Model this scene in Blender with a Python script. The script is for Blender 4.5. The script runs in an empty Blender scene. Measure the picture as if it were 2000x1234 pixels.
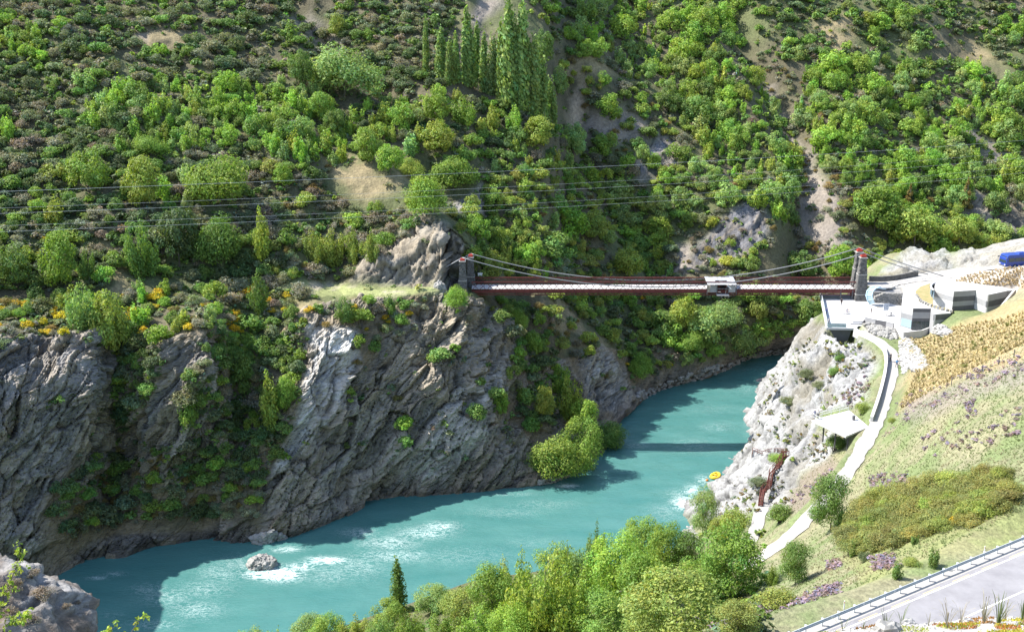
import bpy, bmesh, math, random
import numpy as np
from mathutils import Vector, Matrix
from mathutils.bvhtree import BVHTree

# ------------------------------------------------------------------ camera, sky, sun, exposure
HC = 105.0                      # eye height above the river
PITCH = math.radians(16.3)      # looking down
FPX = 2246.0                    # focal length for a 2000 px wide frame
SC = bpy.context.scene
COL = SC.collection
cam_d = bpy.data.cameras.new('camera')
cam = bpy.data.objects.new('camera', cam_d)
COL.objects.link(cam)
cam_d.sensor_width = 36.0
cam_d.lens = 36.0 * FPX / 2000.0
cam_d.clip_start = 0.5
cam_d.clip_end = 3000.0
cam.location = (0, 0, HC)
cam.rotation_euler = (math.radians(90) - PITCH, 0, 0)
SC.camera = cam

SUN_EL = math.radians(50)
SUN_AZ = math.radians(9)
SUN_TO = Vector((-math.cos(SUN_EL) * math.cos(SUN_AZ), math.cos(SUN_EL) * math.sin(SUN_AZ), math.sin(SUN_EL)))
world = bpy.data.worlds.new("World")
SC.world = world
world.use_nodes = True
wn = world.node_tree.nodes
sky = wn.new('ShaderNodeTexSky')
sky.sky_type = 'NISHITA'
sky.sun_disc = False
sky.sun_elevation = SUN_EL
sky.sun_rotation = math.atan2(SUN_TO.x, SUN_TO.y)
sky.air_density = 1.0
sky.dust_density = 1.0
world.node_tree.links.new(sky.outputs[0], wn['Background'].inputs[0])
wn['Background'].inputs[1].default_value = 0.15
sun_d = bpy.data.lights.new('sun', 'SUN')
sun_d.energy = 4.6
sun_d.angle = math.radians(0.53)
sun_d.color = (1.0, 0.955, 0.88)
sun = bpy.data.objects.new('sun', sun_d)
COL.objects.link(sun)
sun.rotation_euler = SUN_TO.to_track_quat('Z', 'Y').to_euler()
sun.location = (-200, 100, 300)
SC.view_settings.view_transform = 'Standard'
SC.view_settings.look = 'None'
SC.view_settings.exposure = 1.32
SC.view_settings.gamma = 1.0
SC.view_settings.use_curve_mapping = False
SC.render.engine = 'CYCLES'
SC.cycles.max_bounces = 8
SC.cycles.diffuse_bounces = 6
SC.cycles.glossy_bounces = 2
SC.cycles.transmission_bounces = 4
SC.cycles.transparent_max_bounces = 6
SC.cycles.caustics_reflective = False
SC.cycles.caustics_refractive = False

RNG = np.random.default_rng(11)
random.seed(5)
CT, ST = math.cos(PITCH), math.sin(PITCH)

def ray(px, py):
    xc, yc = (px - 1000.0) / FPX, (617.0 - py) / FPX
    return xc, CT + ST * yc, -ST + CT * yc

def P(px, py, z=None, D=None):
    """World point seen at that place of the photograph, at a given height or forward distance."""
    dx, dy, dz = ray(px, py)
    t = (z - HC) / dz if z is not None else D / dy
    return Vector((dx * t, dy * t, HC + dz * t))

def PV(px, py, D):
    dx, dy, dz = ray(px, py)
    t = D / dy
    return np.stack([dx * t, dy * t, HC + dz * t], -1)

def to_px(p):
    """Where world points stand in the photograph (numpy, N x 3)."""
    d = np.asarray(p, float) - np.array([0, 0, HC])
    depth = d[..., 1] * CT - d[..., 2] * ST
    up = d[..., 1] * ST + d[..., 2] * CT
    depth = np.where(depth < 0.1, 0.1, depth)
    return 1000 + FPX * d[..., 0] / depth, 617 - FPX * up / depth, depth

# ------------------------------------------------------------------ noise
def _h(ix, iy, iz, s):
    n = (ix.astype(np.int64) * 374761393 + iy.astype(np.int64) * 668265263 + iz.astype(np.int64) * 2147483647 + s * 974711) & 0xFFFFFFFF
    n = ((n ^ (n >> 13)) * 1274126177) & 0xFFFFFFFF
    n = ((n ^ (n >> 15)) * 2246822519) & 0xFFFFFFFF
    return ((n ^ (n >> 16)) & 0xFFFFFF) / float(0xFFFFFF)

def vnoise(p, s=0):
    f = np.floor(p)
    t = p - f
    t = t * t * (3 - 2 * t)
    x, y, z = f[:, 0], f[:, 1], f[:, 2]
    r = 0
    for a in (0, 1):
        wa = t[:, 0] if a else 1 - t[:, 0]
        for b in (0, 1):
            wb = t[:, 1] if b else 1 - t[:, 1]
            for c in (0, 1):
                wc = t[:, 2] if c else 1 - t[:, 2]
                r = r + wa * wb * wc * _h(x + a, y + b, z + c, s)
    return r * 2 - 1

def fbm(p, octv=4, s=0, gain=.5):
    r, a, tot = 0, 1.0, 0
    for i in range(octv):
        r = r + a * vnoise(p * (2.03 ** i), s + i)
        tot += a
        a *= gain
    return r / tot

def ridged(p, octv=4, s=0):
    r, a, tot = 0, 1.0, 0
    for i in range(octv):
        r = r + a * (1 - np.abs(vnoise(p * (2.07 ** i), s + i)) * 2)
        tot += a
        a *= .55
    return r / tot

def cells(p, s=0):
    """Random value of the nearest jittered cell, a random slope in it, and the distance to the cell border."""
    f = np.floor(p)
    n = len(p)
    b1 = np.full(n, 9.); b2 = np.full(n, 9.); val = np.zeros(n); tilt = np.zeros(n)
    for a in (-1, 0, 1):
        for b in (-1, 0, 1):
            for c in (-1, 0, 1):
                x, y, z = f[:, 0] + a, f[:, 1] + b, f[:, 2] + c
                h1, h2, h3 = _h(x, y, z, s), _h(x, y, z, s + 51), _h(x, y, z, s + 97)
                dx, dy, dz = x + h1 - p[:, 0], y + h2 - p[:, 1], z + h3 - p[:, 2]
                d = np.sqrt(dx * dx + dy * dy + dz * dz)
                near = d < b1
                b2 = np.where(near, b1, np.minimum(b2, d))
                b1 = np.where(near, d, b1)
                v = _h(x, y, z, s + 7)
                tl = (h2 - .5) * dx + (v - .5) * dy + (h1 - .5) * dz
                val = np.where(near, v, val)
                tilt = np.where(near, tl, tilt)
    return val * 2 - 1, tilt, b2 - b1

def pchip(xk, yk, x):
    """Monotone cubic interpolation; yk may be (k, m)."""
    xk = np.asarray(xk, float); yk = np.asarray(yk, float)
    one = yk.ndim == 1
    if one: yk = yk[:, None]
    h = np.diff(xk)[:, None]
    d = np.diff(yk, axis=0) / h
    m = np.zeros_like(yk)
    w1 = 2 * h[1:] + h[:-1]; w2 = h[1:] + 2 * h[:-1]
    same = d[:-1] * d[1:] > 0
    with np.errstate(divide='ignore', invalid='ignore'):
        mm = (w1 + w2) / (w1 / d[:-1] + w2 / d[1:])
    m[1:-1] = np.where(same, mm, 0)
    m[0], m[-1] = d[0], d[-1]
    x = np.asarray(x, float)
    i = np.clip(np.searchsorted(xk, x) - 1, 0, len(xk) - 2)
    t = ((x - xk[i]) / (xk[i + 1] - xk[i]))[:, None]
    hh = h[i]
    r = (2*t**3 - 3*t**2 + 1) * yk[i] + (t**3 - 2*t**2 + t) * hh * m[i] + (-2*t**3 + 3*t**2) * yk[i+1] + (t**3 - t**2) * hh * m[i+1]
    return r[:, 0] if one else r

def in_poly(px, py, poly):
    inside = np.zeros(np.shape(px), bool)
    n = len(poly)
    for i in range(n):
        x1, y1 = poly[i]; x2, y2 = poly[(i + 1) % n]
        if y1 == y2: continue
        c = ((y1 > py) != (y2 > py)) & (px < (x2 - x1) * (py - y1) / (y2 - y1) + x1)
        inside ^= c
    return inside

def line_dist(px, py, pts):
    best = np.full(np.shape(px), 1e9)
    for (x1, y1), (x2, y2) in zip(pts, pts[1:]):
        dx, dy = x2 - x1, y2 - y1
        t = np.clip(((px - x1) * dx + (py - y1) * dy) / (dx * dx + dy * dy + 1e-9), 0, 1)
        best = np.minimum(best, np.hypot(px - x1 - t * dx, py - y1 - t * dy))
    return best

def sstep(a, b, x):
    t = np.clip((x - a) / (b - a), 0, 1)
    return t * t * (3 - 2 * t)

# ------------------------------------------------------------------ mesh helpers
def tag(o, label=None, cat=None, group=None, kind=None):
    if label: o['label'] = label
    if cat: o['category'] = cat
    if group: o['group'] = group
    if kind: o['kind'] = kind
    return o

def np_mesh(name, v, faces, cols=None, smooth=False, mats=(), mi=None):
    """faces: (n,3) or (n,4) int array."""
    me = bpy.data.meshes.new(name)
    v = np.ascontiguousarray(v, np.float32); f = np.ascontiguousarray(faces, np.int32)
    k = f.shape[1]
    me.vertices.add(len(v)); me.vertices.foreach_set('co', v.ravel())
    me.loops.add(f.size); me.loops.foreach_set('vertex_index', f.ravel())
    me.polygons.add(len(f)); me.polygons.foreach_set('loop_start', np.arange(0, f.size, k, dtype=np.int32))
    me.polygons.foreach_set('loop_total', np.full(len(f), k, np.int32))
    for m in mats: me.materials.append(m)
    if mi is not None: me.polygons.foreach_set('material_index', np.asarray(mi, np.int32))
    me.polygons.foreach_set('use_smooth', np.full(len(f), smooth, bool))
    me.update(calc_edges=True)
    if cols is not None:
        a = me.color_attributes.new('Col', 'FLOAT_COLOR', 'POINT')
        c = np.ones((len(v), 4), np.float32); c[:, :3] = cols
        a.data.foreach_set('color', c.ravel())
    me.validate()
    return me

def np_obj(name, *a, parent=None, **k):
    o = bpy.data.objects.new(name, np_mesh(name, *a, **k))
    COL.objects.link(o)
    if parent: o.parent = parent
    return o

def empty(name, loc, rz=0):
    o = bpy.data.objects.new(name, None)
    COL.objects.link(o)
    o.location = loc; o.rotation_euler = (0, 0, rz); o.empty_display_size = .3
    return o

def frame_of(d):
    d = Vector(d).normalized()
    u = d.cross(Vector((0, 0, 1)))
    if u.length < 1e-3: u = Vector((1, 0, 0))
    u.normalize()
    return u, u.cross(d).normalized() * -1

class MB:
    """Collects boxes, bars, prisms and tubes into one mesh."""
    def __init__(s): s.v = []; s.f = []; s.m = []
    def add(s, vs, fs, m=0):
        o = len(s.v); s.v += [tuple(x) for x in vs]; s.f += [tuple(i + o for i in q) for q in fs]; s.m += [m] * len(fs); return s
    def box(s, c, size, rz=0, m=0, taper=1.0):
        cx, cy, cz = c; a, b, h = size[0] / 2, size[1] / 2, size[2] / 2
        ca, sa = math.cos(rz), math.sin(rz); vs = []
        for z, k in ((-h, 1), (h, taper)):
            for x, y in ((-a, -b), (a, -b), (a, b), (-a, b)):
                x *= k; y *= k
                vs.append((cx + x * ca - y * sa, cy + x * sa + y * ca, cz + z))
        return s.add(vs, [(3, 2, 1, 0), (4, 5, 6, 7), (0, 1, 5, 4), (1, 2, 6, 5), (2, 3, 7, 6), (3, 0, 4, 7)], m)
    def bar(s, p, q, w, h=None, m=0):
        h = w if h is None else h
        p, q = Vector(p), Vector(q); u, n = frame_of(q - p); vs = []
        for c in (p, q):
            for a, b in ((-1, -1), (1, -1), (1, 1), (-1, 1)): vs.append(c + u * a * w / 2 + n * b * h / 2)
        return s.add(vs, [(3, 2, 1, 0), (4, 5, 6, 7), (0, 1, 5, 4), (1, 2, 6, 5), (2, 3, 7, 6), (3, 0, 4, 7)], m)
    def prism(s, pts, z0, z1, m=0):
        n = len(pts); z0 = z0 if hasattr(z0, '__len__') else [z0] * n; z1 = z1 if hasattr(z1, '__len__') else [z1] * n
        a = sum(pts[i][0] * pts[(i + 1) % n][1] - pts[(i + 1) % n][0] * pts[i][1] for i in range(n))
        if a < 0: pts, z0, z1 = pts[::-1], z0[::-1], z1[::-1]
        vs = [(p[0], p[1], z) for p, z in zip(pts, z0)] + [(p[0], p[1], z) for p, z in zip(pts, z1)]
        return s.add(vs, [tuple(range(n))[::-1], tuple(range(n, 2 * n))] + [(i, (i + 1) % n, n + (i + 1) % n, n + i) for i in range(n)], m)
    def tube(s, pts, r, n=6, m=0, cap=True):
        pts = [Vector(p) for p in pts]; k = len(pts)
        rs = r if hasattr(r, '__len__') else [r] * k
        vs, fs = [], []
        for i, p in enumerate(pts):
            d = pts[min(i + 1, k - 1)] - pts[max(i - 1, 0)]
            u, w = frame_of(d)
            for j in range(n):
                a = 2 * math.pi * j / n
                vs.append(p + (u * math.cos(a) + w * math.sin(a)) * rs[i])
        for i in range(k - 1):
            for j in range(n):
                fs.append((i * n + j, i * n + (j + 1) % n, (i + 1) * n + (j + 1) % n, (i + 1) * n + j))
        if cap:
            fs.append(tuple(range(n))[::-1]); fs.append(tuple((k - 1) * n + j for j in range(n)))
        return s.add(vs, fs, m)
    def mesh(s, name, mats, smooth=False):
        me = bpy.data.meshes.new(name)
        me.from_pydata(s.v, [], s.f)
        mats = mats if isinstance(mats, (list, tuple)) else [mats]
        for m in mats: me.materials.append(m)
        me.polygons.foreach_set('material_index', s.m)
        me.polygons.foreach_set('use_smooth', [smooth] * len(s.f))
        me.update(); return me
    def obj(s, name, mats, parent=None, smooth=False):
        o = bpy.data.objects.new(name, s.mesh(name, mats, smooth)); COL.objects.link(o)
        if parent: o.parent = parent
        return o

def rel(root, p):
    return Vector(p) - Vector(root.location)

# ------------------------------------------------------------------ materials
def mat(name, color=(.5, .5, .5), rough=.7, metal=0., spec=.3, noise=None, bump=0., bscale=20., c2=None, nscale=4.):
    m = bpy.data.materials.new(name); m.use_nodes = True
    nt = m.node_tree; b = nt.nodes['Principled BSDF']
    b.inputs['Base Color'].default_value = (*color, 1); b.inputs['Roughness'].default_value = rough
    b.inputs['Metallic'].default_value = metal; b.inputs['Specular IOR Level'].default_value = spec
    tc = nt.nodes.new('ShaderNodeTexCoord')
    if c2 is not None:
        n = nt.nodes.new('ShaderNodeTexNoise'); n.inputs['Scale'].default_value = nscale; n.inputs['Detail'].default_value = 6; n.inputs['Roughness'].default_value = .65
        r = nt.nodes.new('ShaderNodeValToRGB'); r.color_ramp.elements[0].position = .33; r.color_ramp.elements[1].position = .68
        r.color_ramp.elements[0].color = (*color, 1); r.color_ramp.elements[1].color = (*c2, 1)
        nt.links.new(tc.outputs['Object'], n.inputs['Vector']); nt.links.new(n.outputs['Fac'], r.inputs[0]); nt.links.new(r.outputs[0], b.inputs['Base Color'])
    if bump:
        n = nt.nodes.new('ShaderNodeTexNoise'); n.inputs['Scale'].default_value = bscale; n.inputs['Detail'].default_value = 5
        bp = nt.nodes.new('ShaderNodeBump'); bp.inputs['Strength'].default_value = bump; bp.inputs['Distance'].default_value = .05
        nt.links.new(tc.outputs['Object'], n.inputs['Vector']); nt.links.new(n.outputs['Fac'], bp.inputs['Height']); nt.links.new(bp.outputs[0], b.inputs['Normal'])
    return m

def ground_mat(name, lo=.62, hi=1.38, scale=1.3, bump=.5, bdist=.5, stretch=None, rough=.9):
    """Colour from the surface's own ground cover attribute, broken up by fine noise, with relief."""
    m = bpy.data.materials.new(name); m.use_nodes = True
    nt = m.node_tree; L = nt.links; b = nt.nodes['Principled BSDF']
    b.inputs['Roughness'].default_value = rough; b.inputs['Specular IOR Level'].default_value = .2
    tc = nt.nodes.new('ShaderNodeTexCoord'); at = nt.nodes.new('ShaderNodeAttribute'); at.attribute_name = 'Col'
    vec = tc.outputs['Object']
    if stretch:
        mp = nt.nodes.new('ShaderNodeMapping'); mp.inputs['Rotation'].default_value = stretch[0]; mp.inputs['Scale'].default_value = stretch[1]
        L.new(vec, mp.inputs['Vector']); vec = mp.outputs[0]
    n1 = nt.nodes.new('ShaderNodeTexNoise'); n1.inputs['Scale'].default_value = scale; n1.inputs['Detail'].default_value = 8; n1.inputs['Roughness'].default_value = .72
    L.new(vec, n1.inputs['Vector'])
    r = nt.nodes.new('ShaderNodeMapRange'); r.inputs['From Min'].default_value = .3; r.inputs['From Max'].default_value = .7; r.inputs['To Min'].default_value = lo; r.inputs['To Max'].default_value = hi
    L.new(n1.outputs['Fac'], r.inputs['Value'])
    mx = nt.nodes.new('ShaderNodeVectorMath'); mx.operation = 'SCALE'
    L.new(at.outputs['Color'], mx.inputs[0]); L.new(r.outputs[0], mx.inputs['Scale']); L.new(mx.outputs[0], b.inputs['Base Color'])
    n2 = nt.nodes.new('ShaderNodeTexNoise'); n2.inputs['Scale'].default_value = scale * 1.7; n2.inputs['Detail'].default_value = 6
    L.new(vec, n2.inputs['Vector'])
    bp = nt.nodes.new('ShaderNodeBump'); bp.inputs['Strength'].default_value = bump; bp.inputs['Distance'].default_value = bdist
    L.new(n2.outputs['Fac'], bp.inputs['Height']); L.new(bp.outputs[0], b.inputs['Normal'])
    return m
# ------------------------------------------------------------------ the far bank: cliff, bench and hillside
# x: waterline y | (y, z) twice on the cliff | cliff top (y, z) | back of bench (y, z) | hill slope | hill-foot forward distance offset
FAR = {
 -800: (1290, 1060, 12, 850, 24, 740, 32, 680, 33, .45),  # columns left of the frame: crest heights shaped to cast the river shadow
 -520: (1240, 1030, 15, 815, 32, 690, 42, 620, 43, .5),
 -260: (1210, 1010, 18, 790, 39, 630, 52, 590, 50.5, .55),
 -130: (1180, 1000, 15.5, 805, 33, 655, 45, 592, 46.5, .565),
    0: (1158, 985, 14, 815, 29.5, 672, 40.5, 592, 43.5, .575),
  100: (1130, 960, 14, 800, 29, 665, 39, 588, 43, .58),
  180: (1090, 940, 14, 795, 28.5, 655, 39.5, 584, 42.8, .58),
  232: (1086, 920, 11.5, 810, 22.5, 695, 33.5, 581, 42.5, .58),
  290: (1066, 910, 14, 795, 25.5, 690, 35, 577, 42.2, .58),
  340: (1058, 900, 15, 785, 27, 668, 37.5, 572, 42, .58),
  400: (1052, 900, 14, 770, 28, 650, 39, 566, 41.8, .58),
  470: (1062, 930, 11, 810, 20, 690, 31, 561, 41.4, .58),
  540: (1052, 900, 13, 790, 22.5, 660, 33, 557, 41, .58),
  600: (1036, 910, 11.5, 760, 26, 610, 37.5, 554, 40.5, .58),
  645: (1018, 880, 13, 740, 27, 600, 38, 552, 39.5, .58),
  700: (996, 840, 15.5, 710, 28, 592, 38, 555, 39, .58),
  780: (970, 820, 16.5, 690, 28.5, 585, 38, 557, 38.6, .58),
  850: (966, 810, 16.5, 680, 29.5, 572, 38, 560, 38.3, .58),
  910: (961, 810, 15.5, 685, 27.5, 582, 36.6, 564, 37.6, .57),
  955: (956, 815, 13.5, 695, 24.5, 592, 34.5, 563, 36.0, .58),
 1010: (950, 835, 9.5, 735, 19, 640, 28.5, 560, 34.5, .64),
 1060: (944, 880, 5, 800, 11.5, 700, 21, 568, 32, .68),
 1110: (928, 880, 3.5, 810, 8.0, 705, 16.5, 585, 25, .62),
 1170: (886, 840, 2.8, 780, 7, 690, 14.5, 598, 21.5, .62),
 1235: (790, 752, 4, 722, 7, 690, 10.5, 620, 16.5, .63),
 1300: (759, 741, 3.2, 710, 7, 670, 11, 600, 17, .65),
 1380: (738, 722, 3.2, 700, 6.3, 665, 10.5, 600, 16.5, .67),
 1480: (698, 684, 3.2, 668, 6, 640, 10.5, 590, 17, .71),
 1600: (684, 672, 3.2, 658, 6, 632, 10.5, 580, 17, .70),
 1800: (678, 664, 3.2, 650, 6, 625, 10.5, 570, 17, .66),
 2050: (674, 660, 3.2, 645, 6, 620, 10.5, 565, 17, .62),
 2350: (670, 655, 3.2, 640, 6, 615, 10.5, 560, 17, .62),
}
HROWS = (480, 400, 310, 220, 130, 50, -40, -140)
def dep(y): return PITCH + np.arctan((y - 617.0) / FPX)
def D_at(y, z): return (HC - z) / np.tan(dep(y))
xk = sorted(FAR)
Yk, Dk = [], []
for x in xk:
    c = FAR[x]; ys, ds = [], []
    dw = D_at(c[0], 0)
    ys.append(c[0] + 14); ds.append(dw - 1.0)                     # under the water
    ys.append(c[0]); ds.append(dw)
    for i in (1, 3, 5, 7):
        ys.append(c[i]); ds.append(D_at(c[i], c[i + 1]))
    zb, db, s = c[8], ds[-1], c[9]
    for y in HROWS:
        tn = math.tan(dep(y))
        ys.append(y); ds.append((HC - zb + s * db) / (tn + s))
    Yk.append(ys); Dk.append(ds)
Yk, Dk = np.array(Yk, float), np.array(Dk, float)
U = np.concatenate([np.linspace(-800, -60, 110)[:-1], np.linspace(-60, 2060, 760)[:-1], np.linspace(2060, 2350, 50)])
NU = len(U)
Yc = pchip(xk, Yk, U); Dc = pchip(xk, Dk, U)                      # NU x 14
ROWK = np.arange(14)
V = np.concatenate([np.linspace(0, 1, 4)[:-1], np.linspace(1, 4, 190)[:-1], np.linspace(4, 5, 44)[:-1], np.linspace(5, 13, 190)])
Yg = pchip(ROWK, Yc.T, V); Dg = pchip(ROWK, Dc.T, V)              # NV x NU
NV = len(V)
V_TOP = int(np.searchsorted(V, 4.0))
Xg = np.repeat(U[None, :], NV, 0)
Vg = np.repeat(V[:, None], NU, 1)
p = PV(Xg, Yg, Dg).reshape(-1, 3)
px, py, vv = Xg.ravel(), Yg.ravel(), Vg.ravel()
# the hill flattens out beyond the frame instead of rising for ever
# relief drawn along ridges (+) and gullies (-)
RELIEF = [
 ([(540, -60), (600, 20), (640, 75), (700, 130), (790, 190)], -6.0, 26),
 ([(1060, -40), (1085, 100), (1120, 210), (1165, 320), (1230, 440), (1290, 520)], -6.5, 38),
 ([(1115, 90), (1180, 170), (1260, 235), (1340, 310), (1420, 400), (1480, 460)], 6.0, 60),
 ([(1425, 20), (1490, 140), (1545, 250), (1568, 330), (1572, 440), (1580, 540)], -8.0, 34),
 ([(1330, -20), (1410, 120), (1480, 250), (1530, 350)], 4.0, 50),
 ([(1640, 60), (1660, 200), (1650, 330), (1640, 460)], 4.0, 60),
 ([(840, 330), (930, 390), (985, 470), (1020, 560)], -7.0, 38),
 ([(560, 300), (700, 350), (830, 420), (880, 470)], 4.5, 60),
 ([(180, -30), (250, 80), (330, 150)], -3.0, 40),
 ([(60, 470), (200, 500), (340, 520), (520, 540)], -3.0, 34),
 ([(860, -40), (890, 60), (930, 160)], -4.0, 36),
 ([(1060, 590), (1130, 650), (1190, 720), (1225, 780)], 3.0, 36),
 ([(985, 590), (1050, 700), (1120, 800)], -4.0, 34),
 ([(1900, 100), (1960, 250), (1990, 400)], -4.0, 60),
 ([(1750, 30), (1850, 130), (2000, 220)], 3.0, 50),
]
for pts, amp, w in RELIEF:
    d = line_dist(px, py, pts)
    p += (amp * np.exp(-(d / w) ** 2))[:, None] * np.array([0, -.62, .55])
hill_w = sstep(4.6, 6.0, vv)
p[:, 2] += fbm(p * [.03, .03, .03], 4, 3) * 4.0 * hill_w
# outcrop behind the left bridge towers
OUT = [(690, 552), (705, 520), (760, 486), (800, 458), (835, 440), (870, 455), (900, 490), (915, 530), (905, 556), (830, 565)]
jx, jy = fbm(p * .12, 3, 31) * 14, fbm(p * .12, 3, 37) * 14
def mask(poly, soft=10, seed=0):
    """Soft mask of a patch of ground given by its outline as seen in the photograph."""
    a = in_poly(px + jx, py + jy, poly).astype(float)
    d = line_dist(px + jx, py + jy, poly + [poly[0]])
    return np.clip(.5 + np.where(a > 0, d, -d) / (2 * soft), 0, 1)
m_out = mask(OUT, 14)
m_out_s = np.clip(.5 + np.where(in_poly(px, py, OUT), 1, -1) * line_dist(px, py, OUT + [OUT[0]]) / 60, 0, 1)
p += (m_out_s * 6.5)[:, None] * np.array([0, -.75, .35])

# keep the ground clear of the left bridge end
cl_ = (p[:, 0] > -15.5) & (p[:, 0] < 8) & (p[:, 1] < 260.5) & (p[:, 2] > 36.9) & (vv > 3.5)
p[cl_, 1] = np.maximum(p[cl_, 1], 260.5 + .12 * (p[cl_, 2] - 36.9))
# ground cover ------------------------------------------------------
ROCKS = [ # outline, kind
 ([(0, 650), (120, 655), (200, 650), (232, 720), (190, 800), (140, 900), (70, 1000), (20, 1060), (-200, 1100), (-200, 650)], 'blue'),
 ([(330, 690), (405, 650), (400, 700), (350, 780), (300, 850), (250, 905), (235, 880), (280, 800)], 'blue'),
 ([(190, 930), (215, 895), (240, 900), (230, 930)], 'pale'),
 ([(90, 1130), (180, 1060), (280, 1045), (400, 1040), (480, 1000), (520, 1060), (480, 1100), (90, 1160)], 'dark'),
 ([(600, 640), (690, 640), (700, 700), (650, 800), (590, 880), (560, 920), (530, 930), (590, 800)], 'white'),
 ([(505, 940), (580, 900), (640, 850), (700, 760), (760, 650), (830, 590), (860, 545), (905, 590), (960, 600), (1000, 660), (1000, 760), (960, 800), (1000, 880), (1040, 930), (1000, 960), (800, 985), (600, 1060), (520, 1070)], 'grey'),
 ([(870, 830), (960, 820), (970, 880), (950, 930), (890, 925)], 'blue'),
 ([(860, 960), (960, 925), (1050, 930), (1180, 900), (1180, 940), (1000, 980)], 'dark'),
 ([(1120, 700), (1165, 690), (1200, 720), (1240, 770), (1210, 800), (1150, 800), (1140, 750)], 'grey'),
 ([(1180, 900), (1200, 800), (1250, 745), (1330, 712), (1400, 705), (1490, 672), (1600, 640), (1620, 690), (1500, 715), (1380, 760), (1250, 800)], 'dark'),
 (OUT, 'grey'),
 ([(1140, 215), (1200, 205), (1260, 240), (1260, 285), (1190, 270), (1150, 250)], 'scree'),
 ([(1210, 320), (1250, 300), (1290, 262), (1340, 290), (1310, 335), (1250, 350)], 'slab'),
 ([(1420, 420), (1460, 385), (1500, 430), (1500, 470), (1450, 500), (1410, 520), (1350, 520), (1360, 470)], 'slab'),
 ([(1310, 470), (1350, 470), (1360, 530), (1310, 535)], 'scree'),
 ([(1115, 175), (1135, 165), (1150, 200), (1120, 240)], 'sand'),
 ([(560, 10), (600, 0), (660, 60), (680, 100), (650, 85), (600, 50)], 'scree'),
 ([(930, -10), (980, -10), (940, 40), (950, 70), (915, 20)], 'scree'),
 ([(1490, 150), (1520, 150), (1545, 210), (1565, 260), (1595, 300), (1590, 330), (1560, 290), (1530, 230)], 'scree'),
 ([(1570, 330), (1600, 330), (1640, 420), (1660, 480), (1600, 490), (1560, 440)], 'scree'),
 ([(1880, 250), (1915, 245), (1990, 310), (1960, 320)], 'scree'),
 ([(1900, 370), (1990, 390), (2040, 470), (1960, 450), (1880, 430)], 'dark'),
 ([(880, 370), (940, 350), (950, 420), (890, 420)], 'blue'),
 ([(760, 890), (830, 790), (900, 750), (965, 715), (975, 780), (935, 860), (850, 935), (780, 935)], 'pale'),
 ([(1130, 700), (1165, 680), (1205, 720), (1235, 775), (1205, 800), (1150, 790)], 'pale'),
 ([(265, 30), (290, 60), (285, 75), (255, 45)], 'scree'),
]
TANS = [
 [(640, 330), (720, 325), (800, 350), (790, 395), (720, 415), (690, 400), (640, 360)],
 [(280, 55), (400, 65), (430, 85), (350, 95), (300, 110), (260, 85)],
 [(1590, 50), (1650, 45), (1680, 75), (1640, 110), (1590, 105)],
 [(1810, 50), (1900, 70), (1960, 110), (1900, 110), (1830, 80)],
 [(560, 590), (720, 585), (760, 590), (750, 650), (690, 700), (600, 640)],
 [(690, 690), (760, 640), (800, 600), (830, 600), (760, 680), (700, 760), (670, 760)],
 [(1100, 120), (1180, 110), (1200, 150), (1120, 170)],
 [(1060, 600), (1110, 590), (1170, 660), (1180, 700), (1110, 680)],
 [(200, 470), (240, 480), (250, 590), (210, 560)],
]
PATHS = [
 [(520, 552), (640, 556), (730, 568), (860, 560), (870, 572), (730, 585), (640, 572), (560, 566)],
]
CC = {'blue': (.19, .182, .174), 'pale': (.30, .285, .255), 'white': (.47, .46, .44), 'dark': (.15, .135, .118), 'grey': (.208, .19, .16), 'sand': (.36, .29, .21), 'scree': (.20, .175, .15), 'slab': (.125, .125, .135)}
n_lo = fbm(p * .05, 4, 5); n_mid = fbm(p * .25, 4, 15)
soil = np.array([.095, .085, .052])
col = soil * (1 + .35 * n_mid[:, None])
g = sstep(-.25, .35, n_lo)[:, None] * .7
col = col * (1 - g) + np.array([.095, .115, .045]) * g
rock = np.zeros(len(p))
for poly in TANS:
    m = mask(poly, 12) * sstep(-.5, .1, n_mid)
    col = col * (1 - m[:, None]) + np.array([.215, .175, .10]) * (1 + .2 * n_mid[:, None]) * m[:, None]
# the cliff under the bench is rock except where earth and dry grass have settled
cl = (vv < 4.05).astype(float) * sstep(1420, 1200, px)
earth = sstep(-.12, .28, fbm(p * [.055, .09, .035] + 40, 4, 61) + .05)
brown = np.array([.17, .135, .085])
base = brown * (1 + .3 * n_mid[:, None])
cg = np.array(CC['grey']) * (1 + .25 * n_mid[:, None])
cl_col = cg * (1 - earth[:, None]) + base * earth[:, None]
col = col * (1 - cl[:, None]) + cl_col * cl[:, None]
rock = np.maximum(rock, cl * (1 - .75 * earth))
for poly, k in ROCKS:
    m = mask(poly, 9)
    stain = sstep(.1, .5, fbm(p * .11 + 9, 4, 71)) * (.5 if k in ('grey', 'blue') else .2)
    kc = np.array(CC[k]) * (1 + .22 * n_mid[:, None])
    kc = kc * (1 - stain[:, None]) + brown * stain[:, None]
    col = col * (1 - m[:, None]) + kc * m[:, None]
    rock = np.maximum(rock, m * (.25 if k in ('scree', 'sand') else 1))
led = mask([(90, 1000), (230, 860), (300, 900), (420, 880), (520, 960), (500, 1030), (300, 1040), (150, 1070)], 16) * sstep(-.3, .15, fbm(p * .12, 4, 77))
col = col * (1 - led[:, None] * .8) + np.array([.095, .082, .05]) * led[:, None] * .8
rock *= 1 - led * .5
rust = mask([(600, 1060), (700, 1000), (800, 960), (850, 965), (700, 1030), (610, 1070)], 12)[:, None] * .6
col = col * (1 - rust) + np.array([.21, .12, .09]) * rust
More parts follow.
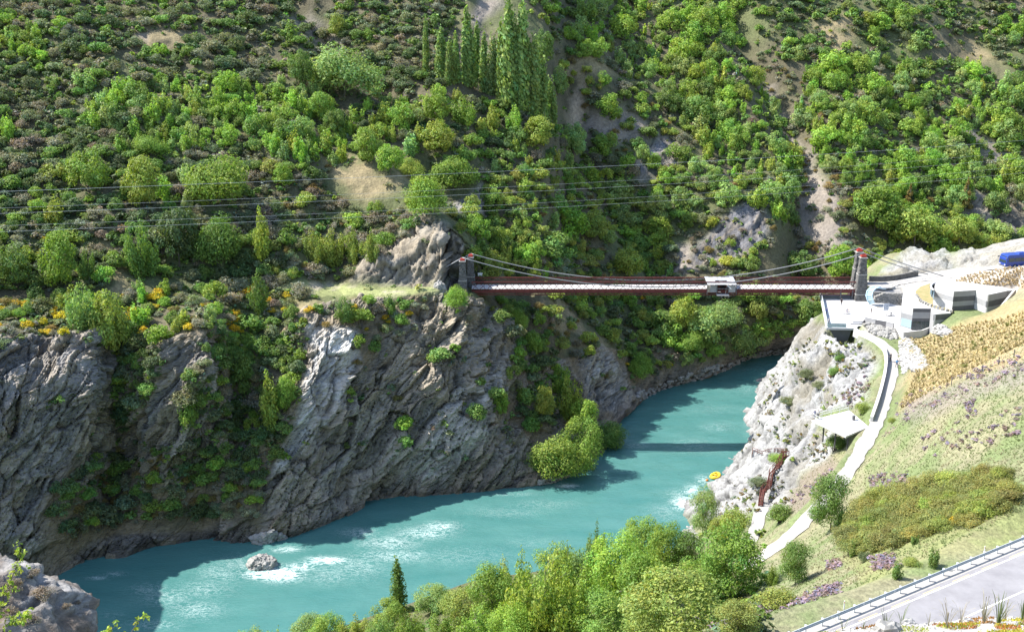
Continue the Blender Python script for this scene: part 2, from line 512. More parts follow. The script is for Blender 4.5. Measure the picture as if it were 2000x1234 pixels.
for poly in PATHS:
    m = mask(poly, 6)
    grassy = sstep(.35, -.1, n_mid)[:, None] * .75
    c = np.array([.32, .285, .21]) * (1 - grassy) + np.array([.20, .24, .07]) * grassy
    col = col * (1 - m[:, None]) + c * m[:, None]; rock *= 1 - m
# dark wet band at the waterline
wet = sstep(2.2, .3, p[:, 2])[:, None] * .55
col = col * (1 - wet) + np.array([.05, .045, .042]) * wet

# rock relief: slabs dipping with the schist, steps and cracks
i3 = np.arange(len(p)).reshape(NV, NU)
def grid_normals(q):
    g = q.reshape(NV, NU, 3)
    du = np.gradient(g, axis=1); dv = np.gradient(g, axis=0)
    n = np.cross(du, dv); n /= np.linalg.norm(n, axis=2, keepdims=True) + 1e-9
    return n.reshape(-1, 3)
nr = grid_normals(p)
if nr[:, 1].mean() > 0: nr = -nr
sel = rock > .02
q = p[sel]
ang = math.radians(52)
ca, sa = math.cos(ang), math.sin(ang)
def strata(q): # along the layering, across it, into the hill
    return np.stack([q[:, 0] * ca + q[:, 2] * sa, -q[:, 0] * sa + q[:, 2] * ca, q[:, 1]], 1)
s_ = strata(q) + np.stack([fbm(q * .15, 3, 81), fbm(q * .15, 3, 82), fbm(q * .15, 3, 83)], 1) * 1.6
c1, t1, e1 = cells(s_ * [.07, .30, .15], 1)
c2, t2, e2 = cells(s_ * [.2, .9, .45], 2)
c3, t3, e3 = cells(s_ * [.6, 2.4, 1.2], 3)
disp = fbm(q * .06, 3, 91) * 2.4 + c1 * .75 + t1 * 1.7 + c2 * .3 + t2 * .75 + c3 * .14 + t3 * .3 + ridged(s_ * [.25, 1.5, .7], 4, 92) * .5
disp += ridged(s_ * [.028, .13, .06], 3, 97) * 2.6 - 1.2
disp -= .55 * sstep(.09, 0, e1) + .3 * sstep(.07, 0, e2)
above = sstep(-1, 1.2, q[:, 2]) * .85 + .15
lowx = sstep(1250, 1180, px[sel]) * .55 + .45
p[sel] += nr[sel] * (disp * rock[sel] * above * lowx)[:, None]
tone = 1 + .30 * c1 + .22 * c2 + .12 * c3
tone *= 1 - .45 * sstep(.05, 0, e1) - .4 * sstep(.05, 0, e2)
col[sel] *= (1 + (tone - 1) * rock[sel])[:, None]
warm = sstep(-.1, .5, c2 * .5 + fbm(s_ * [.05, .3, .1], 3, 98))[:, None] * .5 * rock[sel][:, None]
col[sel] = col[sel] * (1 - warm) + np.array([.25, .20, .135]) * warm
soft = ~sel
p[soft] += nr[soft] * (fbm(p[soft] * .5, 3, 95) * .35)[:, None]
col = np.clip(col, .012, .75)
FAR_P = p.copy()
far_quads = np.stack([i3[:-1, :-1], i3[:-1, 1:], i3[1:, 1:], i3[1:, :-1]], -1)

M_CLIFF = ground_mat('schist', .55, 1.42, 1.1, .75, .6, ((0, math.radians(-52), 0), (.45, .8, 1.6)), .85)
M_HILL = ground_mat('hill_soil', .6, 1.4, 1.2, .6, .4)
def sub_grid(name, r0, r1, m, smooth=True):
    f = far_quads[r0:r1].reshape(-1, 4)
    ids = np.unique(f); remap = np.zeros(len(p), np.int64); remap[ids] = np.arange(len(ids))
    o = np_obj(name, p[ids], remap[f], cols=col[ids], smooth=smooth, mats=[m])
    return tag(o, kind='structure')
far_cliff = tag(sub_grid('cliff', 0, V_TOP, M_CLIFF, False), 'grey schist cliff along the far side of the river', 'cliff')
far_hill = tag(sub_grid('hillside', V_TOP, NV - 1, M_HILL), 'steep bushy hillside beyond the gorge', 'hillside')
# the high ground behind, out of frame
top = p.reshape(NV, NU, 3)[-1][::20]
back = [top + np.array([0, k * 45., k * 24.]) for k in (0, 1, 2, 3)]
bk = np.concatenate(back); nb = len(top)
ib = np.arange(len(bk)).reshape(4, nb)
tag(np_obj('hill', bk, np.stack([ib[:-1, :-1], ib[:-1, 1:], ib[1:, 1:], ib[1:, :-1]], -1).reshape(-1, 4), cols=np.tile([.085, .095, .045], (len(bk), 1)), smooth=True, mats=[M_HILL]), kind='structure')

# ------------------------------------------------------------------ the near bank
CTRL_PX = [ # px, py, z
 (1450, 885, 0), (1412, 918, 0), (1378, 955, 0), (1338, 985, -.3), (1345, 1040, 0), (1312, 1075, 0), (1130, 1105, 0), (950, 1128, 0), (700, 1212, 0), (430, 1300, 0), (0, 1400, 0), (-250, 1440, 0),
 (1617, 638, 34.3), (1560, 722, 20), (1500, 800, 12), (1530, 830, 16), (1590, 760, 25), (1660, 720, 31), (1680, 690, 33), (1640, 780, 27.5), (1560, 870, 17), (1480, 900, 7), (1420, 960, 5.5), (1500, 960, 14), (1560, 930, 18.5), (1600, 880, 23),
 (1650, 862, 26.5), (1450, 1010, 11), (1400, 1012, 4.5), (1605, 800, 25.5), (1600, 660, 24),
 (1490, 990, 14), (1460, 1062, 12), (1580, 1005, 25), (1490, 1085, 20), (1655, 920, 29.5), (1705, 825, 31), (1725, 760, 32.2), (1740, 720, 33), (1745, 690, 34), (1690, 652, 34.8),
 (1625, 1000, 27.5), (1610, 1050, 28.5), (1700, 920, 34.5), (1750, 850, 37.5), (1800, 760, 39.5), (1762, 760, 35.2), (1850, 700, 43.5), (1950, 640, 47.3), (2000, 600, 50.5), (2110, 600, 58), (2000, 700, 54), (2000, 800, 54), (2000, 900, 53.5), (2000, 1000, 52.3),
 (1900, 900, 48.5), (1900, 1000, 49.5), (1800, 900, 42.5), (1800, 1000, 44.5), (1800, 1095, 48.5), (1700, 1000, 37.5), (1700, 1100, 42), (1700, 1165, 48), (1600, 1100, 36), (1600, 1190, 44), (1500, 1150, 32.5), (1480, 1225, 41), (1400, 1150, 24), (1350, 1085, 8), (1350, 1200, 26),
 (1100, 1234, 21.5), (900, 1234, 14), (1050, 1150, 8), (800, 1234, 7), (650, 1240, 2.2), (1250, 1234, 28),
 (1765, 645, 35.2), (1850, 655, 38.5), (1862, 605, 40.3), (1930, 590, 42.5), (1972, 614, 44.3), (1720, 560, 37.2), (1720, 545, 38.2), (1760, 575, 37.8), (1850, 540, 39.6), (1950, 525, 42.4), (1990, 517, 43.8), (1950, 545, 44), (2000, 522, 47.5), (2100, 500, 52), (1800, 590, 39.6), (1840, 580, 40.5),
 (1790, 525, 40.5), (1840, 515, 41.5), (1900, 490, 42.5), (2000, 468, 43.5), (1730, 540, 38.0), (2150, 450, 46),
]
CTRL_W = [ # out of sight: the slopes between the road and the eye, and the ground round the corner
 (56, 262, 0), (64, 285, 0), (82, 310, 0), (120, 335, 0), (165, 345, 0), (70, 270, 18), (82, 285, 24), (100, 300, 28), (140, 320, 28), (78, 262, 34), (95, 285, 38),
 (24, 86, 52), (50.4, 102.6, 52), (-2, 69, 52), (84, 124, 52), (33, 79, 52.2), (59, 95, 52.2), (95, 110, 55), (22, 74, 54), (60, 75, 66), (90, 85, 72), (40, 60, 68), (20, 50, 72), (0, 45, 72), (-30, 50, 60), (-30, 75, 42), (-10, 90, 38), (-50, 100, 26), (-60, 130, 12), (-20, 120, 25), (0, 110, 34), (-100, 110, 14), (-100, 60, 40), (120, 130, 72), (130, 180, 74), (130, 230, 62), (150, 270, 50), (111, 286, 36), (135, 294, 37), (93, 274, 37), (5, 58, 62), (-80, 140, 3), (-125, 130, 0), (165, 300, 44), (-60, 60, 48),
 (100, 60, 80), (60, 45, 80), (30, 36, 80),
]
cp = [tuple(P(x, y, z)) for x, y, z in CTRL_PX] + CTRL_W
cp = np.array(cp)
# below the waterline the bed goes on down, so the surface crosses z = 0 there
bed = []
for x, y, z in CTRL_PX[:12]:
    a = P(x, y, 0); bed.append((a.x - 6, a.y + 5, -4.5))
cp = np.concatenate([cp, np.array(bed), np.array([(50, 262, -4), (58, 290, -4), (76, 316, -4), (118, 345, -4)])])
def tps_fit(xy, z, lam=.4):
    n = len(xy)
    d2 = ((xy[:, None] - xy[None]) ** 2).sum(-1) / 2500.
    K = .5 * d2 * np.log(d2 + 1e-12) + np.eye(n) * lam * 1e-3
    A = np.zeros((n + 3, n + 3)); A[:n, :n] = K; A[:n, n] = 1; A[:n, n + 1:] = xy / 50.; A[n, :n] = 1; A[n + 1:, :n] = (xy / 50.).T
    return np.linalg.solve(A, np.concatenate([z, np.zeros(3)]))
W_TPS = tps_fit(cp[:, :2], cp[:, 2])
def tps(x, y):
    out = np.zeros(len(x)); n = len(cp)
    for i in range(0, len(x), 20000):
        X = np.stack([x[i:i + 20000], y[i:i + 20000]], 1)
        d2 = ((X[:, None] - cp[None, :, :2]) ** 2).sum(-1) / 2500.
        out[i:i + 20000] = (.5 * d2 * np.log(d2 + 1e-12)) @ W_TPS[:n] + W_TPS[n] + (X / 50.) @ W_TPS[n + 1:]
    return out
gx = np.concatenate([np.linspace(-130, 22, 190)[:-1], np.linspace(22, 112, 250)[:-1], np.linspace(112, 190, 50)])
gy = np.concatenate([np.linspace(34, 78, 44)[:-1], np.linspace(78, 272, 480)[:-1], np.linspace(272, 360, 90)])
GX, GY = np.meshgrid(gx, gy)
nx_, ny_ = len(gx), len(gy)
qx, qy = GX.ravel(), GY.ravel()
qz = tps(qx, qy)
qz = np.maximum(qz, -6)
# roads, paths and terraces cut into the slope: (points with height, half width)
def w3(*l): return [P(a, b, c) for a, b, c in l]
ROAD_DIR = Vector((26.2, 16.8, 0)).normalized()
ROAD_N = Vector((-ROAD_DIR.y, ROAD_DIR.x, 0))
RAIL0 = P(1560, 1237, 52.3)
ROAD_Z = 52.0
def road_pt(s, off): # metres along the rail, metres to the near side of it
    return Vector((RAIL0.x, RAIL0.y, ROAD_Z)) + ROAD_DIR * s - ROAD_N * off
UPPER_PATH = w3((1676, 646, 35.0), (1700, 657, 34.8), (1727, 673, 34.4), (1742, 690, 34.0), (1744, 712, 33.3), (1738, 740, 32.7), (1728, 775, 32.0), (1714, 820, 31.2), (1694, 858, 30.5), (1675, 890, 30.0), (1656, 920, 29.6), (1630, 958, 27.6), (1600, 988, 26.0), (1576, 1012, 24.8), (1545, 1042, 23.2), (1512, 1070, 21.5), (1480, 1092, 20), (1445, 1110, 18.5))
LOWER_PATH = w3((1492, 984, 14.6), (1484, 1005, 14.0), (1478, 1030, 13.2), (1464, 1060, 12.2), (1448, 1085, 11.2))
CAR_PARK = w3((1700, 560, 37.6), (1740, 549, 38.1), (1800, 542, 38.8), (1860, 534, 39.8), (1920, 527, 41.2), (1975, 521, 43.2), (2050, 514, 45.4))
def carve(line, hw, blend, dz=0.0):
    global qz
    L = np.array([tuple(a) for a in line])
    best = np.full(len(qx), 1e9); bz = np.zeros(len(qx))
    for a, b in zip(L, L[1:]):
        dx, dy = b[0] - a[0], b[1] - a[1]
        t = np.clip(((qx - a[0]) * dx + (qy - a[1]) * dy) / (dx * dx + dy * dy), 0, 1)
        d = np.hypot(qx - a[0] - t * dx, qy - a[1] - t * dy)
        m = d < best
        best = np.where(m, d, best); bz = np.where(m, a[2] + t * (b[2] - a[2]), bz)
    w = 1 - sstep(hw, hw + blend, best)
    qz = qz * (1 - w) + (bz + dz) * w
    return best
npx, npy, ndep = to_px(np.stack([qx, qy, qz], 1))
# rock mass of the near bank
NX, NY = npx.copy(), npy.copy()
njx = fbm(np.stack([qx, qy, qz], 1) * .15, 3, 131) * 14
njy = fbm(np.stack([qx, qy, qz], 1) * .15, 3, 137) * 14
def nmask(poly, soft=10):
    a = in_poly(NX + njx, NY + njy, poly)
    d = line_dist(NX + njx, NY + njy, poly + [poly[0]])
    return np.clip(.5 + np.where(a, d, -d) / (2 * soft), 0, 1)
WROCK = [(1290, 1010), (1310, 955), (1370, 860), (1430, 770), (1500, 690), (1560, 600), (1612, 630), (1660, 645), (1700, 680), (1715, 720), (1680, 800), (1600, 800), (1590, 840), (1640, 850), (1620, 890), (1560, 930), (1540, 985), (1450, 1010), (1400, 1020)]
CROCK = [(1700, 560), (1735, 520), (1780, 490), (1850, 480), (1870, 515), (1830, 530), (1760, 548)]
CROCK2 = [(1860, 510), (1890, 465), (2060, 430), (2060, 490), (1960, 506), (1900, 516)]
m_cr = np.maximum(nmask(CROCK, 6), nmask(CROCK2, 8) * .6)
m_wr = np.maximum(nmask(WROCK, 10), m_cr * .8) * sstep(-3, -.5, qz)
seen = (qy > 150) & (qy < 300)
pn = np.stack([qx, qy, qz], 1)
def near_normals():
    g = pn.reshape(ny_, nx_, 3)
    n = np.cross(np.gradient(g, axis=1), np.gradient(g, axis=0)); n /= np.linalg.norm(n, axis=2, keepdims=True) + 1e-9
    return n.reshape(-1, 3)
path_d = carve(UPPER_PATH, 1.5, 2.6, -.06)
low_d = carve(LOWER_PATH, 1.3, 2.0, -.06)
road_d = carve([road_pt(-60, 4.2), road_pt(120, 4.2)], 6.6, 5.0, -.05)
park_d = carve(CAR_PARK, 3.6, 4.0, -.05)
PLAZA_Z = 35.0
PLAZA_PX = [(1601, 574), (1614, 640), (1672, 641), (1690, 622), (1748, 636), (1764, 628), (1764, 598), (1730, 591), (1692, 588), (1678, 576)]
PLAZA = [P(a, b, PLAZA_Z) for a, b in PLAZA_PX]
def level(poly, z, soft=1.5):
    global qz
    poly = [(a[0], a[1]) for a in poly]
    ins = in_poly(qx, qy, poly); d = line_dist(qx, qy, poly + [poly[0]])
    w = np.where(ins, 1, sstep(soft, 0, d))
    qz = np.where(w > 0, np.where(qz > z, qz * (1 - w) + z * w, qz), qz)
level(PLAZA, PLAZA_Z - .7)
_a, _b = P(1623, 642, 34.5), P(1667, 643, 34.5)
level([_a + Vector((0, 1.5, 0)), _b + Vector((0, 1.5, 0)), _b + Vector((-1.6, -5.5, 0)), _a + Vector((1.6, -5.5, 0))], 28.3, 1.0)
DECK2_Z = 30.4
DECK2 = [P(a, b, DECK2_Z) for a, b in ((1585, 820), (1659, 801), (1697, 833), (1652, 852))]
level([P(a, b, 35.0) for a, b in ((1684, 618), (1752, 634), (1754, 642), (1700, 638), (1684, 630))], 34.0, 1.0)
level([P(a, b, 35.4) for a, b in ((1744, 640), (1764, 664), (1802, 662), (1828, 650), (1842, 632), (1850, 600), (1800, 600), (1760, 598))], 34.8, 1.2)
level([P(1700, 594, PLAZA_Z), P(1766, 600, PLAZA_Z), Vector((P(1766, 598, D=250).x, 252.6, 0)), Vector((P(1704, 590, D=250).x, 252.6, 0))], 34.3, .6)
level([P(a, b, 34.6) for a, b in ((1660, 572), (1706, 570), (1722, 596), (1690, 600), (1660, 590))], 34.4, 1.0)
level([P(a, b, 40.3) for a, b in ((1852, 618), (1934, 624), (1962, 618), (1985, 594), (1980, 575), (1900, 565), (1830, 565), (1845, 600))], 40.3, 1.5)
level(DECK2, DECK2_Z - .6, .8)
pn[:, 2] = qz
flat_b = np.where(in_poly(qx, qy, [(a[0], a[1]) for a in (P(1590, 560, 35), P(1600, 650, 35), P(1850, 670, 35), P(2000, 620, 40), P(2000, 560, 40), P(1700, 545, 37))]), .35, 1.0)
flat = np.minimum.reduce([flat_b, sstep(1.2, 3.4, path_d), sstep(1.2, 2.6, low_d), sstep(6.5, 9, road_d), sstep(3.5, 6, park_d)])
nn = near_normals()
sel = m_wr > .02
q = pn[sel]
ang = math.radians(40); ca, sa = math.cos(ang), math.sin(ang)
s_ = strata(q) + np.stack([fbm(q * .2, 3, 181), fbm(q * .2, 3, 182), fbm(q * .2, 3, 183)], 1) * 1.2
c1, t1, e1 = cells(s_ * [.09, .36, .18], 11)
c2, t2, e2 = cells(s_ * [.24, 1.0, .5], 12)
c3, t3, e3 = cells(s_ * [.7, 2.6, 1.3], 13)
disp = fbm(q * .09, 3, 191) * 1.6 + ridged(s_ * [.07, .2, .12], 2, 197) * 1.5 - .8 + c1 * .55 + t1 * 1.3 + c2 * .3 + t2 * .7 + c3 * .12 + t3 * .3 + ridged(s_ * [.3, 1.4, .7], 3, 192) * .35
disp -= .5 * sstep(.09, 0, e1) + .25 * sstep(.07, 0, e2)
pn[sel] += nn[sel] * (disp * m_wr[sel] * flat[sel])[:, None]
soft = ~sel
pn[soft, 2] += (fbm(pn[soft] * .35, 3, 195) * .3 + fbm(pn[soft] * .06, 3, 196) * .8) * flat[soft] * sstep(-2, 3, pn[soft, 2])
# cover
n1 = fbm(pn * .12, 4, 201); n2 = fbm(pn * .5, 4, 205)
dry = np.array([.20, .19, .115]); grn = np.array([.125, .155, .066]); 
w = sstep(-.42, .22, n1 + .5 * n2)[:, None]
ncol = dry * (1 - w) + grn * w
ncol *= 1 + .25 * n2[:, None]
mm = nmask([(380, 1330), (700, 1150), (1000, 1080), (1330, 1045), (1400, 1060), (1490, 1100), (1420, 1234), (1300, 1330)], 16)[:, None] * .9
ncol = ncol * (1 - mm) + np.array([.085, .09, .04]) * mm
for poly, c, k in (
    ([(1755, 800), (1790, 690), (1760, 650), (1850, 640), (1960, 600), (2050, 570), (2050, 690), (1900, 740)], (.28, .215, .115), .85),
    ([(1860, 555), (1900, 530), (1990, 515), (2100, 500), (2100, 570), (1985, 565)], (.32, .25, .18), .9),
    ([(1760, 780), (1850, 760), (2050, 690), (2050, 740), (1850, 800), (1770, 830)], (.20, .165, .16), .6),
    ([(1560, 930), (1620, 890), (1650, 900), (1600, 960), (1560, 1000), (1500, 990)], (.17, .14, .115), .8),
    ([(1640, 1080), (1800, 1000), (1990, 990), (2050, 1040), (1700, 1180)], (.20, .20, .08), .5),
    ([(1690, 560), (1760, 535), (1990, 505), (2050, 520), (1860, 565), (1700, 600)], (.38, .36, .34), .9),
    ([(1690, 610), (1765, 590), (1765, 650), (1690, 650)], (.40, .385, .37), .9),
    ([(1740, 545), (1760, 520), (1800, 500), (1850, 510), (1860, 530), (1780, 545)], (.28, .26, .24), .9),
    ([(1850, 500), (1900, 480), (2050, 455), (2050, 500), (1960, 510), (1880, 520)], (.32, .295, .26), .8)):
    m = nmask(poly, 9)[:, None] * k
    ncol = ncol * (1 - m) + np.array(c) * (1 + .2 * n2[:, None]) * m
scrub = sstep(-.12, .3, fbm(q * .16 + 5, 4, 211))
wc = np.array([.255, .255, .253]) * (1 + .14 * c1[:, None] + .16 * c2[:, None]) * (1 - .5 * sstep(.06, 0, e1) - .4 * sstep(.06, 0, e2) - .25 * sstep(.06, 0, e3))[:, None]
high = sstep(8, 26, q[:, 2]) * .75 + .12
se = (scrub * high)[:, None] * .85
wc = wc * (1 - se) + np.array([.15, .135, .10]) * se
ncol[sel] = ncol[sel] * (1 - m_wr[sel][:, None]) + wc * m_wr[sel][:, None]
wet = sstep(1.2, .1, pn[:, 2])[:, None] * .5
ncol = ncol * (1 - wet) + np.array([.08, .075, .07]) * wet
ncol = np.clip(ncol, .015, .75)
i2 = np.arange(len(pn)).reshape(ny_, nx_)
near_quads = np.stack([i2[:-1, :-1], i2[:-1, 1:], i2[1:, 1:], i2[1:, :-1]], -1).reshape(-1, 4)
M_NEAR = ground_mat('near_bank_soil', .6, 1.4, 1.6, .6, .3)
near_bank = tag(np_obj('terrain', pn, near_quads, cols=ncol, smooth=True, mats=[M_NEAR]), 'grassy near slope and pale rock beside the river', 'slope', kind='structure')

BVH_FAR = BVHTree.FromPolygons(p.tolist(), far_quads.reshape(-1, 4).tolist())
BVH_NEAR = BVHTree.FromPolygons(pn.tolist(), near_quads.tolist())
EYE = Vector((0, 0, HC))
def hit(px_, py_, which='any'):
    d = Vector(ray(px_, py_)).normalized()
    best = None
    for key, b in (('far', BVH_FAR), ('near', BVH_NEAR)):
        if which not in ('any', key): continue
        h = b.ray_cast(EYE, d)
        if h[0] is not None and (best is None or h[3] < best[1]): best = (h[0], h[3], h[1], key)
    return best
def ground(x, y, which='near'):
    h = (BVH_NEAR if which == 'near' else BVH_FAR).ray_cast(Vector((x, y, 400)), Vector((0, 0, -1)))
    return h[0].z if h[0] is not None else 0.0

# ------------------------------------------------------------------ river
wx = np.linspace(-118, 112, 330); wy = np.linspace(150, 330, 280)
WX, WY = np.meshgrid(wx, wy)
rp = np.stack([WX.ravel(), WY.ravel(), np.zeros(WX.size)], 1)
rx, ry, _ = to_px(rp)
FOAM = [ # px, py, half width, half height (as seen), strength
 (545, 1120, 48, 16, 1.1), (500, 1122, 30, 10, .8), (470, 1105, 50, 22, 0.34), (430, 1120, 50, 26, 0.31), (640, 1094, 42, 8, .95), (590, 1105, 30, 9, .7), (560, 1072, 34, 7, .55), (700, 1105, 60, 26, .33), (760, 1060, 60, 16, .5), (830, 1040, 60, 14, .5), (860, 1028, 40, 10, .6), (700, 1040, 40, 10, .45), (770, 1085, 90, 14, .42), (640, 1120, 70, 22, .3), (380, 1190, 60, 22, 0.34), (330, 1165, 60, 20, 0.34), (290, 1150, 40, 14, 0.31), (400, 1150, 60, 20, 0.31), (220, 1200, 30, 10, .2), (190, 1128, 22, 4, .5), (225, 1120, 24, 5, .4),
 (1338, 982, 26, 13, 1.0), (1352, 958, 20, 14, .6), (1372, 938, 16, 12, .5), (1330, 965, 30, 12, .4), (1350, 870, 60, 20, .2), (1400, 835, 40, 10, .25), (1108, 948, 22, 4, 1.0), (1240, 870, 40, 8, .3), (1060, 985, 70, 10, .22), (1200, 860, 40, 14, .3), (990, 1000, 80, 12, .2), (1300, 740, 80, 14, .12), (1480, 760, 60, 14, .2), (1390, 800, 60, 12, .15), (1460, 720, 60, 8, .15), (900, 1085, 120, 20, .2), (1040, 1060, 60, 14, .15), (1300, 1000, 40, 20, .25), (300, 1220, 60, 12, .3), (1100, 925, 40, 6, .2), (1000, 965, 50, 4, .25)]
foam = np.zeros(len(rp))
for x, y, a, b, k in FOAM:
    foam = np.maximum(foam, k * np.exp(-(((rx - x) / a) ** 2 + ((ry - y) / b) ** 2)))
foam = np.clip(foam * .82 + .035, 0, 1.2)
rp[:, 2] = (fbm(rp * [.25, .25, 0] + 3, 3, 301) * .12 + fbm(rp * [1.1, 1.1, 0], 2, 305) * .05) * (1 + 3 * foam)
iw = np.arange(len(rp)).reshape(len(wy), len(wx))
rq = np.stack([iw[:-1, :-1], iw[:-1, 1:], iw[1:, 1:], iw[1:, :-1]], -1).reshape(-1, 4)
def water_mat():
    m = bpy.data.materials.new('glacial_water'); m.use_nodes = True
    nt = m.node_tree; L = nt.links; N = nt.nodes; b = N['Principled BSDF']
    tc = N.new('ShaderNodeTexCoord'); at = N.new('ShaderNodeAttribute'); at.attribute_name = 'Col'
    sep = N.new('ShaderNodeSeparateColor'); L.new(at.outputs['Color'], sep.inputs[0])
    mp = N.new('ShaderNodeMapping'); mp.inputs['Rotation'].default_value = (0, 0, math.radians(-32)); mp.inputs['Scale'].default_value = (.55, 1.5, 1)
    L.new(tc.outputs['Object'], mp.inputs['Vector'])
    # swirls carry the foam
    nw = N.new('ShaderNodeTexNoise'); nw.inputs['Scale'].default_value = .35; nw.inputs['Detail'].default_value = 4
    L.new(mp.outputs[0], nw.inputs['Vector'])
    ad = N.new('ShaderNodeVectorMath'); ad.operation = 'MULTIPLY_ADD'; ad.inputs[1].default_value = (3, 3, 3)
    L.new(nw.outputs['Color'], ad.inputs[0]); L.new(mp.outputs[0], ad.inputs[2])
    nf = N.new('ShaderNodeTexNoise'); nf.inputs['Scale'].default_value = 1.15; nf.inputs['Detail'].default_value = 9; nf.inputs['Roughness'].default_value = .75
    L.new(ad.outputs[0], nf.inputs['Vector'])
    ab = N.new('ShaderNodeMath'); ab.operation = 'SUBTRACT'; ab.inputs[1].default_value = .5; L.new(nf.outputs['Fac'], ab.inputs[0])
    ab2 = N.new('ShaderNodeMath'); ab2.operation = 'ABSOLUTE'; L.new(ab.outputs[0], ab2.inputs[0])
    # thin filaments where the noise crosses its middle, wider where there is more foam
    wd = N.new('ShaderNodeMath'); wd.operation = 'MULTIPLY'; wd.inputs[1].default_value = .12; L.new(sep.outputs[0], wd.inputs[0])
    cm = N.new('ShaderNodeMath'); cm.operation = 'DIVIDE'; L.new(ab2.outputs[0], cm.inputs[0]); L.new(wd.outputs[0], cm.inputs[1])
    fr = N.new('ShaderNodeMapRange'); fr.inputs['From Min'].default_value = .85; fr.inputs['From Max'].default_value = .25; fr.inputs['To Min'].default_value = 0; fr.inputs['To Max'].default_value = 1; L.new(cm.outputs[0], fr.inputs['Value'])
    fk = N.new('ShaderNodeMath'); fk.operation = 'MULTIPLY'; L.new(fr.outputs[0], fk.inputs[0]); 
    fs = N.new('ShaderNodeMapRange'); fs.inputs['From Min'].default_value = .04; fs.inputs['From Max'].default_value = .8; fs.inputs['To Min'].default_value = .05; fs.inputs['To Max'].default_value = .95; L.new(sep.outputs[0], fs.inputs['Value'])
    L.new(fs.outputs[0], fk.inputs[1])
    nc = N.new('ShaderNodeTexNoise'); nc.inputs['Scale'].default_value = .12; nc.inputs['Detail'].default_value = 5; L.new(mp.outputs[0], nc.inputs['Vector'])
    cr = N.new('ShaderNodeValToRGB'); cr.color_ramp.elements[0].position = .3; cr.color_ramp.elements[1].position = .75
    cr.color_ramp.elements[0].color = (.042, .138, .129, 1); cr.color_ramp.elements[1].color = (.066, .168, .155, 1); L.new(nc.outputs['Fac'], cr.inputs[0])
    mx = N.new('ShaderNodeMix'); mx.data_type = 'RGBA'; L.new(fk.outputs[0], mx.inputs[0]); L.new(cr.outputs[0], mx.inputs[6]); mx.inputs[7].default_value = (.72, .80, .79, 1)
    L.new(mx.outputs[2], b.inputs['Base Color'])
    b.inputs['Roughness'].default_value = .16; b.inputs['IOR'].default_value = 1.33; b.inputs['Specular IOR Level'].default_value = .5
    nb = N.new('ShaderNodeTexNoise'); nb.inputs['Scale'].default_value = 1.6; nb.inputs['Detail'].default_value = 5; L.new(ad.outputs[0], nb.inputs['Vector'])
    bp = N.new('ShaderNodeBump'); bp.inputs['Strength'].default_value = .45; bp.inputs['Distance'].default_value = .25; L.new(nb.outputs['Fac'], bp.inputs['Height']); L.new(bp.outputs[0], b.inputs['Normal'])
    return m
M_WATER = water_mat()
river = tag(np_obj('river', rp, rq, cols=np.repeat(foam[:, None], 3, 1), smooth=True, mats=[M_WATER]), 'turquoise glacial river with white foam', 'river', kind='structure')
# the river goes on beyond the bends
ev, ef = [], []
for (x0, x1, y0, y1) in ((-420, -118, 20, 330), (-118, 112, 20, 150), (112, 420, 150, 420), (-118, 112, 330, 420)):
    k = len(ev); ev += [(x0, y0, 0), (x1, y0, 0), (x1, y1, 0), (x0, y1, 0)]; ef.append((k, k + 1, k + 2, k + 3))
tag(np_obj('water', np.array(ev, float), np.array(ef), cols=np.full((len(ev), 3), .05), mats=[M_WATER]), kind='structure')
# ------------------------------------------------------------------ materials of built things
M_ASPH = mat('asphalt', (.185, .18, .19), .9, c2=(.245, .24, .25), nscale=.55, bump=.3, bscale=45)
M_LINE = mat('road_paint', (.75, .75, .74), .7, c2=(.62, .61, .6), nscale=3)
M_YEL = mat('yellow_road_paint', (.55, .42, .2), .8, c2=(.38, .34, .27), nscale=2)
M_GRAVEL = mat('pale_gravel', (.27, .257, .24), .95, c2=(.35, .337, .318), nscale=2.5, bump=.4, bscale=14)
M_GALV = mat('galvanised_steel', (.46, .50, .56), .5, metal=.1, c2=(.54, .58, .63), nscale=2)  # pale blue cast puts the sky's reflection into the colour
M_OXIDE = mat('red_oxide_paint', (.13, .030, .026), .6, c2=(.085, .022, .02), nscale=1.5)
M_REDCAP = mat('red_cap', (.36, .05, .035), .55)
M_DECK = mat('bridge_deck_boards', (.44, .425, .415), .85, c2=(.36, .345, .34), nscale=1.4)
M_STONE = mat('dark_schist_masonry', (.07, .068, .066), .9, c2=(.17, .165, .155), nscale=1.6, bump=.8, bscale=6)
M_BAND = mat('pale_stone_band', (.33, .32, .30), .85)
M_CABLE = mat('steel_cable', (.24, .245, .25), .5, metal=.3)
M_CONC = mat('pale_concrete', (.50, .495, .49), .85, c2=(.43, .428, .425), nscale=.8, bump=.1)
M_CONC2 = mat('mid_concrete', (.30, .30, .305), .85, c2=(.26, .26, .265), nscale=.9)
M_CONC3 = mat('dark_concrete', (.115, .115, .122), .85, c2=(.09, .09, .095), nscale=.9)
M_SUPPORT_SHADE = mat('shaded_support_concrete', (.13, .135, .145), .9, c2=(.10, .105, .11), nscale=.7)  # darkened: shade beneath the slab is in the colour
M_GLASS = mat('dark_glass', (.03, .045, .05), .08, spec=.6)
M_GLASSB = mat('blue_green_glass', (.30, .42, .45), .12, spec=.6)
M_BLUE = mat('pale_blue_steel', (.40, .53, .62), .4)
M_STEEL = mat('pale_steel', (.60, .61, .62), .4, metal=.2)
M_DKSTEEL = mat('dark_steel', (.09, .09, .095), .5)
M_ROCKW = mat('pale_rubble', (.37, .36, .345), .9, c2=(.25, .245, .23), nscale=1.1, bump=.6, bscale=5)
M_ROCKG = mat('grey_boulder', (.20, .195, .18), .9, c2=(.31, .30, .28), nscale=.9, bump=.8, bscale=4)
